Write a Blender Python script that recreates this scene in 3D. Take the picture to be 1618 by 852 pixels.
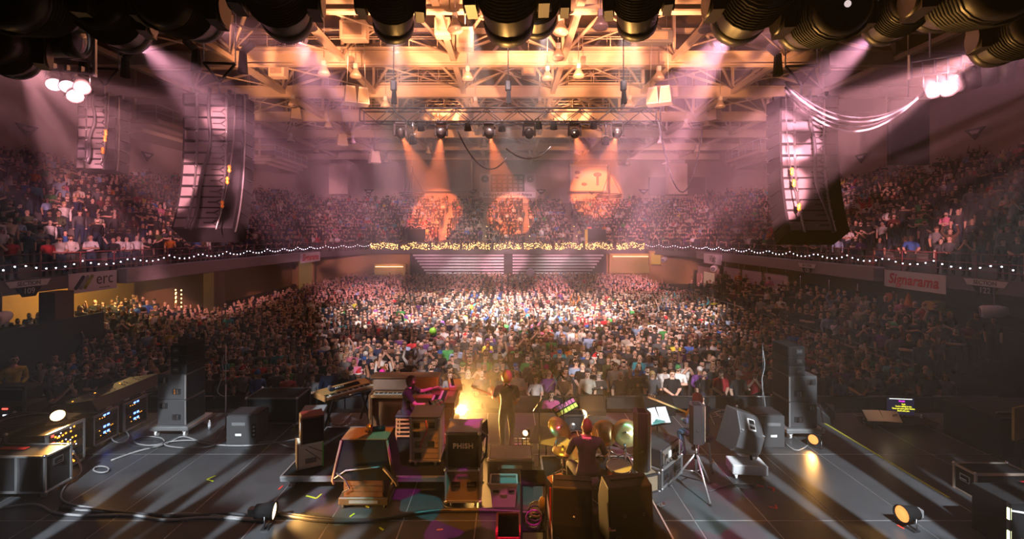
import bpy, bmesh, math, random
from mathutils import Vector, Matrix, Euler
import numpy as np

R = math.radians
PI = math.pi
SC = bpy.context.scene
COL = SC.collection
for _o in list(bpy.data.objects):
    bpy.data.objects.remove(_o)
rng = random.Random(7)

# ------------------------------------------------------------------ camera
F = 764.0            # focal length in pixels of the 1618 x 852 frame
VX, VY = 803.0, 370.0
CH = 4.8             # eye height above the stage deck (deck = z 0)
cam_d = bpy.data.cameras.new('camera')
cam_d.sensor_width = 36.0
cam_d.lens = 36.0 * F / 1618.0
cam_d.shift_x = (809.0 - VX) / 1618.0
cam_d.shift_y = -(426.0 - VY) / 1618.0
cam_d.clip_start = 0.05
cam_d.clip_end = 400
cam = bpy.data.objects.new('camera', cam_d)
COL.objects.link(cam)
cam.location = (0, 0, CH)
cam.rotation_euler = (R(90), 0, 0)
SC.camera = cam

def at(px, py, Y):
    return Vector(((px - VX) * Y / F, Y, CH - (py - VY) * Y / F))

def flo(px, py, z=0.0):
    Y = F * (CH - z) / (py - VY)
    return Vector(((px - VX) * Y / F, Y, z))

# ------------------------------------------------------------------ world and colour management
world = bpy.data.worlds.new('world')
SC.world = world
world.use_nodes = True
world.node_tree.nodes['Background'].inputs[0].default_value = (0.30, 0.24, 0.28, 1)
world.node_tree.nodes['Background'].inputs[1].default_value = 0.012
SC.view_settings.view_transform = 'Standard'
SC.view_settings.look = 'None'
SC.view_settings.exposure = 0.0
SC.view_settings.gamma = 1.0
SC.view_settings.use_curve_mapping = False
cy = SC.cycles
cy.use_denoising = True
cy.denoiser = 'OPENIMAGEDENOISE'
cy.denoising_input_passes = 'RGB_ALBEDO_NORMAL'
cy.max_bounces = 4
cy.diffuse_bounces = 2
cy.glossy_bounces = 2
cy.transmission_bounces = 3
cy.volume_bounces = 0
cy.transparent_max_bounces = 6
cy.caustics_reflective = False
cy.caustics_refractive = False
cy.sample_clamp_indirect = 3.0
cy.use_light_tree = True

# ------------------------------------------------------------------ lamps of the show and added fill lamps
def N(nt, kind, **kw):
    n = nt.nodes.new(kind)
    for k, v in kw.items():
        setattr(n, k, v)
    return n

def spot(name, loc, target, watts, color, angle, blend=0.25, radius=0.06, gobo=None):
    d = bpy.data.lights.new(name, 'SPOT')
    d.energy = watts
    d.color = color
    d.spot_size = R(angle)
    d.spot_blend = blend
    d.shadow_soft_size = radius
    o = bpy.data.objects.new(name, d)
    COL.objects.link(o)
    o.location = loc
    o.rotation_euler = (Vector(target) - Vector(loc)).to_track_quat('-Z', 'Y').to_euler()
    if gobo:
        add_gobo(d, gobo, angle)
    return o

def add_gobo(d, g, angle):
    """A pattern wheel in the lamp: g = (kind, scale, threshold, softness, seed)."""
    d.use_nodes = True
    nt = d.node_tree
    nt.nodes.clear()
    out = N(nt, 'ShaderNodeOutputLight')
    em = N(nt, 'ShaderNodeEmission')
    nt.links.new(em.outputs[0], out.inputs[0])
    tc = N(nt, 'ShaderNodeTexCoord')
    sp = N(nt, 'ShaderNodeSeparateXYZ')
    nt.links.new(tc.outputs['Normal'], sp.inputs[0])
    h = 1.0 / math.tan(R(angle / 2))
    dv = []
    for k in (0, 1):
        m = N(nt, 'ShaderNodeMath', operation='DIVIDE')
        nt.links.new(sp.outputs[k], m.inputs[0])
        nt.links.new(sp.outputs[2], m.inputs[1])
        m2 = N(nt, 'ShaderNodeMath', operation='MULTIPLY')
        nt.links.new(m.outputs[0], m2.inputs[0])
        m2.inputs[1].default_value = h
        dv.append(m2)
    cb = N(nt, 'ShaderNodeCombineXYZ')
    nt.links.new(dv[0].outputs[0], cb.inputs[0])
    nt.links.new(dv[1].outputs[0], cb.inputs[1])
    cb.inputs[2].default_value = g[4]
    kind = g[0]
    if kind == 'noise' or kind == 'stripe':
        tx = N(nt, 'ShaderNodeTexNoise')
        tx.inputs['Scale'].default_value = g[1]
        tx.inputs['Detail'].default_value = 0.0
        src = cb
        if kind == 'stripe':
            mp = N(nt, 'ShaderNodeMapping')
            mp.inputs['Scale'].default_value = (1.0, 0.16, 1.0)
            nt.links.new(cb.outputs[0], mp.inputs[0])
            src = mp
        nt.links.new(src.outputs[0], tx.inputs['Vector'])
        fac = tx.outputs[0]
    elif kind == 'colour':
        tx = N(nt, 'ShaderNodeTexVoronoi')
        tx.inputs['Scale'].default_value = g[1]
        nt.links.new(cb.outputs[0], tx.inputs['Vector'])
        sp2 = N(nt, 'ShaderNodeSeparateColor')
        nt.links.new(tx.outputs['Color'], sp2.inputs[0])
        cr = N(nt, 'ShaderNodeValToRGB')
        cr.color_ramp.interpolation = 'CONSTANT'
        pal = [(0, 0, 0), (1, .28, .02), (0, 0, 0), (1, .05, .55), (.12, .75, .7), (0, 0, 0), (1, .55, .05), (0.02, 0.02, 0.0), (.9, .1, .3)]
        el = cr.color_ramp.elements
        el[0].position = 0
        el[0].color = (*pal[0], 1)
        el[1].position = 1 / len(pal)
        el[1].color = (*pal[1], 1)
        for i in range(2, len(pal)):
            e = el.new(i / len(pal))
            e.color = (*pal[i], 1)
        nt.links.new(sp2.outputs[0], cr.inputs[0])
        nt.links.new(cr.outputs[0], em.inputs[0])
        return
    mr = N(nt, 'ShaderNodeMapRange', interpolation_type='SMOOTHSTEP')
    mr.inputs['From Min'].default_value = g[2] - g[3]
    mr.inputs['From Max'].default_value = g[2] + g[3]
    mr.inputs['To Min'].default_value = g[5] if len(g) > 5 else 0.03
    nt.links.new(fac, mr.inputs[0])
    nt.links.new(mr.outputs[0], em.inputs[1])

# pink and white beams of the moving heads on the front truss, aimed out over the hall
PINK = (1.0, .40, .44)
ROSE = (1.0, .42, .54)
CW = (1, .68, .69)
AMBER = (1.0, .38, .17)
ORANGE = (1.0, .20, .06)
def NG(seed, scale=2.4, th=.50, soft=.07, low=.04):
    return ('noise', scale, th, soft, seed, low)
# cool white streaks over the deck from the truss above the camera
for i, (x, y, z, tg, w, an, sd) in enumerate([
    (-6.6, 2.0, 7.2, (-5.6, 8.6, 0), 10500, 44, 2.0), (6.4, 2.0, 7.2, (5.5, 8.7, 0), 12000, 48, 7.3)]):
    spot('deck_lamp', (x, y, z), tg, w, (.88, .95, 1.0), an, .3, .05, ('stripe', 9.5, .53, .05, sd, .01))
# coloured pattern wheel over the drums
spot('colour_lamp', (0.2, 4.6, 9.6), (.4, 8.5, 0.4), 4800, (1, 1, 1), 44, .2, .02, ('colour', 7.5, 0, 0, 4.1))
# amber light thrown up into the roof from unseen lamps placed over the box truss and under girders
for i, (x, y, z, tg, w, an) in enumerate([(-5, 19.4, 9.9, (-8, 30, 19), 9000, 66), (5, 19.4, 9.9, (8, 30, 19), 9000, 66), (-1.6, 19.4, 9.9, (-2, 27, 19), 10000, 70), (1.6, 19.4, 9.9, (3, 31, 19), 10000, 66),
    (-5, 40, 14.3, (-7, 54, 19.5), 2600, 60), (5, 40, 14.3, (7, 54, 19.5), 2600, 60), (-12.5, 24, 10.5, (-14, 36, 19), 3800, 70), (12.5, 24, 10.5, (14, 36, 19), 2600, 70), (0, 14.6, 14.4, (0, 24, 19.4), 2600, 90)]):
    spot('unseen_roof_lamp', (x, y, z), tg, w * 1.8, AMBER, an, .5, .10, ('noise', 3.4, .48, .06, 3.0 + i, .14))
# beams of heads out past the ends of the near truss, crossing in front of the side seats
for i, (x, y, z, px, py, Y, w, an) in enumerate([(5.2, 3.5, 6.5, 1290, 230, 26, 26000, 16), (5.7, 3.5, 6.5, 1420, 330, 24, 20000, 14), (4.6, 3.5, 6.5, 1120, 250, 34, 26000, 12),
    (-5.2, 3.5, 6.5, 300, 250, 26, 20000, 16), (-5.7, 3.5, 6.5, 150, 330, 24, 14000, 13)]):
    spot('beam_lamp', (x, y, z), at(px, py, Y), w * 1.9, PINK if i % 2 else ROSE, an, .3, .05, ('noise', 2.6, .50, .06, 31.0 + 2 * i, .02))
# unseen lamps added above the picture to brighten the nearer crowd
for i, (x, tx, ty, w) in enumerate([(-3.5, -3.5, 25, 17000), (0.5, 1, 27, 18000), (4, 6, 25.5, 17000)]):
    spot('crowd_fill', (x, 15.0, 14.5), (tx, ty, -.2), w, CW, 42, .6, .08, ('noise', 2.2, .46, .12, 41.0 + 2 * i, .05))
# unseen lamp added to brighten the stacked bleachers at the far end
spot('bleacher_fill', (0, 43.2, 14.4), (0, 60, 1.2), 13000, (1, .88, .88), 56, .6, .1, ('noise', 3.0, .5, .1, 4.0, .15))
# dim violet fill, unseen lamps added to lift the shadows
for (x, y, w) in ((-13, 26, 420), (13, 26, 420), (-12, 46, 900), (12, 46, 900)):
    spot('violet_fill', (x, y, 14.6), (x * 1.35, y + 3, 0), w, (.86, .34, .66), 150, .6, .3)
# volume of stage haze
def haze():
    m = bpy.data.materials.new('stage_haze')
    m.use_nodes = True
    nt = m.node_tree
    nt.nodes.clear()
    out = N(nt, 'ShaderNodeOutputMaterial')
    v = N(nt, 'ShaderNodeVolumeScatter')
    v.inputs['Density'].default_value = .0042
    v.inputs['Anisotropy'].default_value = .25
    v.inputs['Color'].default_value = (.95, .92, .95, 1)
    nt.links.new(v.outputs[0], out.inputs['Volume'])
    me = bpy.data.meshes.new('haze')
    x0, x1, y0, y1, z0, z1 = -33.5, 33.5, -3, 74, -1.58, 19.3
    me.from_pydata([(x0, y0, z0), (x1, y0, z0), (x1, y1, z0), (x0, y1, z0), (x0, y0, z1), (x1, y0, z1), (x1, y1, z1), (x0, y1, z1)], [],
                   [(0, 3, 2, 1), (4, 5, 6, 7), (0, 1, 5, 4), (1, 2, 6, 5), (2, 3, 7, 6), (3, 0, 4, 7)])
    me.materials.append(m)
    o = bpy.data.objects.new('haze', me)
    COL.objects.link(o)
    o['kind'] = 'stuff'
    o['label'] = 'thin pinkish stage haze filling the whole arena'
haze()
def smoke(c, r, dens):
    m = bpy.data.materials.new('denser_haze')
    m.use_nodes = True
    nt = m.node_tree
    nt.nodes.clear()
    out = N(nt, 'ShaderNodeOutputMaterial')
    v = N(nt, 'ShaderNodeVolumeScatter')
    v.inputs['Density'].default_value = dens
    v.inputs['Anisotropy'].default_value = .1
    nt.links.new(v.outputs[0], out.inputs['Volume'])
    me = bpy.data.meshes.new('smoke')
    bm = bmesh.new()
    bmesh.ops.create_icosphere(bm, subdivisions=4, radius=1.0)
    bm.to_mesh(me)
    bm.free()
    me.materials.append(m)
    o = bpy.data.objects.new('smoke', me)
    COL.objects.link(o)
    o.location = c
    o.scale = r
    o['kind'] = 'stuff'
    o['label'] = 'added pocket of denser haze holding the amber glow around the guitarist'
smoke((-.35, 12.1, .95), (2.1, 1.3, 1.35), .045)  # denser haze added to keep the amber lamp's glow local

# ------------------------------------------------------------------ mesh helper
class MB:
    def __init__(s):
        s.v = []
        s.f = []
        s.m = []
        s.sm = []
    def _add(s, vs, fs, mi=0, smooth=False):
        b = len(s.v)
        s.v.extend([tuple(v) for v in vs])
        for f in fs:
            s.f.append([i + b for i in f])
            s.m.append(mi)
            s.sm.append(smooth)
        return s
    def box(s, c, d, rot=None, mi=0, taper=None, bevel=0.0):
        x, y, z = d[0] / 2, d[1] / 2, d[2] / 2
        t = taper or (1, 1)
        if bevel:
            b = min(bevel, x * .9, y * .9, z * .9)
            vs = []
            for sz in (-1, 1):
                for sx, sy in ((-1, -1), (1, -1), (1, 1), (-1, 1)):
                    vs.append((sx * (x - b), sy * (y - b), sz * z))
            for sz in (-1, 1):
                for sx, sy in ((-1, -1), (1, -1), (1, 1), (-1, 1)):
                    vs.append((sx * (x - b), sy * y, sz * (z - b)))
                    vs.append((sx * x, sy * (y - b), sz * (z - b)))
            me = bmesh.new()
            for v in vs:
                me.verts.new(v)
            r = bmesh.ops.convex_hull(me, input=me.verts)
            bmesh.ops.dissolve_limit(me, angle_limit=0.01, verts=me.verts, edges=me.edges)
            me.verts.index_update()
            vs = [v.co.copy() for v in me.verts]
            fs = [[v.index for v in f.verts] for f in me.faces]
            me.free()
        else:
            vs = [(-x, -y, -z), (x, -y, -z), (x, y, -z), (-x, y, -z),
                  (-x * t[0], -y * t[1], z), (x * t[0], -y * t[1], z), (x * t[0], y * t[1], z), (-x * t[0], y * t[1], z)]
            fs = [(0, 3, 2, 1), (4, 5, 6, 7), (0, 1, 5, 4), (1, 2, 6, 5), (2, 3, 7, 6), (3, 0, 4, 7)]
        M = rot if rot is not None else Matrix.Identity(3)
        c = Vector(c)
        return s._add([M @ Vector(v) + c for v in vs], fs, mi)
    def bar(s, p, q, w, h=None, mi=0, up=(0, 0, 1)):
        p, q = Vector(p), Vector(q)
        d = q - p
        L = d.length
        if L < 1e-6:
            return s
        z = d / L
        u = Vector(up)
        if abs(z.dot(u)) > .98:
            u = Vector((0, 1, 0))
        x = u.cross(z).normalized()
        y = z.cross(x)
        M = Matrix((x, y, z)).transposed()
        return s.box((p + q) / 2, (w, h or w, L), M, mi)
    def cyl(s, p, q, r0, r1=None, n=10, mi=0, caps=True, smooth=True):
        p, q = Vector(p), Vector(q)
        r1 = r0 if r1 is None else r1
        z = (q - p).normalized()
        u = Vector((0, 0, 1)) if abs(z.z) < .95 else Vector((1, 0, 0))
        x = u.cross(z).normalized()
        y = z.cross(x)
        vs = []
        for c, r in ((p, r0), (q, r1)):
            for i in range(n):
                a = 2 * PI * i / n
                vs.append(c + x * (r * math.cos(a)) + y * (r * math.sin(a)))
        s._add(vs, [(i, (i + 1) % n, n + (i + 1) % n, n + i) for i in range(n)], mi, smooth)
        if caps:
            b = len(s.v) - 2 * n
            s.f.append([b + i for i in reversed(range(n))]); s.m.append(mi); s.sm.append(False)
            s.f.append([b + n + i for i in range(n)]); s.m.append(mi); s.sm.append(False)
        return s
    def lathe(s, prof, c=(0, 0, 0), axis=(0, 0, 1), n=16, mi=0, smooth=True):
        z = Vector(axis).normalized()
        u = Vector((0, 0, 1)) if abs(z.z) < .95 else Vector((1, 0, 0))
        x = u.cross(z).normalized()
        y = z.cross(x)
        c = Vector(c)
        vs = []
        for r, h in prof:
            for i in range(n):
                a = 2 * PI * i / n
                vs.append(c + z * h + x * (r * math.cos(a)) + y * (r * math.sin(a)))
        fs = []
        for j in range(len(prof) - 1):
            for i in range(n):
                fs.append((j * n + i, j * n + (i + 1) % n, (j + 1) * n + (i + 1) % n, (j + 1) * n + i))
        return s._add(vs, fs, mi, smooth)
    def tube(s, pts, r, n=6, mi=0, taper=None):
        pts = [Vector(p) for p in pts]
        k = len(pts)
        vs = []
        x = None
        for i, p in enumerate(pts):
            d = (pts[min(i + 1, k - 1)] - pts[max(i - 1, 0)]).normalized()
            if x is None:
                u = Vector((0, 0, 1)) if abs(d.z) < .9 else Vector((1, 0, 0))
                x = u.cross(d).normalized()
            else:
                x = (x - d * x.dot(d)).normalized()
            y = d.cross(x)
            rr = taper[i] if taper else r
            for j in range(n):
                a = 2 * PI * j / n
                vs.append(p + x * (rr * math.cos(a)) + y * (rr * math.sin(a)))
        fs = []
        for i in range(k - 1):
            for j in range(n):
                fs.append((i * n + j, i * n + (j + 1) % n, (i + 1) * n + (j + 1) % n, (i + 1) * n + j))
        fs.append(tuple(reversed(range(n))))
        fs.append(tuple(range((k - 1) * n, k * n)))
        return s._add(vs, fs, mi, True)
    def ball(s, c, r, n=10, m=6, mi=0, sc=(1, 1, 1), half=False):
        c = Vector(c)
        vs = []
        m0 = m
        top = PI if not half else PI / 2
        for j in range(m0 + 1):
            t = top * j / m0
            for i in range(n):
                a = 2 * PI * i / n
                vs.append(c + Vector((r * sc[0] * math.sin(t) * math.cos(a), r * sc[1] * math.sin(t) * math.sin(a), r * sc[2] * math.cos(t))))
        fs = []
        for j in range(m0):
            for i in range(n):
                fs.append((j * n + i, (j + 1) * n + i, (j + 1) * n + (i + 1) % n, j * n + (i + 1) % n))
        return s._add(vs, fs, mi, True)
    def poly(s, pts, thick, nrm=None, mi=0):
        """A flat outline of corner points given a thickness along nrm."""
        pts = [Vector(p) for p in pts]
        if nrm is None:
            nrm = (pts[1] - pts[0]).cross(pts[2] - pts[0]).normalized()
        nrm = Vector(nrm) * thick
        k = len(pts)
        vs = pts + [p + nrm for p in pts]
        fs = [tuple(reversed(range(k))), tuple(range(k, 2 * k))]
        for i in range(k):
            fs.append((i, (i + 1) % k, k + (i + 1) % k, k + i))
        return s._add(vs, fs, mi)
    def mesh(s, name, mats):
        me = bpy.data.meshes.new(name)
        me.from_pydata(s.v, [], s.f)
        for m in (mats if isinstance(mats, (list, tuple)) else [mats]):
            me.materials.append(m)
        me.polygons.foreach_set('material_index', s.m)
        me.polygons.foreach_set('use_smooth', s.sm)
        me.update()
        return me
    def build(s, name, mats, parent=None, loc=None, rot=None):
        return link(name, s.mesh(name, mats), parent, loc, rot)

def link(name, me, parent=None, loc=None, rot=None):
    o = bpy.data.objects.new(name, me)
    COL.objects.link(o)
    if parent is not None:
        o.parent = parent
    if loc is not None:
        o.location = loc
    if rot is not None:
        o.rotation_euler = rot
    return o

def tag(o, label=None, cat=None, group=None, kind=None):
    if label: o['label'] = label
    if cat: o['category'] = cat
    if group: o['group'] = group
    if kind: o['kind'] = kind
    return o

def thing(name, label, cat, loc=(0, 0, 0), rz=0.0, group=None):
    o = bpy.data.objects.new(name, None)
    o.empty_display_size = .2
    COL.objects.link(o)
    o.location = loc
    o.rotation_euler = (0, 0, rz)
    return tag(o, label, cat, group)

def kids(o):
    return KIDS.get(o, None) or [c for c in o.children]
KIDS = {}

def dup(o, parent=None, loc=None, rot=None):
    c = o.copy()
    COL.objects.link(c)
    if parent is not None:
        c.parent = parent
    for ch in list(o.children):
        dup(ch, c)
    if loc is not None:
        c.location = loc
    if rot is not None:
        c.rotation_euler = rot
    return c

def RZ(a):
    return Matrix.Rotation(a, 3, 'Z')
def RX(a):
    return Matrix.Rotation(a, 3, 'X')
def RY(a):
    return Matrix.Rotation(a, 3, 'Y')

# ------------------------------------------------------------------ materials
MATS = {}
def mat(name, col, rough=.6, metal=0.0, var=.25, scale=6.0, bump=0.0, emit=None, es=0.0, spec=.5):
    if name in MATS:
        return MATS[name]
    m = bpy.data.materials.new(name)
    m.use_nodes = True
    nt = m.node_tree
    b = nt.nodes['Principled BSDF']
    b.inputs['Roughness'].default_value = rough
    b.inputs['Metallic'].default_value = metal
    b.inputs['Specular IOR Level'].default_value = spec
    b.inputs['Base Color'].default_value = (*col, 1)
    if var > 0:
        tc = N(nt, 'ShaderNodeTexCoord')
        nz = N(nt, 'ShaderNodeTexNoise')
        nz.inputs['Scale'].default_value = scale
        nz.inputs['Detail'].default_value = 3
        nt.links.new(tc.outputs['Object'], nz.inputs['Vector'])
        mx = N(nt, 'ShaderNodeMix', data_type='RGBA')
        mx.inputs[6].default_value = (*[c * (1 - var) for c in col], 1)
        mx.inputs[7].default_value = (*[min(1, c * (1 + var)) for c in col], 1)
        nt.links.new(nz.outputs[0], mx.inputs[0])
        nt.links.new(mx.outputs[2], b.inputs['Base Color'])
        if bump:
            bp = N(nt, 'ShaderNodeBump')
            bp.inputs['Strength'].default_value = bump
            nt.links.new(nz.outputs[0], bp.inputs['Height'])
            nt.links.new(bp.outputs[0], b.inputs['Normal'])
    if emit:
        b.inputs['Emission Color'].default_value = (*emit, 1)
        b.inputs['Emission Strength'].default_value = es
    MATS[name] = m
    return m

def attr_mat(name, attr, rough=.8, fallback=(.1, .1, .1)):
    """Cloth, skin or hair whose own colour is stored with each person."""
    m = bpy.data.materials.new(name)
    m.use_nodes = True
    nt = m.node_tree
    b = nt.nodes['Principled BSDF']
    b.inputs['Roughness'].default_value = rough
    b.inputs['Specular IOR Level'].default_value = .25
    a = N(nt, 'ShaderNodeAttribute', attribute_type='INSTANCER', attribute_name=attr)
    nz = N(nt, 'ShaderNodeTexNoise')
    nz.inputs['Scale'].default_value = 9
    tc = N(nt, 'ShaderNodeTexCoord')
    nt.links.new(tc.outputs['Object'], nz.inputs['Vector'])
    mr = N(nt, 'ShaderNodeMapRange')
    mr.inputs['To Min'].default_value = .75
    mr.inputs['To Max'].default_value = 1.2
    nt.links.new(nz.outputs[0], mr.inputs[0])
    mx = N(nt, 'ShaderNodeMix', data_type='RGBA', blend_type='MULTIPLY')
    mx.inputs[0].default_value = 1
    nt.links.new(a.outputs['Color'], mx.inputs[6])
    nt.links.new(mr.outputs[0], mx.inputs[7])
    nt.links.new(mx.outputs[2], b.inputs['Base Color'])
    MATS[name] = m
    return m

black = mat('black_paint', (.016, .016, .018), .55, var=.4, spec=.3)
matte = mat('matte_black', (.009, .009, .010), .9, var=.4, spec=.1)
vinyl = mat('black_vinyl', (.022, .022, .025), .48, var=.3, scale=30, bump=.15, spec=.3)
grey = mat('grey_paint', (.16, .16, .17), .5)
steel = mat('steel', (.55, .55, .57), .32, 1.0, var=.15)
darksteel = mat('dark_steel', (.12, .12, .13), .4, .9, var=.2)
chrome = mat('chrome', (.8, .8, .8), .12, 1.0, var=.05)
alu = mat('aluminium', (.62, .63, .65), .38, .85, var=.12)
cream = mat('cream_steel_paint', (.66, .55, .42), .55, var=.12, scale=2)
white = mat('white_paint', (.75, .74, .72), .5, var=.08)
wood = mat('oak_wood', (.36, .17, .06), .45, var=.4, scale=12)
darkwood = mat('dark_wood', (.12, .05, .02), .4, var=.4, scale=12)
red = mat('red_paint', (.5, .02, .03), .45)
rubber = mat('rubber', (.02, .02, .02), .7, var=.3)
cable_m = mat('cable_black', (.035, .035, .04), .38, var=.2)
cable_w = mat('cable_grey', (.26, .26, .27), .4, var=.2)
skin_m = mat('skin', (.62, .36, .26), .5, var=.08)

# ================================================================== structure
def struct(o, label=None):
    o['kind'] = 'structure'
    if label: o['label'] = label
    return o

FLZ = -1.6           # arena floor
BALZ = 2.9           # balcony floor
deck_m = mat('deck_black_phenolic', (.046, .049, .054), .38, var=.35, scale=3, bump=.05)
floor_m = mat('arena_floor_concrete', (.05, .045, .045), .6)
conc = mat('grey_concrete', (.17, .145, .14), .8, scale=1.5)
wall_m = mat('tan_blockwork', (.46, .37, .31), .8, var=.12, scale=1.0)
roof_m = mat('roof_deck_brown', (.15, .085, .045), .7, var=.3, scale=.6)
fascia_m = mat('dark_fascia', (.10, .085, .09), .6)
dark_wall = mat('dark_drape', (.014, .012, .014), .9)

struct(MB().box((0, 30, FLZ - .1), (70, 90, .2)).build('floor', floor_m), 'dark concrete arena floor under the standing crowd')

# stage: 4 x 8 ft deck panels in a frame
st = bpy.data.objects.new('stage_floor', MB().box((0, 8.4, -.85), (26.6, 10.6, 1.4)).mesh('stage_floor', matte))
COL.objects.link(st)
struct(st, 'black stage deck of eight foot panels with thin bright joints')
pm = MB().box((0, 0, -.04), (1.20, 2.41, .08), mi=0)
for sx in (-1, 1):
    pm.box((sx * .6045, 0, -.042), (.009, 2.43, .08), mi=1)
for sy in (-1, 1):
    pm.box((0, sy * 1.2095, -.042), (1.21, .009, .08), mi=1)
pmesh = pm.mesh('deck_panel', [deck_m, alu])
for i in range(-15, 7):
    for j in range(-2, 3):
        px = 5.56 + 1.22 * i + .61
        if abs(px) > 13.2:
            continue
        py = 10.54 + 2.44 * j - 1.22
        if py > 13.6 or py < 3:
            continue
        o = link('deck_panel', pmesh, st, (px, py, 0))

# bowl -----------------------------------------------------------------
RAIL = [(-20, 6), (-20, 50), (-17, 60), (17, 60), (20, 50), (20, 6)]
def offset(poly, d):
    out = []
    n = len(poly)
    for i in range(n):
        p = Vector(poly[i])
        ns = []
        for a, b in ((i - 1, i), (i, i + 1)):
            if a < 0 or b >= n:
                continue
            e = (Vector(poly[b]) - Vector(poly[a])).normalized()
            ns.append(Vector((-e.y, e.x)))
        if len(ns) == 1:
            out.append(p + ns[0] * d)
        else:
            m = (ns[0] + ns[1]).normalized()
            out.append(p + m * (d / m.dot(ns[0])))
    return out
ROWS, RD, RH = 15, .87, .44
bow = MB()
prof = []
for k in range(ROWS):
    prof.append((k * RD, BALZ + k * RH)); prof.append(((k + 1) * RD, BALZ + k * RH))
prof.append((ROWS * RD, BALZ + ROWS * RH))
ring = []
for d, z in prof:
    ring.append([(p.x, p.y, z) for p in offset(RAIL, d)])
vs = [v for r in ring for v in r]
n = len(RAIL)
fs = [(j * n + i, j * n + i + 1, (j + 1) * n + i + 1, (j + 1) * n + i) for j in range(len(ring) - 1) for i in range(n - 1)]
bow._add(vs, [tuple(reversed(f)) for f in fs])
struct(bow.build('seating_slab', conc), 'stepped concrete seating bowl around three sides of the hall')
# fascia of the balcony
fa = MB()
a0, a1 = offset(RAIL, -.05), offset(RAIL, .3)
for i in range(n - 1):
    fa._add([(a0[i].x, a0[i].y, BALZ + .02), (a0[i + 1].x, a0[i + 1].y, BALZ + .02), (a0[i + 1].x, a0[i + 1].y, 2.35), (a0[i].x, a0[i].y, 2.35),
             (a1[i].x, a1[i].y, BALZ + .02), (a1[i + 1].x, a1[i + 1].y, BALZ + .02), (a1[i + 1].x, a1[i + 1].y, 2.35), (a1[i].x, a1[i].y, 2.35)],
            [(0, 1, 2, 3), (4, 5, 1, 0), (3, 2, 6, 7), (7, 6, 5, 4)])
struct(fa.build('trim_1', fascia_m), 'dark fascia along the balcony edge')
sf = MB()
a2 = offset(RAIL, 13)
for i in range(n - 1):
    sf._add([(a0[i].x, a0[i].y, 2.34), (a0[i + 1].x, a0[i + 1].y, 2.34), (a2[i + 1].x, a2[i + 1].y, 2.34), (a2[i].x, a2[i].y, 2.34)], [(0, 1, 2, 3)])
struct(sf.build('ceiling_1', fascia_m), 'dark soffit under the balcony')
# proud box beams on both side fascias
for s in (-1, 1):
    y_b = 24.7 if s < 0 else 25.7
    b = MB().box((s * 19.75, (y_b + 50) / 2, 2.66), (.6, 50 - y_b, .76), bevel=.04)
    struct(b.build('balcony_beam', mat('beam_purple_grey', (.22, .19, .21), .5)))
# upper walls
up = offset(RAIL, ROWS * RD + .02)
names = ['wall_left', 'wall_left_corner', 'wall_back', 'wall_right_corner', 'wall_right']
for i in range(n - 1):
    w = MB()
    p, q = up[i], up[i + 1]
    e = (q - p).normalized(); nn = Vector((-e.y, e.x)) * .3
    w._add([(p.x, p.y, 9.3), (q.x, q.y, 9.3), (q.x, q.y, 19.6), (p.x, p.y, 19.6),
            (p.x + nn.x, p.y + nn.y, 9.3), (q.x + nn.x, q.y + nn.y, 9.3), (q.x + nn.x, q.y + nn.y, 19.6), (p.x + nn.x, p.y + nn.y, 19.6)],
           [(3, 2, 1, 0), (4, 5, 6, 7), (0, 1, 5, 4), (2, 3, 7, 6), (1, 2, 6, 5), (3, 0, 4, 7)])
    struct(w.build(names[i], wall_m))
# lower walls under the balcony
for s, nm in ((-1, 'wall_left_lower'), (1, 'wall_right_lower')):
    struct(MB().box((s * 27, 30, .4), (.3, 60, 4.0)).build(nm, mat('ochre_wall', (.40, .24, .08), .8, var=.15)))
    # black draped guard wall beside the floor
    struct(MB().box((s * 19.3, 14.5 if s < 0 else 18.5, -.25), (.15, 17 if s < 0 else 30, 2.7)).build('wall_left_guard' if s < 0 else 'wall_right_guard', dark_wall))
struct(MB().box((0, 62.2, .4), (60, .3, 4.0)).build('wall_back_lower', mat('ochre_wall', (.4, .24, .08))))
ceil = struct(MB().box((0, 30, 19.55), (68, 92, .3)).build('ceiling', roof_m), 'brown roof deck above the girders')

# roof steel -----------------------------------------------------------
GY = [15.2, 22.2, 29.2, 36.0, 43.6, 51.0, 58.5, 66]
NX = [-23.4, -16.7, -10.0, -3.3, 3.3, 10.0, 16.7, 23.4]
def ibeam(mb, p, q, w, h):
    mb.bar(p, q, w, .09)
    p2 = Vector(p) + Vector((0, 0, h)); q2 = Vector(q) + Vector((0, 0, h))
    mb.bar(p2, q2, w, .09)
    mb.bar((Vector(p) + p2) / 2, (Vector(q) + q2) / 2, .12, h)
for gy in GY:
    b = MB()
    ibeam(b, (-33, gy, 15.0), (33, gy, 15.0), .42, .75)
    struct(b.build('ceiling_beam', cream))
for nx in NX:
    b = MB()
    b.bar((nx, 8, 15.35), (nx, 73, 15.35), .34, .30)
    struct(b.build('ceiling_beam', cream))
for i, gy in enumerate(GY[:-1]):
    ym = (gy + GY[i + 1]) / 2
    for j in range(len(NX) - 1):
        xm = (NX[j] + NX[j + 1]) / 2
        for a in (NX[j], NX[j + 1]):
            for yy in (gy, GY[i + 1]):
                MB().cyl((a, yy, 15.6), (xm, ym, 18.35), .11, n=6).build('ceiling_brace', cream, ceil)
        MB().cyl((NX[j], gy, 15.62), (NX[j + 1], GY[i + 1], 15.62), .055, n=5).build('ceiling_brace', cream, ceil)
        MB().cyl((NX[j + 1], gy, 15.86), (NX[j], GY[i + 1], 15.86), .055, n=5).build('ceiling_brace', cream, ceil)
    struct(MB().bar((-30, ym, 18.5), (30, ym, 18.5), .26, .3).build('ceiling_beam', cream))
    for nx in NX:
        MB().bar((nx, gy, 15.7), (nx, gy, 19.4), .18).build('ceiling_post', cream, ceil)

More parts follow.
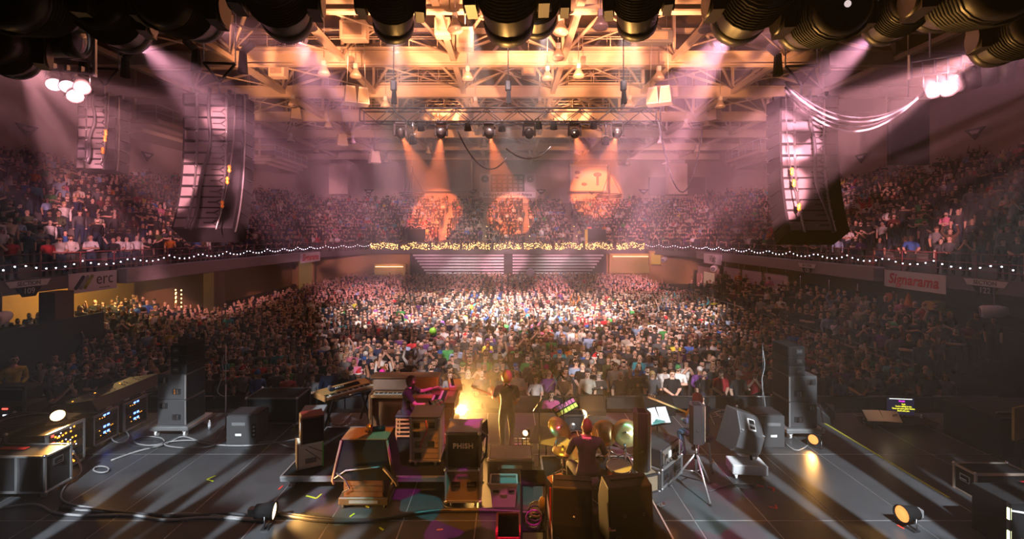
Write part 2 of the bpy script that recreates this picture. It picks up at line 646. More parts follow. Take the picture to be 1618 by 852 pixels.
# ================================================================== people
def skinned(nodes, edges, sub=1, flat=()):
    """nodes: list of (co, radius, material, torso flag); one continuous skinned surface grown over the joints."""
    me = bpy.data.meshes.new('body')
    me.from_pydata([n[0] for n in nodes], edges, [])
    o = bpy.data.objects.new('body_tmp', me)
    COL.objects.link(o)
    sk = o.modifiers.new('s', 'SKIN')
    sk.use_smooth_shade = True
    sk.branch_smoothing = .4
    for i, n in enumerate(nodes):
        d = me.skin_vertices[0].data[i]
        d.radius = (n[1], n[1])
        d.use_root = (i == 0)
    if sub:
        ss = o.modifiers.new('u', 'SUBSURF')
        ss.levels = sub
        ss.render_levels = sub
    dg = bpy.context.evaluated_depsgraph_get()
    ev = o.evaluated_get(dg)
    out = bpy.data.meshes.new_from_object(ev)
    bpy.data.objects.remove(o)
    bpy.data.meshes.remove(me)
    out.materials.clear()
    # material of each face from the nearest bone; torso flattened front to back
    P = np.array([n[0] for n in nodes], dtype=float)
    E = np.array(edges)
    nv = len(out.vertices)
    co = np.empty(nv * 3)
    out.vertices.foreach_get('co', co)
    co = co.reshape(-1, 3)
    A, B = P[E[:, 0]], P[E[:, 1]]
    rad = np.array([max(nodes[a][1], nodes[b][1]) for a, b in edges])
    def near(pts):
        d = B - A
        t = ((pts[:, None, :] - A[None]) * d[None]).sum(2) / np.maximum((d * d).sum(1), 1e-9)[None]
        t = np.clip(t, 0, 1)
        q = A[None] + t[..., None] * d[None]
        dist = np.linalg.norm(pts[:, None, :] - q, axis=2) / rad[None]
        k = dist.argmin(1)
        return k, t[np.arange(len(pts)), k], q[np.arange(len(pts)), k]
    k, t, q = near(co)
    flags = np.array([nodes[b][3] and nodes[a][3] for a, b in edges])
    m = flags[k]
    fw = np.array(flat) if len(flat) else np.array((0, 1, 0))
    off = ((co - q) * fw).sum(1)
    co[m] -= fw[None] * (off[m] * .30)[:, None]
    out.vertices.foreach_set('co', co.ravel())
    np_ = len(out.polygons)
    fc = np.empty(np_ * 3)
    out.polygons.foreach_get('center', fc)
    k, t, q = near(fc.reshape(-1, 3))
    mi = np.array([[nodes[a][2], nodes[b][2]] for a, b in edges])
    mi = np.where(t < .5, mi[k, 0], mi[k, 1])
    out.polygons.foreach_set('material_index', mi.astype(np.int32))
    out.polygons.foreach_set('use_smooth', np.ones(np_, dtype=bool))
    out.update()
    return out

SK, SH, PA, HA, DK = 0, 1, 2, 3, 4     # material slots: skin, top, trousers, hair, shoes and eyes

def head_mb(mb, c, rot=None, s=1.0, beard=False, glasses=False, n=14, m=10):
    rot = rot or Matrix.Identity(3)
    c = Vector(c)
    vs = []
    for j in range(m + 1):
        t = PI * j / m
        for i in range(n):
            a = 2 * PI * i / n
            x, y, z = math.sin(t) * math.cos(a), math.sin(t) * math.sin(a), math.cos(t)
            X, Y, Z = .079 * x, .098 * y, .122 * z
            if z < 0:
                k = -z
                X *= 1 - .32 * k
                Y = Y * (1 - .2 * k) - .012 * k
            if y < -.8 and -.5 < z < .12:
                nose = max(0, 1 - abs(x) * 5) * max(0, 1 - abs(z + .16) * 3.2)
                Y -= .026 * nose
            if y > 0 and z > -.2:
                Y *= 1.06
            vs.append(c + rot @ (Vector((X, Y, Z)) * s))
    b = len(mb.v)
    mb.v.extend([tuple(v) for v in vs])
    for j in range(m):
        for i in range(n):
            f = [b + j * n + i, b + (j + 1) * n + i, b + (j + 1) * n + (i + 1) % n, b + j * n + (i + 1) % n]
            t = PI * (j + .5) / m
            a = 2 * PI * (i + .5) / n
            x, y, z = math.sin(t) * math.cos(a), math.sin(t) * math.sin(a), math.cos(t)
            mi = SK
            if y < -.55 and .0 < z < .2 and .25 < abs(x) < .5:
                mi = DK
            if y < -.6 and -.62 < z < -.45 and abs(x) < .3:
                mi = HA if beard else DK
            if beard and z < -.35 and y < .2 and not (abs(x) < .25 and -.62 < z < -.5):
                mi = HA
            mb.f.append(f); mb.m.append(mi); mb.sm.append(True)
    for sx in (-1, 1):
        mb.ball(c + rot @ (Vector((sx * .081, .012, -.01)) * s), .026 * s, 6, 4, SK, (.45, .8, 1.2))
    if glasses:
        for sx in (-1, 1):
            mb.lathe([(.021 * s, 0), (.026 * s, 0), (.026 * s, .008)], c + rot @ (Vector((sx * .034, -.096, .02)) * s), rot @ Vector((0, -1, 0)), 8, DK)

def hair_mb(c, rot=None, s=1.0, style='short', n=14, m=10):
    mb = MB()
    rot = rot or Matrix.Identity(3)
    c = Vector(c)
    vs = []
    for j in range(m + 1):
        t = PI * j / m
        for i in range(n):
            a = 2 * PI * i / n
            x, y, z = math.sin(t) * math.cos(a), math.sin(t) * math.sin(a), math.cos(t)
            k = 1.0
            if style == 'curly':
                k = 1.10 + .07 * math.sin(7 * a + 3 * j)
            elif style == 'long':
                k = 1.06
            X, Y, Z = .087 * x * k * (1.14 if style == 'curly' else 1), .108 * y * k, .130 * z * k * (.93 if style == 'curly' else 1)
            if style == 'long' and z < .1 and y > -.35:
                Z = .013 - .30 * min(1, (.1 - z) * 1.0)
                X = .105 * x / max(.35, math.sin(t)) if math.sin(t) > .2 else 0.1 * x
            vs.append(c + rot @ (Vector((X, Y, Z)) * s))
    fs = []
    for j in range(m):
        for i in range(n):
            t = PI * (j + .5) / m
            a = 2 * PI * (i + .5) / n
            x, y, z = math.sin(t) * math.cos(a), math.sin(t) * math.sin(a), math.cos(t)
            if style == 'bald':
                keep = y > -.1 and -.45 < z < .35
            elif style == 'long':
                keep = z > .55 or y > -.32
                if math.sin(t) < .3 and z < 0:
                    keep = False
            elif style == 'curly':
                keep = z > .45 or (y > -.25 and z > -.75)
            else:
                keep = z > .5 or (y > -.15 and z > -.5)
            if keep:
                fs.append((j * n + i, (j + 1) * n + i, (j + 1) * n + (i + 1) % n, j * n + (i + 1) % n))
    mb._add(vs, fs, 0, True)
    return mb

def hat_mb(c, rot=None, s=1.0, style='cap'):
    mb = MB()
    rot = rot or Matrix.Identity(3)
    c = Vector(c)
    P = lambda x, y, z: c + rot @ (Vector((x, y, z)) * s)
    up = rot @ Vector((0, 0, 1))
    if style == 'cap':
        mb.lathe([(.094 * s, .03 * s), (.096 * s, .07 * s), (.08 * s, .115 * s), (.04 * s, .14 * s), (.002, .145 * s)], c, up, 12, 0)
        mb.poly([P(-.07, -.07, .045), P(.07, -.07, .045), P(.06, -.17, .03), P(0, -.185, .028), P(-.06, -.17, .03)], .01 * s, up)
    elif style == 'beanie':
        mb.lathe([(.096 * s, .01 * s), (.102 * s, .02 * s), (.1 * s, .06 * s), (.085 * s, .12 * s), (.04 * s, .155 * s), (.002, .16 * s)], c, up, 12, 0)
    elif style == 'santa':
        mb.lathe([(.094 * s, .05 * s), (.085 * s, .10 * s), (.05 * s, .16 * s), (.02 * s, .19 * s)], c, up, 12, 0)
        mb.tube([P(0, 0, .17), P(.05, .03, .2), P(.1, .06, .17)], .03 * s, 6, 0, [.035 * s, .025 * s, .015 * s])
        mb.lathe([(.09 * s, .03 * s), (.108 * s, .04 * s), (.108 * s, .07 * s), (.09 * s, .08 * s)], c, up, 12, 1)
        mb.ball(P(.12, .07, .14), .03 * s, 8, 5, 1)
    elif style == 'brim':
        mb.lathe([(.16 * s, .05 * s), (.16 * s, .06 * s), (.095 * s, .065 * s), (.085 * s, .14 * s), (.06 * s, .15 * s), (.002, .14 * s)], c, up, 14, 0)
    return mb

def fingers(mb, wrist, palm, side, curl=.5, mi=SK, s=1.0, normal=None):
    """Five separate tapering fingers leaving a palm; side = direction of the thumb."""
    wrist, palm, side = Vector(wrist), Vector(palm), Vector(side).normalized()
    d = (palm - wrist).normalized()
    nrm = Vector(normal).normalized() if normal is not None else d.cross(side).normalized()
    side = (side - d * side.dot(d)).normalized()
    mb.box((wrist + palm) / 2 + d * .02, (.078 * s, .03 * s, (palm - wrist).length + .05), Matrix((side, nrm, d)).transposed(), mi, bevel=.011)
    for i, (o, L) in enumerate(((.031, .078), (.011, .086), (-.010, .080), (-.029, .064))):
        b = palm + d * .035 + side * (o * s)
        a1 = curl * 1.0
        d1 = d * math.cos(a1) + nrm * math.sin(a1)
        d2 = d * math.cos(a1 * 2.2) + nrm * math.sin(a1 * 2.2)
        L *= s
        mb.tube([b - d * .01, b + d1 * (L * .45), b + d1 * (L * .45) + d2 * (L * .55)], .009, 6, mi, [.0098 * s, .009 * s, .0065 * s])
    b = wrist + d * .03 + side * (.034 * s)
    t1 = (d * .7 + side * .7 + nrm * .25 * curl).normalized()
    t2 = (d * .9 + side * .15 + nrm * .5 * curl).normalized()
    mb.tube([b, b + t1 * .036 * s, b + t1 * .036 * s + t2 * .034 * s], .011, 6, mi, [.0125 * s, .011 * s, .008 * s])

def body_mesh(J, name, sub=1, sleeve=.5, hat=None, beard=False, glasses=False, head_rot=None, detail_hands=None, sex='m', shorts=False, hs=1.0, flat=(), bulk=1.0):
    """J: joints. One body: skinned trunk and limbs, head on the neck, hands at the wrists."""
    w = 1.0 if sex == 'm' else .9
    nodes, edges = [], []
    def nd(co, r, mt, tor=False):
        r = r * bulk if mt in (SH, PA) else r
        nodes.append((tuple(co), r, mt, tor)); return len(nodes) - 1
    def V(k): return Vector(J[k])
    pel = nd(V('pelvis'), .145 * w, PA, True)
    wai = nd(V('pelvis').lerp(V('chest'), .42), .135 * w, SH, True)
    che = nd(V('chest'), .168 * w, SH, True)
    uch = nd(V('chest').lerp(V('neck'), .55), .125 * w, SH, True)
    nek = nd(V('neck'), .058, SK)
    hb = nd(V('neck').lerp(V('head'), .55), .052, SK)
    edges += [(pel, wai), (wai, che), (che, uch), (uch, nek), (nek, hb)]
    for s in ('l', 'r'):
        sh = nd(V('sh_' + s), .072 * w, SH)
        el = nd(V('el_' + s), .047 * w, SH if sleeve >= 1 else SK)
        ms = nd(V('sh_' + s).lerp(V('el_' + s), .55), .054 * w, SH)
        wr = nd(V('wr_' + s), .030 if detail_hands else .033, SH if sleeve > 1 else SK)
        edges += [(uch, sh), (sh, ms), (ms, el), (el, wr)]
        if not detail_hands:
            ha = nd(V('wr_' + s) + (V('wr_' + s) - V('el_' + s)).normalized() * .09, .036, SK)
            edges.append((wr, ha))
        hp = nd(V('hip_' + s), .098, PA)
        kn = nd(V('kn_' + s), .066, SK if shorts else PA)
        mt = nd(V('hip_' + s).lerp(V('kn_' + s), .5), .082, PA)
        an = nd(V('an_' + s), .044, SK if shorts else PA)
        mk = nd(V('kn_' + s).lerp(V('an_' + s), .35), .058, SK if shorts else PA)
        to = nd(V('to_' + s), .042, DK)
        edges += [(pel, hp), (hp, mt), (mt, kn), (kn, mk), (mk, an), (an, to)]
    me = skinned(nodes, edges, sub, flat)
    mb = MB()
    mb.v = [tuple(v.co) for v in me.vertices]
    mb.f = [list(p.vertices) for p in me.polygons]
    mb.m = [p.material_index for p in me.polygons]
    mb.sm = [True] * len(mb.f)
    bpy.data.meshes.remove(me)
    head_mb(mb, J['head'], head_rot, hs, beard, glasses)
    if detail_hands:
        for s in ('l', 'r'):
            fingers(mb, *detail_hands[s])
    return mb

def stand(arms='down', lean=0.0, sex='m', h=1.0):
    J = dict(pelvis=(0, 0, .93), chest=(0, -.01, 1.27), neck=(0, 0, 1.485), head=(0, -.025, 1.64),
             hip_l=(.095, 0, .90), kn_l=(.11, -.02, .50), an_l=(.12, .02, .09), to_l=(.14, -.14, .045),
             hip_r=(-.095, 0, .90), kn_r=(-.11, -.02, .50), an_r=(-.12, .02, .09), to_r=(-.14, -.14, .045),
             sh_l=(.195, 0, 1.40), sh_r=(-.195, 0, 1.40))
    A = {'down': ((.26, .03, 1.12), (.25, -.06, .87)), 'folded': ((.27, -.03, 1.13), (.05, -.20, 1.16)),
         'front': ((.25, .0, 1.12), (.09, -.21, 1.03)), 'up': ((.33, -.05, 1.60), (.27, -.12, 1.88)),
         'phone': ((.25, -.16, 1.24), (.06, -.27, 1.50)), 'clap': ((.27, -.06, 1.17), (.045, -.26, 1.26)),
         'pocket': ((.30, .06, 1.13), (.21, -.06, .95)), 'cup': ((.25, -.02, 1.12), (.2, -.24, 1.20))}
    if isinstance(arms, str):
        arms = (arms, arms)
    e, w = A[arms[0]]
    J['el_l'], J['wr_l'] = e, w
    e, w = A[arms[1]]
    J['el_r'], J['wr_r'] = (-e[0], e[1], e[2]), (-w[0], w[1], w[2])
    for k in J:
        x, y, z = J[k]
        J[k] = ((x * (1 if sex == 'm' else .9) + lean * z * .06) * h, y * h, z * h)
    return J

M_SKIN = attr_mat('crowd_skin', 'skin_colour', .55)
M_SHIRT = attr_mat('crowd_top', 'top_colour', .85)
M_PANTS = attr_mat('crowd_trousers', 'trouser_colour', .85)
M_HAIR = attr_mat('crowd_hair', 'hair_colour', .6)
M_HAT = attr_mat('crowd_hat', 'hat_colour', .8)
M_DARK = mat('dark_detail', (.02, .017, .016), .5, var=.2)
M_FUR = mat('white_fur_trim', (.75, .72, .7), .9, var=.1)
CROWD_MATS = [M_SKIN, M_SHIRT, M_PANTS, M_HAIR, M_DARK]

POSES = ['down', 'folded', 'front', 'pocket', ('cup', 'down'), ('up', 'down'), 'up', 'phone', 'clap']
POSE_TXT = ['arms down', 'arms folded', 'hands clasped', 'hands in pockets', 'holding a cup', 'one arm raised', 'both arms raised', 'raising a phone', 'clapping']
BODIES = {}
def crowd_body(pi, sex, sleeve, beard):
    k = (pi, sex, sleeve, beard)
    if k not in BODIES:
        lean = {0: .3, 1: -.3, 2: 0}.get(pi % 3, 0)
        J = stand(POSES[pi], lean, sex)
        BODIES[k] = (body_mesh(J, 'body', 0, sleeve, beard=beard, sex=sex, glasses=False), J['head'])
    return BODIES[k]
BMESH = {}
def crowd_body_mesh(*k):
    if k not in BMESH:
        BMESH[k] = crowd_body(*k)[0].mesh('body', CROWD_MATS)
    return BMESH[k], crowd_body(*k)[1]
HMESH = {}
def hair_mesh(style, head, kind):
    k = (style, tuple(round(x, 3) for x in head))
    if k not in HMESH:
        if kind == 'hat':
            HMESH[k] = hat_mb(head, None, 1.0, style).mesh('hat', [M_HAT, M_FUR])
        else:
            HMESH[k] = hair_mb(head, None, 1.0, style).mesh('hair', [M_HAIR])
    return HMESH[k]

TOPS = [('black', (.012, .012, .014)), ('charcoal', (.04, .04, .045)), ('dark grey', (.075, .075, .08)), ('navy', (.015, .022, .06)), ('maroon', (.10, .015, .02)),
        ('brown', (.10, .05, .03)), ('olive', (.06, .07, .03)), ('grey', (.20, .20, .21)), ('white', (.68, .66, .64)), ('cream', (.5, .44, .36)), ('pale blue', (.28, .38, .55)),
        ('red', (.45, .03, .04)), ('teal', (.05, .32, .38)), ('green', (.05, .28, .07)), ('blue', (.05, .13, .42)), ('purple', (.16, .06, .24)), ('pink', (.6, .18, .3)), ('yellow', (.6, .5, .05)), ('orange', (.6, .2, .04))]
TOPW = [36, 20, 12, 12, 6, 6, 4, 7, 6, 3, 3, 2.5, 1.2, 1.2, 2.5, 1.5, 1, .7, .7]
HAIRS = [('black', (.012, .01, .009)), ('dark brown', (.04, .02, .012)), ('brown', (.09, .045, .02)), ('fair', (.38, .24, .10)), ('red', (.25, .07, .02)), ('grey', (.35, .34, .34))]
HAIRW = [6, 8, 7, 4, 1, 2]
SKINS = [(.66, .40, .30), (.62, .36, .26), (.70, .46, .36), (.55, .30, .20), (.30, .15, .09), (.16, .075, .045)]
SKINW = [8, 8, 6, 3, 1, 1]
HATC = [('black', (.015, .015, .015)), ('white', (.65, .63, .6)), ('blue', (.04, .12, .4)), ('grey', (.2, .2, .2)), ('green', (.05, .2, .07)), ('pink', (.75, .04, .4))]
PANTS = [(.012, .012, .015), (.02, .028, .055), (.05, .045, .04), (.03, .04, .07)]

def wpick(r, items, w):
    return r.choices(items, weights=w)[0]

def random_look(r):
    L = {}
    L['sex'] = 'm' if r.random() < .66 else 'f'
    L['pose'] = wpick(r, list(range(9)), [30, 14, 16, 10, 8, 4, 2, 5, 6])
    L['top'] = wpick(r, TOPS, TOPW)
    L['hair'] = wpick(r, HAIRS, HAIRW)
    L['skin'] = wpick(r, SKINS, SKINW)
    L['pants'] = r.choice(PANTS)
    L['beard'] = L['sex'] == 'm' and r.random() < .32
    L['sleeve'] = r.choice([.5, .5, 2])
    q = r.random()
    L['hat'] = None
    if q < .13:
        L['hat'] = ('cap', wpick(r, HATC, [5, 3, 3, 3, 1, 0]))
    elif q < .18:
        L['hat'] = ('beanie', wpick(r, HATC, [4, 1, 1, 4, 1, .5]))
    elif q < .205:
        L['hat'] = ('santa', ('red', (.5, .02, .03)))
    elif q < .215:
        L['hat'] = ('brim', HATC[0])
    L['style'] = ('long' if r.random() < .8 else 'curly') if L['sex'] == 'f' else wpick(r, ['short', 'bald', 'curly', 'long'], [16, 3, 2, 1])
    L['h'] = r.uniform(.97, 1.06) * (1 if L['sex'] == 'm' else .94)
    return L

def set_cols(o, L):
    o['skin_colour'] = [float(c) for c in L['skin']]
    o['top_colour'] = [float(c) for c in L['top'][1]]
    o['trouser_colour'] = [float(c) for c in L['pants']]
    o['hair_colour'] = [float(c) for c in L['hair'][1]]
    if L['hat']:
        o['hat_colour'] = [float(c) for c in L['hat'][1][1]]

def person(L, loc, rz, label, group):
    me, head = crowd_body_mesh(L['pose'], L['sex'], L['sleeve'], L['beard'])
    o = link('person', me, None, loc, (0, 0, rz))
    o.scale = (L['h'],) * 3
    tag(o, label, 'person', group)
    set_cols(o, L)
    hr = link('hair', hair_mesh(L['style'], head, 'hair'), o)
    set_cols(hr, L)
    if L['hat']:
        ht = link('hat', hair_mesh(L['hat'][0], head, 'hat'), o)
        set_cols(ht, L)
    return o

GARM = {'m': ['T-shirt', 'sweater', 'jacket'], 'f': ['top', 'sweater', 'jacket']}
def look_text(L, r=rng):
    who = 'man' if L['sex'] == 'm' else 'woman'
    if L['beard']:
        who = 'bearded ' + who
    if L['hat']:
        nm = {'cap': 'cap', 'beanie': 'beanie', 'santa': 'Santa hat', 'brim': 'fedora'}[L['hat'][0]]
        hd = '%s in a %s and' % (who, nm if L['hat'][0] == 'santa' else L['hat'][1][0] + ' ' + nm)
    else:
        st = {'short': 'short', 'long': 'long', 'curly': 'curly', 'bald': 'bald'}[L['style']]
        hd = ('bald %s in' % who) if st == 'bald' else '%s-haired %s in' % (L['hair'][0] if st == 'short' else st, who)
    g = 'T-shirt' if L['sleeve'] < 1 else 'sweater'
    return '%s %s %s' % (hd, L['top'][0], g)

# ================================================================== the crowd
cr = random.Random(21)
MARKS = [(30, 'past the mixing desk'), (125, 'past the amplifier racks'), (205, 'past the rack end'), (280, 'past the taller speaker stack'), (360, 'past the tall chrome pole'), (440, 'past the open deck'),
         (520, 'past the gold keyboard'), (590, 'past the upright piano'), (650, 'past the keyboard player'), (705, 'past the checked case'), (750, 'past the lettered case'), (800, 'past the guitarist'),
         (850, 'past the vertical boom stand'), (900, 'past the green cymbal'), (940, 'past the drummer'), (985, 'past the pink cymbal'), (1030, 'past the music stand'), (1090, 'past the bassist'),
         (1145, 'past the slanting boom arm'), (1200, 'past the thin black pole'), (1255, 'past the black-topped stack'), (1330, 'past the big wedge'), (1420, 'past the lit songbook'), (1530, 'past the black desk'), (1600, 'past the dark corner')]
ROWN = ['front row', 'second row', 'third row', 'fourth row', 'fifth row', 'sixth row', 'seventh row', 'eighth row', 'ninth row', 'tenth row', 'eleventh row', 'twelfth row', 'thirteenth row', 'fourteenth row', 'fifteenth row', 'sixteenth row']
def mark_for(px):
    return min(MARKS, key=lambda t: abs(t[0] - px))[1]

spots = []     # every standing place on the floor: x, y, z, row
row = 0
y = 16.4
while y < 58.5:
    x = -18.9
    while x < 18.9:
        xx, yy = x + cr.uniform(-.12, .12), y + cr.uniform(-.12, .12)
        ok = True
        edge = 15.0
        if xx > edge: ok = False
        if y < 21 and xx < -17.6: ok = False
        if y > 56 and abs(xx) > 12 and cr.random() < .5: ok = False
        if cr.random() < (.02 + .10 * (abs(xx) > 13) + .06 * (y > 50)): ok = False
        if ok:
            spots.append((xx, yy, FLZ, row))
        x += .58
    row += 1
    y += .65 + .002 * (y - 16)
# raised platform at the side, behind its rail
for k in range(5):
    yy = 18.5
    while yy < 42:
        if cr.random() < (.85 if yy < 29 else .45):
            spots.append((15.75 + k * .68, yy + cr.uniform(-.15, .15), -.95 + .22 * k, 20 + k))
        yy += .58
# the lobby mouth
for k in range(7):
    for j in range(16):
        if cr.random() < .8:
            spots.append((-19.4 - k * .65, 21.8 + j * .55 + cr.uniform(-.1, .1), FLZ + .1 + .12 * k, 40 + k))

# people who stand out in the photograph: pixel of the head, look
def LK(sex='m', top='black', hair='brown', style='short', pose=0, hat=None, beard=False, sleeve=.5, skin=1, h=1.02):
    return dict(sex=sex, top=next(t for t in TOPS if t[0] == top), hair=next(t for t in HAIRS if t[0] == hair), style=style, pose=pose, hat=hat, beard=beard, sleeve=sleeve, skin=SKINS[skin], pants=PANTS[0], h=h)
HC = {n: (n, c) for n, c in HATC}
SPECIAL = [
    ((447, 562), LK(top='teal', hair='grey', style='bald', h=1.08)), ((515, 592), LK(top='navy', hair='grey', style='bald', sleeve=2, h=1.08)),
    ((587, 596), LK('f', 'charcoal', 'fair', 'long', hat=('beanie', HC['pink']))), ((480, 594), LK('f', 'brown', 'brown', 'long', 2, sleeve=2)),
    ((540, 604), LK('f', 'black', 'fair', 'long')), ((765, 570), LK(top='green', hair='dark brown')), ((868, 536), LK(top='green', hair='dark brown', h=1.06)),
    ((858, 592), LK(top='purple', hair='brown', style='bald', pose=3)), ((928, 536), LK(top='pale blue', hair='grey', h=1.05)), ((886, 546), LK(top='teal', hair='brown', sleeve=2)),
    ((235, 556), LK(top='white', hair='dark brown')), ((210, 550), LK(top='blue', hair='grey', style='bald', sleeve=2)), ((248, 540), LK(top='red', hair='dark brown', sleeve=2)),
    ((183, 562), LK('f', 'navy', 'brown', 'long', 7)), ((1127, 596), LK('f', 'red', 'dark brown', 'curly', 2)), ((1080, 600), LK(top='white', beard=True, hat=('cap', HC['green']), pose=1)),
    ((1054, 595), LK(top='black', hair='brown', pose=2)), ((676, 582), LK(top='teal', hair='brown', h=1.04)), ((1010, 515), LK(top='pale blue', hair='brown', pose=6)),
    ((850, 508), LK('f', 'pink', 'brown', 'long', 5)), ((583, 516), LK('m', 'maroon', hat=('santa', ('red', (.5, .02, .03))), pose=6)), ((735, 534), LK('m', 'grey', hat=('santa', ('red', (.5, .02, .03))))),
    ((495, 520), LK(top='red', hair='dark brown', sleeve=2)), ((508, 545), LK(top='blue', hair='brown', pose=7, sleeve=2)), ((640, 545), LK(top='pale blue', hair='dark brown', beard=True)),
    ((740, 540), LK(top='navy', hair='dark brown')), ((800, 540), LK(top='maroon', hair='brown')), ((990, 540), LK(top='cream', hair='dark brown', sleeve=2)), ((1005, 570), LK(top='teal', hair='grey', style='bald')),
    ((1185, 555), LK('f', 'pale blue', 'fair', 'long', sleeve=2)), ((1155, 585), LK(top='maroon', hair='dark brown', style='long', sleeve=2)), ((1190, 560), LK(top='charcoal', hair='brown', hat=('brim', HC['black']), beard=True)),
    ((1385, 600), LK('f', 'grey', 'black', 'long', 1, sleeve=2)), ((470, 560), LK(top='grey', hair='brown')), ((285, 612), LK('f', 'grey', 'fair', 'long')),
    ((400, 610), LK('f', 'blue', 'fair', 'long', 2, hat=('beanie', HC['blue']), sleeve=2)), ((1110, 640), None)]
SPECIAL = [s for s in SPECIAL if s[1]]
def proj(x, y, z):
    return VX + F * x / y, VY + F * (CH - z) / y
fixed = {}
for (px, py), L in SPECIAL:
    b = min((i for i in range(len(spots)) if i not in fixed), key=lambda i: (lambda p: (p[0] - px) ** 2 + (p[1] - py) ** 2)(proj(spots[i][0], spots[i][1], spots[i][2] + 1.65)))
    fixed[b] = L
# the nearest places are individuals
def in_frame(s):
    p = proj(s[0], s[1], s[2] + 1.6)
    return -5 < p[0] < 1623 and p[1] < 700
order = sorted((i for i in range(len(spots)) if in_frame(spots[i])), key=lambda i: spots[i][1] + .4 * abs(spots[i][2] - FLZ))
N_IND = 262
chosen = set(fixed)
for i in order:
    if len(chosen) >= N_IND:
        break
    chosen.add(i)
used = set()
def unique(L, where, keep=False):
    for t in range(80):
        txt = look_text(L)
        for o in ('%s, %s' % (txt, where), '%s, %s, %s' % (txt, POSE_TXT[L['pose']], where)):
            if o.lower() not in used:
                used.add(o.lower())
                return o
        if not keep:
            L.update(random_look(cr))
    return txt
for i in sorted(chosen):
    x, y, z, rw = spots[i]
    L = dict(fixed[i]) if i in fixed else random_look(cr)
    if rw < 20:
        where = '%s %s' % (ROWN[rw] if rw < len(ROWN) else 'mid crowd', mark_for(proj(x, y, z + 1.6)[0]))
        grp = 'crowd standing on the arena floor'
    elif rw < 40:
        where = '%s of the side platform, %s' % (['at the rail', 'second step', 'third step', 'fourth step', 'top step'][rw - 20], 'nearer the stage' if y < 23 else 'farther from the stage')
        grp = 'crowd on the raised side platform'
    else:
        where = 'in the ochre lobby mouth'
        grp = 'crowd in the lobby mouth'
    lab = unique(L, where)
    face = math.atan2(x, y) * -.55 + cr.uniform(-.35, .35)
    person(L, (x, y, z), face, lab, grp)

# seats of the bowl: places for spectators
bowl = []
def bowl_place(d, k):
    ring = offset(RAIL, d)
    out = []
    for a in range(len(ring) - 1):
        p, q = ring[a], ring[a + 1]
        L_ = (q - p).length
        e = (q - p) / L_
        t = .4
        while t < L_ - .3:
            pt = p + e * t
            out.append((pt.x, pt.y, BALZ + k * RH, 0))
            t += .56
    return out
AISLES = [-8.4, -3.2, 2.5, 8.6]
for k in range(ROWS):
    for (x, y, z, _) in bowl_place(k * RD + .45, k):
        if y < 17: continue
        if y > 55 and any(abs(x - a) < .45 for a in AISLES): continue
        dens = .86
        if y < 30 and x < 0: dens = .62
        if y < 30 and x > 0: dens = .5
        if k == ROWS - 1: dens = .3
        if cr.random() > dens: continue
        if y > 57 and k < 4 and (abs(x + 12.0) < 1.5 or abs(x - 10.8) < 1.4): continue
        bowl.append((x + cr.uniform(-.1, .1), y + cr.uniform(-.1, .1), z, k))
# the nearest spectators on the balcony
near_bowl = sorted((b for b in bowl if b[0] < 0 and 0 < proj(b[0], b[1], b[2] + 1)[0] < 330), key=lambda b: b[1] + b[3] * 1.3)[:22]
near_bowl += sorted((b for b in bowl if b[0] > 0 and 1340 < proj(b[0], b[1], b[2] + 1)[0] < 1618), key=lambda b: b[1] + b[3] * 1.3)[:12]
nb = set(near_bowl)
BW = ['front row', 'second row', 'third row', 'fourth row', 'fifth row', 'sixth row', 'seventh row', 'eighth row', 'ninth row', 'tenth row', 'eleventh row', 'twelfth row', 'thirteenth row', 'fourteenth row', 'top row']
for j, b in enumerate(near_bowl):
    x, y, z, k = b
    L = random_look(cr)
    if k == 0 and x < 0 and cr.random() < .5:
        L['top'] = ('white', (.68, .66, .64))
    where = 'balcony %s%s' % (BW[k], ', keyboard side' if x < 0 and y < 23 else ' above the striped banner' if x < 0 else ' above the red-lettered banner' if y > 21.5 else ', bass side')
    lab = unique(L, where)
    person(L, (x, y, z), -math.atan2(x, y - 6), lab, 'spectators at the balcony front')

# all the others: one countless crowd, copies of eighteen figures
src = bpy.data.collections.new('crowd_figures')
variants = []
vr = random.Random(5)
COMBO = []
for pi in (0, 1, 2, 3, 4, 5, 6, 7, 8):
    for sex, style, hat in (('m', 'short', None), ('m', 'bald', None), ('f', 'long', None), ('m', 'short', 'cap')):
        COMBO.append((pi, sex, style, hat))
for n_, (pi, sex, style, hat) in enumerate(COMBO):
    mb0, head = crowd_body(pi, sex, .5 if n_ % 3 else 2, sex == 'm' and n_ % 2 == 0)
    mb = MB()
    mb.v = list(mb0.v); mb.f = [list(f) for f in mb0.f]; mb.m = list(mb0.m); mb.sm = list(mb0.sm)
    h = hair_mb(head, None, 1.0, style) if not hat else hat_mb(head, None, 1.0, hat)
    mb._add(h.v, h.f, 3, True)
    o = bpy.data.objects.new('crowd_figure_%02d' % n_, mb.mesh('crowd_figure', CROWD_MATS))
    src.objects.link(o)
rest = [(s[0], s[1], s[2], 0) for i, s in enumerate(spots) if i not in chosen] + [(b[0], b[1], b[2], 1) for b in bowl if b not in nb]
me = bpy.data.meshes.new('crowd')
me.from_pydata([r[:3] for r in rest], [], [])
nR = len(rest)
cols = {k: np.ones((nR, 4), dtype=np.float32) for k in ('skin_colour', 'top_colour', 'trouser_colour', 'hair_colour')}
idx = np.zeros(nR, dtype=np.int32); rz = np.zeros(nR, dtype=np.float32); sc = np.zeros(nR, dtype=np.float32)
W = [34, 12, 16, 8, 8, 5, 2, 6, 7]
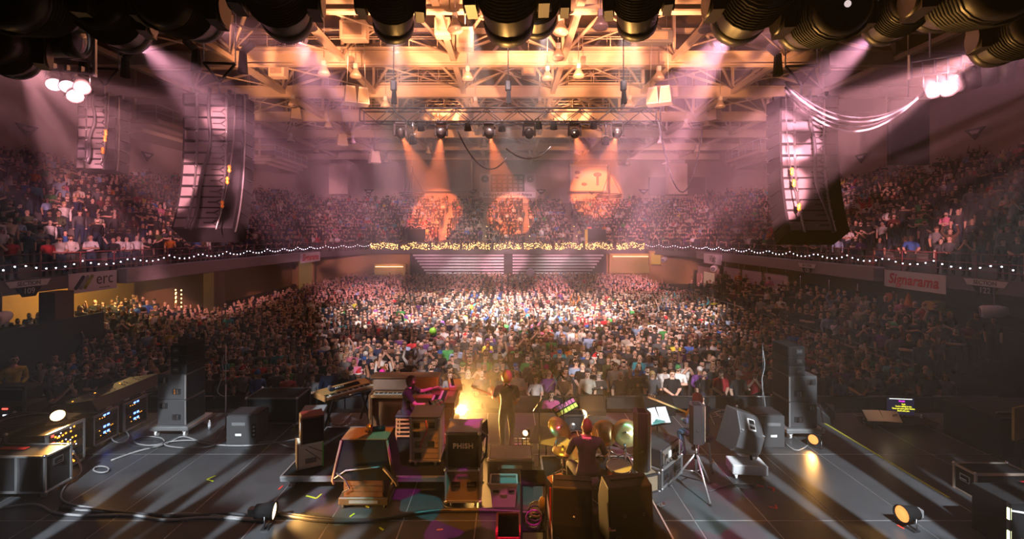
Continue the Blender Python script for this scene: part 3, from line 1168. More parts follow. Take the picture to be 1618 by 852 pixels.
for i, r_ in enumerate(rest):
    L = random_look(vr)
    cols['skin_colour'][i, :3] = L['skin']; cols['top_colour'][i, :3] = L['top'][1]
    cols['trouser_colour'][i, :3] = L['pants']; cols['hair_colour'][i, :3] = L['hair'][1]
    pi = wpick(vr, list(range(9)), W)
    idx[i] = pi * 4 + (vr.choice([0, 0, 0, 1, 3]) if L['sex'] == 'm' else 2)
    rz[i] = -math.atan2(r_[0], r_[1] - 4) * (1 if r_[3] else .6) + vr.uniform(-.4, .4)
    sc[i] = L['h']
for k, v in cols.items():
    a = me.attributes.new(k, 'FLOAT_COLOR', 'POINT')
    a.data.foreach_set('color', v.ravel())
a = me.attributes.new('figure', 'INT', 'POINT'); a.data.foreach_set('value', idx)
a = me.attributes.new('turn', 'FLOAT', 'POINT'); a.data.foreach_set('value', rz)
a = me.attributes.new('tall', 'FLOAT', 'POINT'); a.data.foreach_set('value', sc)
crowd = link('crowd', me)
tag(crowd, 'thousands of standing concertgoers filling the floor and the seating bowl', None, None, 'stuff')
ng = bpy.data.node_groups.new('crowd_nodes', 'GeometryNodeTree')
ng.interface.new_socket('Geometry', in_out='INPUT', socket_type='NodeSocketGeometry')
ng.interface.new_socket('Geometry', in_out='OUTPUT', socket_type='NodeSocketGeometry')
gi = N(ng, 'NodeGroupInput'); go = N(ng, 'NodeGroupOutput')
ci = N(ng, 'GeometryNodeCollectionInfo')
ci.inputs['Collection'].default_value = src
ci.inputs['Separate Children'].default_value = True
ci.inputs['Reset Children'].default_value = True
ip = N(ng, 'GeometryNodeInstanceOnPoints')
ip.inputs['Pick Instance'].default_value = True
def na(name, t):
    n = N(ng, 'GeometryNodeInputNamedAttribute', data_type=t)
    n.inputs['Name'].default_value = name
    return n.outputs['Attribute']
cx = N(ng, 'ShaderNodeCombineXYZ')
ng.links.new(na('turn', 'FLOAT'), cx.inputs[2])
ng.links.new(gi.outputs[0], ip.inputs['Points'])
ng.links.new(ci.outputs[0], ip.inputs['Instance'])
ng.links.new(na('figure', 'INT'), ip.inputs['Instance Index'])
er = N(ng, 'FunctionNodeEulerToRotation')
ng.links.new(cx.outputs[0], er.inputs[0])
ng.links.new(er.outputs[0], ip.inputs['Rotation'])
ng.links.new(na('tall', 'FLOAT'), ip.inputs['Scale'])
ng.links.new(ip.outputs[0], go.inputs[0])
md = crowd.modifiers.new('crowd', 'NODES')
md.node_group = ng
print('CROWD', len(rest), 'individuals', len(chosen) + len(near_bowl))

# ================================================================== fixtures of the hall
def glow(name, col, s):
    m = mat(name, tuple(c * .25 for c in col), .4, var=0, emit=col, es=s)
    m.cycles.emission_sampling = 'NONE'
    return m
bulb_w = glow('bulb_cool_white', (.86, .80, 1.0), 9)
bulb_a = glow('bulb_amber', (1.0, .55, .18), 7)
lens_or = glow('lens_orange', (1.0, .42, .18), 30)
lens_wh = glow('lens_white', (1.0, .82, .78), 12)

def text(s, size, loc, rot, m, parent=None, name='lettering', ext=.004, shear=0.0, bold=0.0, sx=1.0, align='CENTER', space=1.0):
    c = bpy.data.curves.new(name, 'FONT')
    c.body = s
    c.size = size
    c.extrude = ext
    c.shear = shear
    c.offset = bold
    c.align_x = align
    c.align_y = 'CENTER'
    c.space_character = space
    c.materials.append(m)
    c.resolution_u = 3
    tmp = bpy.data.objects.new(name, c)
    COL.objects.link(tmp)
    me_ = bpy.data.meshes.new_from_object(tmp.evaluated_get(bpy.context.evaluated_depsgraph_get()))
    bpy.data.objects.remove(tmp)
    me_.materials.clear()
    me_.materials.append(m)
    o = link(name, me_, parent, loc, rot)
    o.scale = (sx, 1, 1)
    return o

# ---- rails along the balcony edge
rail_m = mat('rail_dull_red', (.22, .04, .05), .45, var=.2)
def guard_rail(p, q, label, post_gap=1.9, h=1.05, mesh_m=rail_m):
    p, q = Vector(p), Vector(q)
    t = thing('guard_rail', label, 'railing', p)
    d = q - p
    for z in (h, h * .62, h * .3):
        MB().cyl((0, 0, z), d + Vector((0, 0, z)), .024, n=6).build('rail', mesh_m, t)
    k = max(1, round(d.length / post_gap))
    pm_ = MB().cyl((0, 0, 0), (0, 0, h), .028, n=6).mesh('post', mesh_m)
    for i in range(k + 1):
        link('post', pm_, t, d * (i / k))
    return t
r_in = offset(RAIL, .12)
def v3(p, z): return Vector((p.x, p.y, z))
y0 = 13.0
guard_rail((r_in[0].x, y0, BALZ), v3(r_in[1], BALZ), 'dull red guard rail on the balcony over the three-striped banner')
guard_rail(v3(r_in[1], BALZ), v3(r_in[2], BALZ), 'short dull red guard rail at the balcony corner over the smaller red-lettered banner')
guard_rail(v3(r_in[2], BALZ), v3(r_in[3], BALZ), 'dull red guard rail on the far balcony behind the amber garlands')
guard_rail(v3(r_in[3], BALZ), v3(r_in[4], BALZ), 'short dull red guard rail at the balcony corner over the ochre side doorway')
guard_rail((r_in[5].x, y0, BALZ), v3(r_in[4], BALZ), 'dull red guard rail on the balcony over the large red-lettered banner')

# ---- strings of globe lights in swags on the rail
def light_string(pts, z, label, n, swag, sag=.25):
    t = thing('string_lights', label, 'string lights', (0, 0, 0))
    P = [Vector(p) for p in pts]
    L = [0]
    for a, b in zip(P, P[1:]):
        L.append(L[-1] + (b - a).length)
    def pos(s):
        for i in range(len(P) - 1):
            if s <= L[i + 1] or i == len(P) - 2:
                u = (s - L[i]) / (L[i + 1] - L[i])
                q = P[i].lerp(P[i + 1], u)
                ph = (s / swag) % 1
                return Vector((q.x, q.y, z + .06 - sag * 4 * ph * (1 - ph)))
    MB().tube([pos(L[-1] * i / (n * 3)) for i in range(n * 3 + 1)], .008, 4).build('wire', cable_m, t)
    bm_ = MB().ball((0, 0, 0), .03, 8, 6).mesh('bulb', bulb_w)
    s_ = MB()
    for i in range(n):
        link('bulb', bm_, t, pos(L[-1] * (i + .5) / n) - Vector((0, 0, .035)))
ri = offset(RAIL, -.02)
light_string([(ri[0].x, 14, 0), (ri[1].x, ri[1].y, 0), (ri[2].x, ri[2].y, 0)], 3.52, 'cool white globe string lights swagged along the rail over the three-striped banner', 104, 2.9)
light_string([(ri[5].x, 14, 0), (ri[4].x, ri[4].y, 0), (ri[3].x, ri[3].y, 0)], 3.52, 'cool white globe string lights swagged along the rail over the large red-lettered banner', 104, 2.9)
for g in range(9):
    x0 = -17.1 + g * 3.81
    t = thing('light_garland', 'amber fairy light garland on the far balcony rail, number %s from the keyboard side' % ['one', 'two', 'three', 'four', 'five', 'six', 'seven', 'eight', 'nine'][g], 'garland', (x0, 59.92, 3.2), 0, 'garlands on the far balcony rail')
    mb = MB()
    for k in range(130):
        u = cr.random()
        mb.ball((u * 3.5, cr.uniform(-.08, .05), .5 - .75 * cr.random() - .12 * math.sin(u * 9)), .034, 5, 3)
    tag(mb.build('fairy_light', bulb_a, t), kind='stuff')
    MB().tube([(u / 12 * 3.55, 0, .25 + .1 * math.sin(u * 2.1)) for u in range(13)], .02, 5).build('wire', cable_m, t)

# ---- banners and signs on the balcony front
vin = mat('white_banner_vinyl', (.62, .60, .62), .6, var=.06)
redl = mat('red_lettering', (.55, .01, .03), .5, var=.05)
darkl = mat('charcoal_lettering', (.06, .06, .07), .5, var=.05)
def banner(x, ya, yb, z0, z1, label, side):
    t = thing('banner', label, 'banner', (x, (ya + yb) / 2, (z0 + z1) / 2))
    MB().box((0, 0, 0), (.03, abs(yb - ya), z1 - z0)).build('sheet', vin, t)
    for sy in (-1, 1):
        for sz in (-1, 1):
            MB().cyl((side * .0, sy * (abs(yb - ya) / 2 - .08), sz * ((z1 - z0) / 2 - .08)), (side * .03, sy * (abs(yb - ya) / 2 - .08), sz * ((z1 - z0) / 2 - .08)), .03, n=8).build('eyelet', steel, t)
    return t
# faces the middle of the hall: on the keyboard side it looks to +X, reading left to right is away from the camera
ROT_L = (R(90), 0, R(90))
ROT_R = (R(90), 0, R(-90))
t = banner(-19.93, 21.9, 24.6, 2.06, 2.98, 'white banner with three slanting stripes and thin lettering on the balcony front', 1)
for k, c in enumerate([(.03, .05, .09), (.30, .34, .36), (.28, .36, .04)]):
    m = mat('stripe_ink_%s' % ['navy', 'grey', 'green'][k], c, .5, var=.05)
    a = Vector((.022, -.98 + k * .24, -.22)); b = Vector((.022, -.60 + k * .24, .26))
    MB().cyl(a, a + Vector((.012, 0, 0)), .085, n=14).cyl(b, b + Vector((.012, 0, 0)), .085, n=14).bar(a + Vector((.006, 0, 0)), b + Vector((.006, 0, 0)), .17, .012, up=(1, 0, 0)).build('stripe', m, t)
text('erc', .82, (.02, .62, .10), ROT_L, darkl, t, sx=.95)
text('www.erc.com', .11, (.02, .6, -.32), ROT_L, darkl, t)
t = banner(19.93, 22.0, 25.6, 2.05, 2.92, 'large white banner with slanted red lettering on the balcony front', -1)
text('Signarama', .72, (-.02, .05, .0), ROT_R, redl, t, bold=.02, shear=.2, sx=.95, space=1.06)
t = banner(-19.43, 45.2, 49.9, 2.05, 2.98, 'small far white banner with red lettering under the balcony rail, keyboard side', 1)
text('Signarama', .9, (.02, .0, .0), ROT_L, redl, t, bold=.022, shear=.2, sx=1.0, space=1.06)
t = banner(19.43, 44.0, 48.0, 1.95, 2.9, 'dim grey lettered banner under the far balcony rail, bass side', -1)
text('Visit', .85, (-.02, 0, 0), ROT_R, darkl, t, bold=.02, shear=.2)
def section_sign(x, y, num, side, label):
    t = thing('section_sign', label, 'sign', (x, y, 2.72))
    s = side
    MB().poly([(0, -.95, .16), (0, .95, .16), (0, .78, -.10), (0, -.78, -.10)], .02 , (s, 0, 0)).build('plate', mat('sign_white', (.55, .53, .55), .5), t)
    MB().poly([(0, -.55, -.12), (0, .55, -.12), (0, .28, -.52), (0, -.28, -.52)], .02, (s, 0, 0)).build('number_plate', matte, t)
    rot = ROT_L if s > 0 else ROT_R
    text('SECTION', .24, (s * .024, 0, .03), rot, darkl, t, bold=.006)
    text(num, .34, (s * .024, 0, -.29), rot, mat('sign_white', (.55, .53, .55)), t)
section_sign(-19.93, 20.1, '109', 1, 'small white and black section sign on the keyboard side balcony front')
section_sign(19.93, 20.2, '122', -1, 'small white and black section sign on the bass side balcony front')
section_sign(19.42, 31.4, '123', -1, 'distant pale section sign under the far balcony beam')
# white horn loudspeakers under the balcony
def under_speaker(p, ax, label, s=1.0):
    t = thing('ceiling_speaker', label, 'loudspeaker', p)
    MB().lathe([(.02, -.3 * s), (.14 * s, -.3 * s), (.19 * s, -.1 * s), (.2 * s, .25 * s), (.16 * s, .32 * s), (.01, .32 * s)], (0, 0, 0), ax, 14).build('housing', white, t)
    MB().lathe([(.15 * s, .322 * s), (.02, .33 * s)], (0, 0, 0), ax, 12).build('grille', grey, t)
    MB().bar((0, 0, .1), (0, 0, .75 * s), .05).build('bracket', grey, t)
under_speaker((-19.2, 18.3, 1.62), (.3, -.9, -.1), 'white drum shaped loudspeaker under the balcony below the keyboard side section sign', 1.3)
under_speaker((19.3, 19.2, 1.72), (-.8, .5, -.1), 'white drum shaped loudspeaker under the balcony below the bass side section sign', 1.3)
under_speaker((18.6, 43.6, 1.75), (-.6, -.7, -.2), 'round white loudspeaker beside the dim grey banner', 1.4)
under_speaker((18.2, 56.4, 1.85), (-.6, -.7, -.2), 'round white loudspeaker in the far corner under the balcony', 1.4)
# V shaped section marks high on the walls
def wall_mark(p, nrm, label, s=.8):
    t = thing('wall_marker', label, 'sign', p, math.atan2(nrm[1], nrm[0]) - PI / 2, 'V shaped section markers on the upper walls')
    MB().poly([(-s, 0, .3 * s), (s, 0, .3 * s), (0, 0, -.75 * s)], .05, (0, 1, 0)).build('plate', matte, t)
    MB().poly([(-.5 * s, .052, .12 * s), (.5 * s, .052, .12 * s), (.28 * s, .052, -.18 * s), (-.28 * s, .052, -.18 * s)], .015, (0, 1, 0)).build('number_panel', mat('sign_white', (.5, .5, .5)), t)
for px in (583, 747, 855, 935, 1017):
    wall_mark(at(px, 302, 72.6), (0, -1), 'black V shaped section marker on the far wall, %s' % {583: 'beside the pale column', 747: 'beside the scoreboard banner lettering', 855: 'just past the scoreboard', 935: 'under the hanging picture screen', 1017: 'nearest the dark wall panel'}[px])
for py_, sd, tx in ((33, -1, 'nearest the stage'), (44, -1, 'midway along'), (54, -1, 'farthest'), (34, 1, 'nearest the stage'), (45, 1, 'midway along'), (55, 1, 'farthest')):
    wall_mark((sd * 32.85, py_, 12.0), (-sd, 0), 'V shaped section marker on the %s side wall, %s' % ('keyboard' if sd < 0 else 'bass', tx), .8)
# scoreboard with the arena name
t = thing('scoreboard', 'dark scoreboard over the white arena name board on the far wall', 'scoreboard', at(802, 302, 72.5))
MB().box((-.0, 0, 1.2), (5.0, .3, 2.6)).build('panel', matte, t)
for i in range(6):
    for j in range(4):
        MB().box((-2.0 + i * .8, -.17, .2 + j * .6), (.5, .04, .4)).build('digit_window', mat('window_grey', (.25, .22, .22), .5), t)
for sx in (-1, 1):
    MB().box((sx * 3.4, 0, 1.3), (1.7, .2, 2.6)).build('side_panel', mat('sign_white', (.5, .5, .5)), t)
    MB().lathe([(.55, 0), (.5, .05), (.1, .06)], (sx * 3.4, -.1, 1.8), (0, -1, 0), 18).build('emblem', darkl, t)
MB().box((0, -.05, -.55), (8.4, .2, .9)).build('name_board', white, t)
text('ExploreAsheville.com Arena', .68, (0, -.17, -.55), (R(90), 0, 0), darkl, t, bold=.015, sx=.93)
# hanging projection screens
for px, py_, w, h, lab in ((930, 283, 5.2, 3.3, 'pale hanging screen with dark line drawings by the far wall'), (693, 277, 10.5, 4.2, 'dim blank hanging screen by the far wall')):
    p = at(px, py_, 66)
    t = thing('screen', lab, 'screen', p)
    w = w if px == 930 else 9
    MB().box((0, 0, 0), (w, .06, h)).build('sheet', mat('screen_%d' % px, (.5, .42, .36) if px == 930 else (.20, .16, .14), .8, var=.05), t)
    for sx in (-1, 1):
        MB().bar((sx * w / 2, 0, -h / 2), (sx * w / 2, 0, h / 2 + .3), .2).build('side_frame', darksteel, t)
    MB().bar((-w / 2, 0, h / 2 + .2), (w / 2, 0, h / 2 + .2), .3).build('roller', cream, t)
    for sx in (-1, 1):
        MB().cyl((sx * w / 2, 0, h / 2), (sx * w / 2, 0, 19.42 - p.z), .03, n=5).build('wire', steel, t)
    MB().bar((-w / 2, 0, -h / 2), (w / 2, 0, -h / 2), .14).build('bottom_bar', grey, t)
    if px == 930:
        for (x, z, a) in ((-1.5, .9, 1), (-1.6, .2, .7), (-.6, -.7, 1), (1.2, .6, 1.4)):
            MB().ball((x, -.04, z), .42 * a, 9, 5, 0, (1, .1, .55)).build('drawing', darkl, t)
        MB().bar((1.2, -.05, -.9), (1.2, -.05, .3), .3).build('drawing', darkl, t)
# dark vomitory doors in the far bowl with the yellow door light put into emissive jambs
for px, sgn in ((658, 1), (943, -1)):
    p = at(px, 390, 61.5)
    t = thing('entrance', 'dark doorway with a yellow glowing jamb in the far seating, %s' % ('below the orange beams' if px < 800 else 'below the hanging picture screen'), 'doorway', (p.x, 61.2, BALZ), 0)
    MB().box((0, 2.0, 1.25), (2.4, 2.8, 2.5)).build('opening', matte, t)
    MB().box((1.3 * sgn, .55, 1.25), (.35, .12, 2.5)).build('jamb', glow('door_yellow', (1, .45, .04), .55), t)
    MB().box((.9 * sgn, .5, 2.7), (.5, .1, .22)).build('exit_sign', glow('exit_red', (1, .15, .12), .8), t)
# aisle steps between the far blocks
stp = mat('aisle_step_tan', (.42, .32, .2), .8)
for a in AISLES:
    t = thing('aisle', 'tan stepped aisle in the far seating, %s' % {-8.4: 'nearest the piano side', -3.2: 'under the scoreboard edge', 2.5: 'just past the scoreboard', 8.6: 'under the hanging picture screen'}[a], 'stairs', (a, 60.1, BALZ))
    for k in range(ROWS - 1):
        MB().box((0, k * RD + .43, k * RH + .05), (.8, .8, .1)).build('step', stp, t)
        MB().box((0, k * RD + .9, k * RH + .3), (.8, .3, .1)).build('step', stp, t)
    for k in (3, 6):
        MB().ball((.3, k * RD + .1, k * RH + .3), .05, 6, 4).build('step_light', bulb_a, t)
# columns of the far wall
for sx in (-1, 1):
    p = at(533 if sx < 0 else 1073, 300, 66)
    struct(MB().box((p.x, 67, 12.4), (2.6, 1.2, 4.2)).build('column', mat('column_cream', (.62, .50, .40), .7)))
struct(MB().box((at(1075, 305, 68).x, 69, 11.6), (30.0 * 0 + 8.2, .5, 2.6)).build('wall_panel', mat('dark_panel', (.10, .07, .06), .7)))
# yellow stadium seats showing among the near rows
ym_ = mat('yellow_seat_plastic', (.42, .30, .03), .45, var=.15)
sp_ = MB().box((0, -.18, .42), (.46, .40, .05), bevel=.02).mesh('seat', ym_)
sb_ = MB().box((0, .05, .68), (.46, .05, .46), RX(R(-10)), bevel=.02).mesh('backrest', ym_)
sl_ = MB().bar((0, -.1, 0), (0, -.1, .4), .06).mesh('pedestal', darksteel)
nseat = 0
for (px, py_, k) in [(108, 255, 8), (118, 262, 8), (128, 268, 8), (160, 270, 8), (170, 276, 8), (182, 282, 8), (190, 288, 8), (120, 278, 7), (132, 284, 7), (178, 300, 7), (186, 293, 7), (195, 297, 7), (110, 268, 7), (172, 364, 2), (180, 368, 2)]:
    X = -20 - k * RD - .5
    Y = F * -X / (VX - px)
    t = thing('stadium_seat', 'empty yellow plastic stadium seat, %s of the tenth-row block nearest the outer speaker array' % ['first', 'second', 'third', 'fourth', 'fifth', 'sixth', 'seventh', 'eighth', 'ninth', 'tenth', 'eleventh', 'twelfth', 'thirteenth', 'fourteenth', 'fifteenth'][nseat], 'seat', (X, Y, BALZ + k * RH), R(75), 'empty yellow stadium seats')
    nseat += 1
    link('seat', sp_, t); link('backrest', sb_, t); link('pedestal', sl_, t)

# ---- far end under the balcony: retracted bleachers and lit doorways
sl_m = mat('bleacher_white_slat', (.80, .78, .80), .35, var=.1, scale=2)
t = thing('bleachers', 'bank of pale retracted bleachers stacked in horizontal slats under the far balcony', 'bleachers', (0, 60.2, FLZ))
MB().box((0, .9, 1.95), (24.6, 1.2, 3.9)).build('carcass', mat('bleacher_dark', (.07, .055, .06), .7), t)
for k in range(9):
    z = 3.75 - k * .37
    w = 11.9 - .28 * k
    for x0, x1 in ((-w, -.55), (.55, w)):
        MB().box(((x0 + x1) / 2, .22 - .02 * k, z), (x1 - x0, .16, .20)).build('bench_slat', sl_m, t)
    MB().box((0, .25, z), (1.05, .1, .1)).build('centre_rung', mat('bleacher_dark', (.07, .055, .06)), t)
def lit_door(px0, px1, y0, y1, Y, col, s, label, canopy=True):
    a, b = at(px0, y1, Y), at(px1, y0, Y)
    t = thing('lit_doorway', label, 'doorway', ((a.x + b.x) / 2, Y, a.z))
    w, h = abs(b.x - a.x), b.z - a.z
    MB().box((0, .1, h / 2), (w, .08, h)).build('glowing_recess', glow('door_%s' % str(px0), col, s), t)  # light from beyond the doorway is put in as flat emission
    for sx in (-1, 1):
        MB().box((sx * (w / 2 + .1), 0, h / 2), (.2, .3, h + .2)).build('jamb', mat('ochre_wall', (.4, .24, .08)), t)
    MB().box((0, 0, h + .12), (w + .4, .3, .25)).build('lintel', mat('ochre_wall', (.4, .24, .08)), t)
    if canopy:
        MB().box((0, -.3, h - .1), (w * .9, .15, .06)).build('lamp_strip', glow('strip_amber', (1, .62, .25), 5), t)
lit_door(592, 640, 420, 436, 58.7, (.75, .36, .12), .22, 'amber lit doorway beside the bleachers, under a bright strip lamp')
lit_door(965, 1026, 404, 432, 59.0, (.62, .30, .07), .30, 'tall amber lit bay beside the bleachers with a strip lamp')
lit_door(1028, 1044, 400, 418, 58.0, (.85, .48, .05), .35, 'small ochre lit panel at the far corner', False)
lit_door(472, 494, 410, 459, 55.0, (.55, .32, .10), .16, 'dim ochre doorway under the small far red-lettered banner', False)
# side lobby mouth on the keyboard side
t = thing('lobby_opening', 'ochre lit lobby opening under the three-striped banner', 'doorway', (-24.6, 27, FLZ))
MB().box((-1.2, 0, 1.95), (.15, 12.5, 3.9)).build('back_wall', mat('ochre_plaster', (.55, .33, .10), .8, var=.1), t)
MB().box((4.9, -5.9, 1.95), (.7, .9, 3.9)).build('pillar', mat('brown_pillar', (.10, .06, .03), .7), t)
MB().box((4.9, 5.4, 1.95), (.7, 1.2, 3.9)).build('pillar', mat('brown_pillar', (.10, .06, .03), .7), t)
for k in range(14):
    MB().ball((3.0, 4.6 + .35 * math.cos(k * 2.1), 1.6 + k * .09), .05, 6, 4).build('fairy_bulb', bulb_a, t)
lob = bpy.data.lights.new('lobby_lamp', 'POINT'); lob.energy = 420; lob.color = (1, .62, .22); lob.shadow_soft_size = .3
lo = bpy.data.objects.new('lobby_lamp', lob); COL.objects.link(lo); lo.location = (-22.6, 27, 1.9)
# bar and tables on the bass side under the balcony
t = thing('doorway_kiosk', 'pink lit doorway and notice boards under the far side balcony', 'kiosk', (18.9, 46.5, FLZ))
MB().box((.3, 0, 1.6), (.2, 4.6, 3.2)).build('wall', mat('kiosk_tan', (.36, .24, .2), .7), t)
MB().box((.15, -.6, 1.5), (.1, 2.2, 2.5)).build('lit_window', glow('kiosk_light', (.9, .5, .35), .30), t)
MB().box((.12, 1.6, 1.3), (.1, 1.1, 2.4)).build('door_panel', mat('salmon_door', (.55, .3, .25), .6), t)
for k in range(3):
    t = thing('notice_board', 'pinkish notice board hung under the side balcony, %s from the kiosk' % ['first', 'second', 'third'][k], 'board', (19.15, 41.4 - 3.4 * k, 1.35))
    MB().box((0, 0, 0), (.06, 3.0, 1.1)).build('sheet', mat('board_pink', (.5, .38, .42), .6, var=.2), t)
    MB().bar((0, -1.5, .57), (0, 1.5, .57), .06).build('top_rail', grey, t)
    for sy in (-1.2, 1.2):
        MB().cyl((0, sy, .55), (0, sy, 1.0), .02, n=5).build('hanger', steel, t)
for k, (yy, hh, c, lab) in enumerate([(25.5, .7, (.6, .16, .04), 'orange bucket'), (24.4, .9, (.75, .25, .05), 'orange traffic cone'), (22.9, .6, (.5, .38, .1), 'tan carton')]):
    t = thing('carton' if k == 2 else 'traffic_cone' if k == 1 else 'bucket', '%s on the ledge behind the black side wall' % lab, 'container', (20.2, yy, 1.1))
    if k == 2:
        MB().box((0, 0, .25), (.5, .6, .5), bevel=.02).build('body', mat('carton', c), t); MB().box((0, 0, .51), (.54, .3, .03)).build('flap', mat('carton', c), t)
    else:
        MB().lathe([(.25, 0), (.25 if k == 0 else .04, hh * .8)], (0, 0, .02), n=12).build('body', mat('orange_%d' % k, c), t); MB().box((0, 0, .015), (.6, .6, .03)).build('base', mat('orange_%d' % k, c), t)
struct(MB().box((21.2, 25, .5), (2.6, 22, 1.2)).build('ledge_floor', matte))
struct(MB().box((-21.6, 12.5, .0), (3.6, 12, 2.2)).build('ledge_floor', matte))
# poles on top of the dark guard walls
for (px, py0, py1, lab) in ((1265, 460, 483, 'far'), (1310, 470, 490, 'middle'), (1355, 478, 496, 'near')):
    X = 19.28; Y = F * X / (px - VX)
    p = at(px, py1, Y)
    t = thing('stanchion', 'slim pale stanchion on the dark side wall, the %s one of three' % lab, 'post', (X, Y, 1.1))
    MB().cyl((0, 0, 0), (0, 0, .95), .025, n=8).build('post', steel, t)
    MB().cyl((0, 0, 0), (0, 0, .03), .12, n=10).build('base', darksteel, t)

# ---- side platform with its rail
struct(MB().box((17.3, 30.2, -1.28), (3.4, 24.4, .6)).build('platform_floor', matte))
guard_rail((15.25, 18.2, -.98), (15.25, 29.2, -.98), 'dark rail with boards in front of the raised side platform', 1.8, 1.0, darksteel)
guard_rail((15.25, 31.5, -.98), (15.25, 42.0, -.98), 'pale metal rail of the far ramp beside the crowd', 2.0, 1.0, steel)
for k in range(6):
    t = thing('rail_board', 'dark board hung on the raised platform rail, place %s from the stage' % ['one', 'two', 'three', 'four', 'five', 'six'][k], 'board', (15.14, 19.1 + 1.8 * k, -.5))
    MB().box((0, 0, 0), (.05, 1.7, .62)).build('sheet', mat('board_maroon', (.16, .02, .035), .6) if k in (2, 3) else matte, t)
    MB().bar((0, -.85, .33), (0, .85, .33), .07).build('top_rail', mat('rail_maroon_grey', (.25, .13, .14), .5), t)
# ---- crowd barrier in front of the stage
bar_mesh = None
for k in range(15):
    t = thing('barrier', 'steel crowd barrier panel at the foot of the stage, %s along from the amplifier racks' % ['first', 'second', 'third', 'fourth', 'fifth', 'sixth', 'seventh', 'eighth', 'ninth', 'tenth', 'eleventh', 'twelfth', 'thirteenth', 'fourteenth', 'fifteenth'][k], 'barrier', (-14.7 + k * 2.1, 15.55, FLZ), 0, 'crowd barrier panels')
    if bar_mesh is None:
        bar_mesh = [('panel', MB().box((0, 0, .6), (2.06, .03, 1.1)).mesh('panel', darksteel)), ('top_rail', MB().cyl((-1.03, 0, 1.17), (1.03, 0, 1.17), .035, n=8).mesh('top_rail', darksteel)), ('foot', MB().box((0, -.4, .02), (2.0, .8, .04)).mesh('foot', darksteel))]
    for n_, me_ in bar_mesh:
        link(n_, me_, t)

# ---- balls over the crowd
for px, py_, Y, r, c, lab in ((684, 524, 20.5, .16, (.25, .75, .06), 'lime green balloon bouncing over the crowd'), (838, 431, 50, .42, (.75, .78, .95), 'pale blue beach ball high over the back of the crowd'), (923, 448, 50, .36, (.75, .03, .05), 'red balloon over the back of the crowd')):
    t = thing('balloon', lab, 'balloon', at(px, py_, Y))
    MB().ball((0, 0, 0), r, 16, 12, 0, (1, 1, 1.05)).build('skin', mat('balloon_%d' % px, c, .35, var=.03), t)
    MB().cyl((0, 0, -r * 1.04), (0, 0, -r * 1.2), .01, r * .12, 8).build('knot', mat('balloon_%d' % px, c), t)

# ---- catwalks on the girders
def catwalk(x0, x1, gy, label, rails=True):
    t = thing('catwalk', label, 'catwalk', ((x0 + x1) / 2, gy, 15.84))
    w = x1 - x0
    MB().box((0, 0, .04), (w, 1.1, .07)).build('walkway', cream, t)
    for sy in (-.5, .5):
        for z in (.55, 1.08):
            MB().cyl((-w / 2, sy, z), (w / 2, sy, z), .03, n=6).build('rail', cream, t)
        k = max(2, round(w / 1.6))
        for i in range(k + 1):
            MB().cyl((-w / 2 + w * i / k, sy, .07), (-w / 2 + w * i / k, sy, 1.08), .026, n=6).build('post', cream, t)
catwalk(-9.6, -3.6, 36.0, 'cream railed catwalk on the second girder, by the chain motor')
catwalk(4.4, 10, 36.0, 'cream railed catwalk on the second girder, by the square speaker cluster')
catwalk(-16, -4.2, 29.2, 'cream railed catwalk on the nearest full girder')
catwalk(4.4, 9.4, 29.2, 'short cream railed catwalk on the nearest full girder with pipe racks')
catwalk(-9, 9, 43.6, 'long cream railed catwalk on the third girder over the black truss')
catwalk(-19, -10.5, 43.6, 'cream railed catwalk on the third girder over the side seats')
# stair platforms on the side walls
def wall_platform(x, y0, y1, z, label, sd):
    t = thing('platform', label, 'platform', (x, (y0 + y1) / 2, z))
    L_ = y1 - y0
    for k in range(3):
        MB().box((sd * .4 * k, 0, -.35 * k), (3.6 - .4 * k, L_, .3)).build('edge_beam', cream, t)
    for yy in (-L_ / 2, L_ / 2):
        MB().bar((0, yy, 0), (0, yy, 6.2), .2).build('hanger', cream, t)
    for z_ in (.7, 1.3):
        MB().cyl((-sd * 1.7, -L_ / 2, z_), (-sd * 1.7, L_ / 2, z_), .04, n=6).build('rail', white, t)
        MB().cyl((-sd * 1.7, -L_ / 2, z_), (sd * 1.7, -L_ / 2, z_), .04, n=6).build('rail', white, t)
    for i in range(6):
        MB().cyl((-sd * 1.7, -L_ / 2 + L_ * i / 5, .1), (-sd * 1.7, -L_ / 2 + L_ * i / 5, 1.3), .04, n=6).build('post', white, t)
wall_platform(-29.0, 37.5, 47.0, 13.6, 'cream service platform with white railings on the keyboard side wall, nearest the main speaker array', -1)
wall_platform(-27.5, 53.5, 62.0, 13.4, 'cream service platform with white railings at the far end of the keyboard side wall', -1)
wall_platform(27.8, 50, 58, 13.4, 'cream service platform with white railings on the bass side wall', 1)

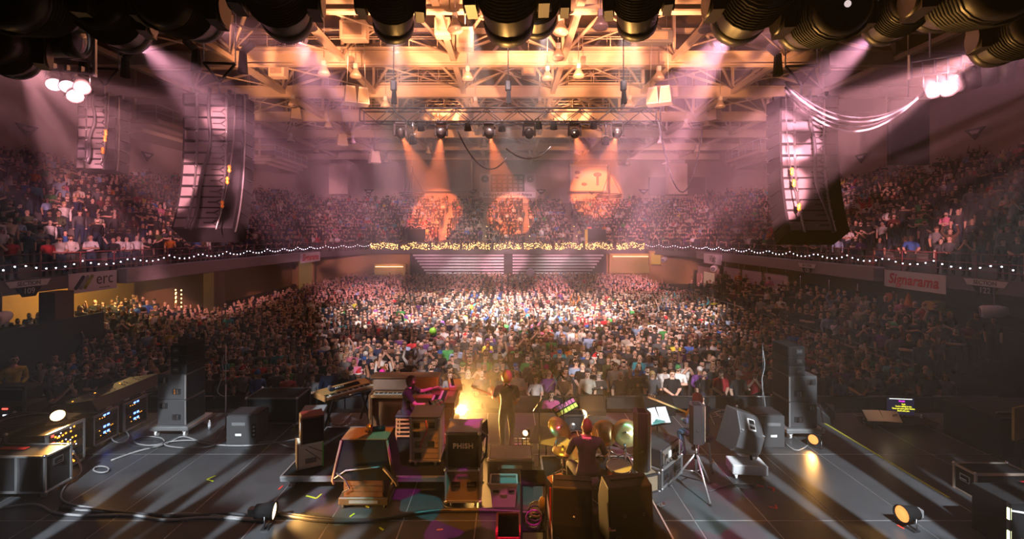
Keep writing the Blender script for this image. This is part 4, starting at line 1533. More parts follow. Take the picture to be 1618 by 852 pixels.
# ---- bell shaped high bay lamps
def high_bay(px, py_, k):
    z = 13.9
    Y = F * (z - CH) / (VY - py_)
    p = at(px, py_, Y)
    return p
HB = {'first': [(489, 37), (719, 41), (886, 45), (949, 36), (1115, 40), (1347, 46)], 'second': [(512, 112), (562, 116), (739, 120), (865, 120), (914, 116), (1041, 120), (882, 86)],
      'third': [(463, 163), (609, 165), (751, 166), (853, 166), (995, 164), (1138, 165)], 'fourth': [(519, 198), (1084, 199), (1117, 196), (459, 220)],
      'fifth': [(557, 223), (587, 238), (765, 228), (1044, 223), (1101, 238), (677, 240), (500, 238)], 'sixth': [(610, 254), (992, 257), (837, 246)]}
hb_meshes = [('ballast', MB().box((0, 0, .62), (.34, .34, .42), bevel=.03).mesh('ballast', white)),
             ('reflector', MB().lathe([(.16, .40), (.22, .30), (.42, -.05), (.50, -.30), (.47, -.30), (.39, -.04), (.14, .36)], n=16).mesh('reflector', mat('lamp_spun_metal', (.72, .62, .5), .4, .3, var=.1))),
             ('lens', MB().lathe([(.47, -.3), (.40, -.40), (.02, -.44)], n=14).mesh('lens', mat('lamp_glass', (.4, .33, .26), .2, var=.05))),
             ('hook', MB().tube([(0, 0, .83), (0, 0, 1.08), (.05, 0, 1.14), (.0, 0, 1.2), (-.05, 0, 1.14)], .02, 5).mesh('hook', steel))]
HO = ['one', 'two', 'three', 'four', 'five', 'six', 'seven', 'eight']
for row_, lst in HB.items():
    for i, (px, py_) in enumerate(sorted(lst)):
        p = high_bay(px, py_, i)
        t = thing('high_bay_lamp', 'bell shaped high bay lamp, %s roof row, place %s from the keyboard side' % (row_, HO[i]), 'lamp', p, 0, 'high bay lamps under the roof')
        t.scale = (.68,) * 3
        for n_, me_ in hb_meshes:
            link(n_, me_, t)
        MB().cyl((0, 0, 1.18), (0, 0, (19.42 - p.z) / .68), .03, n=5).build('stem', steel, t)
# ---- square white speaker clusters
for px, py_, Y, lab in ((563, 152, 27, 'cream square speaker cluster hung on the keyboard side of the roof'), (1042, 152, 27, 'cream square speaker cluster hung on the bass side of the roof')):
    p = at(px, py_, Y)
    sd = -1 if px < 800 else 1
    t = thing('speaker_cluster', lab, 'loudspeaker', p, -sd * R(25))
    for k in (-1, 1):
        MB().box((k * .34, 0, 0), (.66, .8, .95), taper=(.72, .72)).build('cabinet', white, t)
        MB().box((k * .34, -.36, -.02), (.5, .06, .75), RX(R(-8))).build('grille', cream, t)
    for k in (-.5, .5):
        MB().cyl((k, 0, .4), (k * .6, 0, 19.42 - p.z), .02, n=5).build('hanger', steel, t)
# diamond shaped clusters farther back
for i, (px, py_) in enumerate(((540, 222), (592, 249), (467, 180), (1130, 182), (692, 232))):
    p = at(px, py_, 42)
    t = thing('speaker_cluster', 'small pale hanging loudspeaker box far under the roof, %s' % ['over the middle of the keyboard side', 'just before the first orange beam', 'over the near keyboard side seats', 'over the bass side seats', 'between the first two orange beams'][i], 'loudspeaker', p, R(30))
    MB().box((0, 0, 0), (.9, .9, 1.0), taper=(.7, .7)).build('cabinet', cream, t)
    MB().cyl((0, 0, .4), (0, 0, 19.42 - p.z), .03, n=5).build('hanger', steel, t)
# ducts and boxes under the roof
for i, (px, py_, Y, sx, sz) in enumerate(((735, 62, 26, .9, 1.1), (560, 50, 26, 1.4, 1.0), (1030, 60, 27, 2.2, .7), (700, 45, 25, .8, .9), (440, 112, 31, 1.0, .9), (835, 115, 30, .9, .6))):
    p = at(px, py_, Y)
    t = thing('roof_unit', '%s box unit hung between the roof girders, %s' % (['cream', 'tan', 'long dark', 'pale', 'cream cabinet', 'dark shaded'][i], ['right beside the tallest bay lamp', 'behind the middle moving heads', 'over the square speaker cluster', 'below the longitudinal beam', 'on the near catwalk', 'under the second girder'][i]), 'unit', p)
    MB().box((0, 0, 0), (sx, .7, sz), bevel=.03).build('casing', cream if i not in (2, 5) else grey, t)
    MB().box((0, -.37, 0), (sx * .7, .04, sz * .6)).build('louvre_panel', mat('tan_metal', (.4, .3, .22), .5), t)
    MB().cyl((0, 0, sz / 2), (0, 0, 19.42 - p.z), .05, n=5).build('hanger', steel, t)
# ring frames hanging near the far wall
for px, py_, lab in ((651, 306, 'black hanging ring frame in front of the far seats, under the first beam'), (963, 308, 'hanging ring frame in front of the far seats, under the last beam')):
    p = at(px, py_, 50)
    t = thing('ring_frame', lab, 'frame', p)
    for rr, z in ((1.25, 0), (1.2, -.22)):
        MB().tube([(rr * math.cos(a * PI / 12), rr * math.sin(a * PI / 12), z) for a in range(25)], .06, 6).build('ring', black, t)
    MB().cyl((0, 0, 0), (0, 0, 2.8), .1, n=8).build('stem', black, t)
    for k in range(3):
        a = k * 2.1
        MB().cyl((1.25 * math.cos(a), 1.25 * math.sin(a), 0), (0, 0, 2.4), .03, n=5).build('stay', black, t)
    MB().cyl((0, 0, 2.8), (0, 0, 19.42 - p.z), .03, n=5).build('chain', steel, t)
# black drop panels beside the side arrays
t = thing('drape', 'black hanging drape panel on the bass side over the upper seats', 'drape', at(1435, 210, 24))
MB().box((0, 0, 0), (1.9, .25, 3.2)).build('panel', matte, t)
MB().bar((-1.1, 0, 1.7), (1.1, 0, 1.7), .14).build('batten', darksteel, t)
MB().cyl((0, 0, 1.7), (0, 0, 19.42 - at(1435, 210, 24).z), .03, n=5).build('wire', steel, t)

# ================================================================== flown rig
def moving_head_parts(fin=True):
    base = MB().box((0, 0, .42), (.44, .34, .16), bevel=.03)
    base.box((0, -.18, .42), (.30, .02, .08))
    yoke = MB()
    for s in (-1, 1):
        yoke.box((s * .235, 0, .13), (.07, .20, .46), taper=(1.0, 1.25), bevel=.0)
        yoke.cyl((s * .19, 0, 0), (s * .285, 0, 0), .10, n=14)
    yoke.box((0, 0, .33), (.52, .24, .06))
    head = MB().lathe([(.02, -.30), (.13, -.30), (.17, -.25), (.185, -.12), (.185, .06), (.165, .20), (.15, .28), (.135, .30), (.125, .28)], axis=(0, 1, 0), n=20)
    fins = MB()
    for k in range(9):
        fins.lathe([(.186, -.22 + k * .030), (.197, -.214 + k * .030), (.186, -.206 + k * .030)], axis=(0, 1, 0), n=20)
    ring = MB().lathe([(.168, .20), (.178, .22), (.17, .29), (.14, .305)], axis=(0, 1, 0), n=20)
    lens = MB().lathe([(.128, .285), (.06, .305), (.005, .31)], axis=(0, 1, 0), n=18)
    clamp = MB().box((-.12, 0, .54), (.05, .07, .10)).box((.12, 0, .54), (.05, .07, .10))
    return base, yoke, head, fins, ring, lens, clamp
gloss = mat('moving_head_black', (.03, .022, .020), .38, var=.25, scale=8)
_p = moving_head_parts()
MHM = {n: p.mesh(n, m) for n, p, m in zip(('base', 'yoke', 'head', 'cooling_fin', 'lens_ring', 'lens', 'clamp'), _p, (gloss, gloss, gloss, black, gloss, lens_wh, darksteel))}
lens_off = mat('lens_dark_glass', (.03, .03, .04), .08, var=.05)
MHM['lens_off'] = MB().lathe([(.128, .285), (.06, .305), (.005, .31)], axis=(0, 1, 0), n=18).mesh('lens', lens_off)
MHM['lens_or'] = MB().lathe([(.128, .285), (.115, .33), (.07, .36), (.005, .37)], axis=(0, 1, 0), n=18).mesh('lens', lens_or)
def moving_head(p, aim, label, s=1.0, lens='lens', group=None, up=False, beam=None):
    p = Vector(p)
    d = (Vector(aim) - p).normalized()
    yaw = math.atan2(-d.x, d.y)
    pitch = math.asin(max(-1, min(1, d.z)))
    t = thing('moving_head', label, 'stage light', p, yaw, group)
    t.scale = (s, s, s)
    if up:
        t.rotation_euler = (0, R(180), -yaw)
        pitch = -pitch
    link('base', MHM['base'], t); link('yoke', MHM['yoke'], t)
    for c in ('head',):
        h = link('head', MHM['head'], t, None, (pitch, 0, 0))
        for n_ in ('cooling_fin', 'lens_ring'):
            link(n_, MHM[n_], h)
        link('lens', MHM[lens], h)
    link('clamp', MHM['clamp'], t)
    if beam:
        watts, col, ang, gobo = beam
        spot('beam_lamp', p + d * (.40 * s), aim, watts * (1.9 if col != CW else 1), col, ang, .3, .045 * s, gobo)
    return t, d

# front truss just over the camera, out of the top of the picture
def truss(p, q, label, w=.5, h=.5, bay=.6, m=black, r=.026):
    p, q = Vector(p), Vector(q)
    t = thing('lighting_truss', label, 'truss', p)
    d = q - p
    L = d.length
    u = d / L
    side = Vector((-u.y, u.x, 0)) * (w / 2)
    up = Vector((0, 0, h / 2))
    for a in (-1, 1):
        for b in (-1, 1):
            MB().cyl(side * a + up * b, d + side * a + up * b, r, n=8).build('chord', m, t)
    n = round(L / bay)
    for i in range(n):
        a, b = u * (L * i / n), u * (L * (i + 1) / n)
        for sd in (-1, 1):
            s1, s2 = (-1, 1) if i % 2 else (1, -1)
            MB().cyl(a + side * sd + up * s1, b + side * sd + up * s2, r * .6, n=5).build('brace', m, t)
        MB().cyl(a + side + up * (-1 if i % 2 else 1), a - side + up * (-1 if i % 2 else 1), r * .6, n=5).build('brace', m, t)
    for e in (0, L):
        for sd in (-1, 1):
            MB().cyl(u * e + side * sd - up, u * e + side * sd + up, r, n=6).build('end_post', m, t)
    return t
truss((-6.2, 3.5, 7.2), (6.2, 3.5, 7.2), 'black lighting truss just above the picture carrying the near moving heads')
CW = (1, .80, .76)
FM = [  # pixel of the head, depth, size, aim point, lens, beam (watts, colour, angle, pattern), words
    ((52, -8), 3.1, 1.3, (-5, 10, 9.0), 'lens_off', None, 'huge black moving head at the upper corner nearest the keyboard side, seen from behind'),
    ((64, 54), 3.5, .85, (4, 5.2, 6.0), 'lens_off', None, 'black moving head lying level with a small lit menu window, below the huge corner one'),
    ((4, 78), 3.3, .85, at(330, 330, 40), 'lens', (26000, PINK, 28, NG(11)), 'black moving head at the very edge below the level one, beam fanning down'),
    ((176, 30), 3.4, .9, at(560, 360, 46), 'lens', (30000, ROSE, 22, NG(15)), 'black moving head with an open yoke, beam over the keyboard side seats'),
    ((286, 14), 3.3, 1.0, at(640, 190, 20), 'lens', (7000, PINK, 34, NG(1, 3.2, .54)), 'black moving head swung inward, rays from its rim, above the keyboard side array'),
    ((438, -4), 3.3, 1.05, at(640, 420, 50), 'lens', (34000, ROSE, 22, NG(8)), 'ribbed black moving head between the inward swung one and the smooth narrow one'),
    ((618, 6), 3.4, .85, (-4, 25, -1), 'lens', (12000, CW, 25, NG(17, 2.2, .46, .1)), 'smooth narrow black moving head with open yoke, over the keyboard side'),
    ((802, -6), 3.3, 1.05, (1, 26, -1), 'lens', (5500, CW, 25, NG(21, 2.2, .46, .1)), 'ribbed black moving head in the middle of the top row'),
    ((848, 4), 3.7, .9, (3, 42, -1), 'lens_off', None, 'smaller black moving head tucked behind the middle one'),
    ((1008, 2), 3.4, .85, (6, 25, -1), 'lens', (12000, CW, 25, NG(19, 2.2, .46, .1)), 'smooth black moving head with a flat base, over the bassist'),
    ((1190, -2), 3.3, 1.1, at(900, 400, 46), 'lens', (70000, ROSE, 24, NG(5)), 'large ribbed black moving head throwing the wide pink beam downward'),
    ((1298, 26), 3.3, 1.05, at(960, 190, 20), 'lens', (7000, PINK, 34, NG(3, 3.2, .54)), 'glossy black moving head swung inward, rays from its rim, above the bass side array'),
    ((1420, 22), 3.5, .85, at(1040, 350, 44), 'lens', (44000, ROSE, 20, NG(13)), 'black moving head seen through its arched yoke, over the bass side'),
    ((1535, -14), 3.1, 1.25, (5, 12, 9), 'lens_off', None, 'huge black moving head at the upper corner nearest the bass side'),
    ((1604, 56), 3.3, .85, at(1080, 330, 36), 'lens', (40000, PINK, 20, NG(9)), 'black moving head with lit menu window below the huge bass side one')]
for (px, py_), Y, s, aim, ln, bm, lab in FM:
    p = at(px, py_, Y)
    t, d = moving_head(p, aim, lab, s, ln, 'moving heads on the near truss', beam=bm)
    if 'menu window' in lab:
        MB().box((.16, -.19, .42), (.02, .01, .10)).build('menu_window', glow('menu_yellow', (1, .85, .25), 1.6), t)
    # pipe down from the truss to the clamp
    top = .55 * s
    if 6.95 - (p.z + top) > .02:
        MB().cyl((0, 0, .55), (0, 0, (6.97 - p.z) / s), .03, n=8).build('drop_pipe', darksteel, t)

# middle truss with six moving heads
mp, mq = at(572, 184, 19), at(1040, 184, 19)
truss(mp, mq, 'black box truss hung across the hall with six moving heads under it', .55, .5, .62)
MID = [((633, 211), 690, 330), ((697, 211), 684, 345), ((773, 211), 806, 335), ((836, 211), 836, 330), ((908, 211), 938, 300), ((975, 211), 946, 305)]
for i, (a, b, c) in enumerate(MID):
    p = at(a[0], a[1], 19)
    q = at(b, c, 60)
    moving_head(p + Vector((0, 0, .0)), q, 'black moving head under the box truss, %s from the keyboard side, %s' % (['first', 'second', 'third', 'fourth', 'fifth', 'sixth'][i], 'unlit' if i == 3 else 'with an orange beam'), .95, 'lens_off' if i == 3 else 'lens_or', 'moving heads under the box truss', beam=None if i == 3 else (170000, ORANGE, 8.5, None))
for i, (px, py_) in enumerate(((652, 221), (739, 200), (793, 201), (851, 197), (875, 198), (938, 197), (957, 222), (665, 200))):
    p = at(px, py_, 19)
    t = thing('par_can', 'small unlit black lamp under the box truss, %s from the keyboard side' % ['second', 'third', 'fourth', 'fifth', 'sixth', 'seventh', 'eighth', 'first'][i], 'stage light', p, 0, 'small lamps under the box truss')
    MB().lathe([(.04, -.16), (.1, -.14), (.13, .02), (.15, .16)], axis=(0, .5, -1), n=12).build('can', matte, t)
    MB().tube([(-.16, 0, 0), (-.14, 0, .22), (.14, 0, .22), (.16, 0, 0)], .015, 5).build('yoke', darksteel, t)
    MB().cyl((0, 0, .2), (0, 0, max(.3, 9.2 - p.z)), .02, n=5).build('clamp', darksteel, t)
# chain hoists holding the box truss
for i, px in enumerate((622, 803, 985)):
    p = at(px, 176, 19)
    t = thing('chain_hoist', 'black chain hoist holding the box truss, %s' % ['at the keyboard end', 'in the middle', 'at the bass end'][i], 'hoist', p + Vector((0, 0, .35)))
    MB().box((0, 0, .65), (.24, .2, .42), bevel=.05).build('motor', black, t)
    MB().box((.02, 0, .2), (.2, .18, .5), taper=(.7, .7)).build('chain_bag', matte, t)
    MB().cyl((0, 0, .8), (0, 0, 19.42 - p.z - .35), .022, n=5).build('chain', steel, t)
    MB().cyl((0, 0, -.2), (0, 0, .5), .02, n=5).build('sling', steel, t)
# cables sagging off the box truss
for i, (a, b, sag) in enumerate((((722, 205), (800, 250), 1.0), ((1040, 190), (1110, 205), 3.0), ((800, 235), (870, 232), .5))):
    p, q = at(*a, 19.4), at(*b, 24)
    pts = [p.lerp(q, u / 14) - Vector((0, 0, sag * 4 * (u / 14) * (1 - u / 14))) for u in range(15)]
    o = MB().tube(pts, .035, 6).build('cable', cable_m)
    tag(o, 'black cable loop sagging from the box truss, %s' % ['beside the third beam', 'past its bass end', 'behind the unlit moving head'][i], 'cable')

# ---- line arrays
gloss_rear = mat('array_grey_rear', (.11, .095, .10), .45, var=.2)
def line_array(X, Y, ztop, n, w, label, tilt0=0.0, dep=.85, hh=.33, sgn=1, curve=.9, bright=None):
    t = thing('line_array', label, 'loudspeaker array', (X, Y, ztop), -sgn * R(6))
    cab = MB().box((0, 0, -hh / 2), (w, dep, hh - .022), taper=None, mi=0)
    rear = MB()
    rear.box((0, -dep / 2 - .008, -hh / 2), (w * .46, .02, hh * .78))
    rear.box((-w * .36, -dep / 2 - .01, -hh / 2), (w * .2, .02, hh * .7))
    hand = MB()
    c = Vector((w * .02, -dep / 2 - .035, -hh / 2))
    hand.bar(c, c + Vector((w * .14, 0, 0)), .03)
    hand.bar(c + Vector((w * .14, 0, 0)), c + Vector((w * .2, 0, .07)), .028)
    hand.bar(c + Vector((w * .14, 0, 0)), c + Vector((w * .2, 0, -.07)), .028)
    rig = MB()
    for sx in (0,):
        rig.bar((sx, -dep / 2 - .02, 0), (sx, -dep / 2 - .02, -hh), .05, .03)
        rig.cyl((sx - .03, -dep / 2 - .05, -hh * .2), (sx + .03, -dep / 2 - .05, -hh * .2), .02, n=6)
    M5 = MB().bar((w / 2 + .012, -dep * .3, 0), (w / 2 + .012, -dep * .3, -hh), .04, .02).mesh('side_rail', steel)
    M1, M2, M3, M4 = cab.mesh('cabinet', matte), rear.mesh('rear_panel', gloss_rear), hand.mesh('handle', black), rig.mesh('rigging', steel)
    pos = Vector((0, 0, 0))
    ang = R(tilt0)
    for k in range(n):
        o = link('cabinet', M1, t, pos, (ang, 0, 0))
        link('rear_panel', M2, o); link('handle', M3, o); link('rigging_rail', M4, o, (-w * .25, 0, 0)); link('rigging_rail', M4, o, (w * .25, 0, 0)); link('side_rail', M5, o)
        pos = pos + Matrix.Rotation(ang, 3, 'X') @ Vector((0, 0, -hh))
        ang -= R(curve * (0.4 + 3.0 * k / n)) * 1.7
    # bumper frame and triangle bridle
    MB().bar((-w / 2, 0, .05), (w / 2, 0, .05), .1).bar((-w * .3, -dep * .5, .05), (-w * .3, dep * .5, .05), .1).bar((w * .3, -dep * .5, .05), (w * .3, dep * .5, .05), .1).build('bumper_frame', black, t)
    for sx in (-1, 1):
        MB().bar((0, 0, .42), (sx * .42, 0, .95), .055).build('bridle_bar', black, t)
    MB().bar((-.42, 0, .95), (.42, 0, .95), .055).build('bridle_bar', black, t)
    MB().cyl((0, 0, .08), (0, 0, .42), .03, n=8).build('hoist_hook', steel, t)
    for sx in (-1, 1):
        MB().cyl((sx * .42, 0, .95), (sx * .42, 0, 19.42 - ztop), .018, n=5).build('hoist_chain', steel, t)
        MB().box((sx * .62, 0, 1.0), (.2, .2, .62), taper=(.7, .7), bevel=.0).build('chain_bag', matte, t)
        MB().cyl((sx * .62, 0, 1.3), (sx * .9, 0, 1.55), .1, n=10).build('motor', black, t)
    # cable loom hanging on the back
    pts = []
    for k in range(13):
        u = k / 12
        pts.append(Vector((-sgn * .02 - .05 * math.sin(k), -dep / 2 - .12 - 1.15 * curve * u ** 2.3 * (n / 12), .1 - n * hh * .96 * u)))
    MB().tube(pts, .04, 6).build('cable_loom', cable_m, t)
    # pull back chain with orange shackles
    yl = mat('shackle_orange', (.75, .28, .02), .4)
    pts2 = [Vector((-sgn * -w * .46 * -1, p.y - .1, p.z)) for p in pts]
    MB().tube(pts2, .014, 5).build('pull_back_chain', steel, t)
    for k in (7, 8, 10):
        MB().lathe([(.02, -.1), (.05, -.05), (.03, 0), (.05, .05), (.02, .1)], pts2[k] + Vector((0, -.03, 0)), n=8).build('shackle', yl, t)
    return t, pos
line_array((347 - VX) * 13.5 / F, 13.5, 8.62, 12, 1.5, 'long curved main line array of black loudspeakers on the keyboard side', 2, sgn=-1)
line_array((1266 - VX) * 13.5 / F, 13.5, 8.55, 12, 1.5, 'long curved main line array of black loudspeakers on the bass side', 2, sgn=1)
line_array((165 - VX) * 15.5 / F, 15.5, 9.15, 7, 1.1, 'shorter outer line array of black loudspeakers beside the upper keyboard side seats', 1, .7, .34, -1, .5)
# cable bundle between the bass side array and the lamp ladder
for k in range(4):
    p, q = at(1240, 130 + 4 * k, 12.6), at(1460, 150 - 2 * k, 11.5)
    pts = [p.lerp(q, u / 16) - Vector((0, 0, (.72 + .1 * k) * 4 * (u / 16) * (1 - u / 16))) for u in range(17)]
    o = MB().tube(pts, .022 + .006 * (k % 2), 6).build('cable', cable_w if k % 2 else cable_m)
    tag(o, '%s cable swag between the bass side array and the lamp ladder, number %s down' % ('pale' if k % 2 else 'dark', HO[k]), 'cable', 'cable swag over the bass side')

# ---- lamp ladders at the sides
def ladder_lamp(p, aim, label, on=True, grp=None, s=1.0):
    t = thing('par_can', label, 'stage light', p, 0, grp)
    ax = (Vector(aim) - Vector(p)).normalized()
    MB().lathe([(.05 * s, -.26 * s), (.13 * s, -.22 * s), (.15 * s, 0), (.17 * s, .2 * s), (.155 * s, .2 * s)], axis=ax, n=14).build('can', mat('par_can_silver', (.55, .5, .46), .35, .6), t)
    MB().lathe([(.155 * s, .17 * s), (.01, .19 * s)], axis=ax, n=14).build('lens', glow('par_lens_pink', (1, .55, .66), 3.2) if on else lens_off, t)
    MB().tube([(-.2 * s, 0, 0), (-.2 * s, 0, .3 * s), (.2 * s, 0, .3 * s), (.2 * s, 0, 0)], .018, 5).build('yoke', steel, t)
    MB().box((0, 0, .36 * s), (.07, .09, .14)).build('clamp', steel, t)
    return t
t = thing('lamp_ladder', 'bright metal lamp ladder at the edge over the bass side', 'lighting ladder', at(1438, 122, 11))
q = at(1608, 98, 10) - at(1438, 122, 11)
for z in (0, .34):
    MB().cyl((0, 0, z), q + Vector((0, 0, z)), .028, n=8).build('pipe', steel, t)
for k in range(9):
    MB().cyl(q * (k / 8), q * (k / 8) + Vector((0, 0, .34)), .02, n=6).build('rung', steel, t)
MB().bar((0, 0, -.05), (0, 0, .5), .06).build('end_post', alu, t)
for k in range(2):
    MB().cyl(q * (.2 + .6 * k) + Vector((0, 0, .34)), q * (.2 + .6 * k) + Vector((0, 0, 7.0)), .02, n=5).build('wire', steel, t)
for k in range(6):
    px, py_ = [(1473, 138), (1495, 135), (1512, 127), (1538, 122), (1562, 117), (1590, 112)][k]
    ladder_lamp(at(px, py_, 10.9 - .15 * k) , (8, 4, 0) if k < 2 else (14, 14, 5), 'silver par lamp on the bass side ladder, %s from its near post' % ['first', 'second', 'third', 'fourth', 'fifth', 'sixth'][k], k < 2, 'par lamps on the bass side ladder')
t = thing('lamp_ladder', 'dark lamp ladder over the keyboard side with three glowing lamps', 'lighting ladder', at(30, 104, 11))
q = at(150, 118, 11.5) - at(30, 104, 11)
for z in (0, .3):
    MB().cyl((0, 0, z), q + Vector((0, 0, z)), .028, n=8).build('pipe', darksteel, t)
MB().bar(q + Vector((0, 0, -.05)), q + Vector((0, 0, .9)), .06).build('end_post', alu, t)
for k in range(2):
    MB().cyl(q * (.2 + .6 * k) + Vector((0, 0, .3)), q * (.2 + .6 * k) + Vector((0, 0, 7.0)), .02, n=5).build('wire', steel, t)
for k, (px, py_) in enumerate(((85, 129), (106, 132), (129, 134), (118, 147))):
    ladder_lamp(at(px, py_, 11.4), (-3, 4, 1), 'silver par lamp glowing pink on the keyboard side ladder, %s' % ['first from the edge', 'second from the edge', 'third from the edge', 'hung below the others'][k], True, 'par lamps on the keyboard side ladder')

# lamps and cans added under the second girder to brighten the crowd
for i, (x, tx, ty, w) in enumerate([(-5.2, -5.5, 31, 28000), (-1.7, -1, 32, 52000), (1.7, 2, 31, 52000), (5.2, 8, 31, 30000)]):
    p = Vector((x, 21.7, 14.55)); aim = Vector((tx, ty, -.2))
    t = thing('par_can', 'added large lamp under the girder brightening the crowd, %s from the keyboard side' % ['first', 'second', 'third', 'fourth'][i], 'stage light', p, 0, 'added crowd lamps under the girder')
    ax = (aim - p).normalized()
    MB().lathe([(.06, -.34), (.16, -.30), (.19, 0), (.22, .24), (.20, .24)], axis=ax, n=16).build('can', matte, t)
    MB().lathe([(.2, .2), (.01, .22)], axis=ax, n=14).build('lens', lens_wh, t)
    MB().tube([(-.26, 0, 0), (-.26, 0, .36), (.26, 0, .36), (.26, 0, 0)], .02, 5).build('yoke', darksteel, t)
    MB().box((0, .2, .42), (.08, .5, .10)).build('clamp', darksteel, t)
    spot('crowd_fill', p + ax * .26, aim, w, CW, 44, .5, .1, ('noise', 2.6, .45, .10, 17.0 + 2 * i, .06))

# ================================================================== on stage
def case_thing(name, label, cat, c, d, rz=0, body=None, edge=None, casters=True, z0=0.0, handles=(), latches=True, parts='flight'):
    """A flight case: body, metal edging, ball corners, latches, casters. c = ground centre, d = size."""
    body = body or vinyl
    edge = edge or alu
    t = thing(name, label, cat, (c[0], c[1], z0), rz)
    g = .12 if casters else 0.0
    x, y, z = d[0] / 2, d[1] / 2, d[2]
    MB().box((0, 0, g + z / 2), (d[0] - .012, d[1] - .012, z - .008), bevel=.012).build('body', body, t)
    e = MB()
    for sx in (-1, 1):
        for sy in (-1, 1):
            e.bar((sx * x, sy * y, g), (sx * x, sy * y, g + z), .034)
    for zz in (g + .008, g + z - .008):
        for s in (-1, 1):
            e.bar((-x, s * y, zz), (x, s * y, zz), .034)
            e.bar((s * x, -y, zz), (s * x, y, zz), .034)
    e.build('edging', edge, t)
    cm = MB().ball((0, 0, 0), .036, 8, 6).mesh('ball_corner', steel)
    for sx in (-1, 1):
        for sy in (-1, 1):
            for zz in (g, g + z):
                link('ball_corner', cm, t, (sx * x, sy * y, zz))
    if casters:
        wm = MB().cyl((-.02, 0, .05), (.02, 0, .05), .05, n=12).box((0, 0, .095), (.07, .09, .04)).mesh('caster', mat('caster_grey', (.4, .4, .42), .5))
        for sx in (-1, 1):
            for sy in (-1, 1):
                link('caster', wm, t, (sx * (x - .09), sy * (y - .08), 0))
    for (hx, hy, hz, ax) in handles:
        n_ = Vector((0, -1, 0)) if ax == 'y' else Vector((1, 0, 0)) if ax == 'x' else Vector((-1, 0, 0))
        rot = RZ(0) if ax == 'y' else RZ(PI / 2)
        hb = MB().box((hx, hy, g + hz), (.20, .012, .13), rot).build('handle', steel, t)
        MB().box(Vector((hx, hy, g + hz)) + n_ * .008, (.15, .012, .09), rot).build('recess', matte, hb)
        MB().bar(Vector((hx, hy, g + hz - .01)) + n_ * .02 - (rot @ Vector((.06, 0, 0))), Vector((hx, hy, g + hz - .01)) + n_ * .02 + (rot @ Vector((.06, 0, 0))), .022).build('grip', chrome, hb)
    return t, g

def cable(pts, r, label, m=None, grp=None, smooth=4):
    P = [Vector(p) for p in pts]
    out = []
    for i in range(len(P) - 1):
        p0, p1, p2, p3 = P[max(i - 1, 0)], P[i], P[i + 1], P[min(i + 2, len(P) - 1)]
        for k in range(smooth):
            t = k / smooth
            out.append(.5 * ((2 * p1) + (p2 - p0) * t + (2 * p0 - 5 * p1 + 4 * p2 - p3) * t * t + (3 * p1 - p0 - 3 * p2 + p3) * t ** 3))
    out.append(P[-1])
    o = MB().tube(out, r, 6).build('cable', m or cable_m)
    return tag(o, label, 'cable', grp)

def floor_par(p, aim, label, watts, angle=80, col=(1, .48, .12), s=1.0, es=None):
    t = thing('floor_par', label, 'stage light', p)
    c = Vector((0, 0, .20 * s))
    ax = (Vector(aim) - Vector(p) - c).normalized()
    MB().lathe([(.05 * s, -.20 * s), (.10 * s, -.18 * s), (.115 * s, 0), (.135 * s, .10 * s), (.125 * s, .10 * s), (.11 * s, .03 * s)], c, ax, 18).build('can', matte, t)
    MB().lathe([(.118 * s, .075 * s), (.06 * s, .092 * s), (.002, .098 * s)], c, ax, 18).build('lens', glow('par_lens_amber%s' % (es or ''), (1, .36, .09) if es else (1, .62, .30), es or 6), t)
    side = ax.cross(Vector((0, 0, 1))).normalized()
    MB().tube([c + side * .15 * s, Vector((side.x * .16 * s, side.y * .16 * s, .02)), Vector((-side.x * .16 * s, -side.y * .16 * s, .02)), c - side * .15 * s], .014, 5).build('yoke', darksteel, t)
    MB().box((0, 0, .012), (.34 * s, .12, .024), RZ(math.atan2(side.y, side.x))).build('floor_plate', darksteel, t)
    MB().box(c - ax * .23 * s, (.1, .1, .12)).build('ballast_box', grey, t)
    d = bpy.data.lights.new('par_lamp', 'SPOT'); d.energy = watts; d.color = col; d.spot_size = R(angle); d.spot_blend = .6; d.shadow_soft_size = .08
    o = bpy.data.objects.new('par_lamp', d); COL.objects.link(o); o.parent = t
    o.location = c + ax * .13 * s
    o.rotation_euler = ax.to_track_quat('-Z', 'Y').to_euler()
    return t

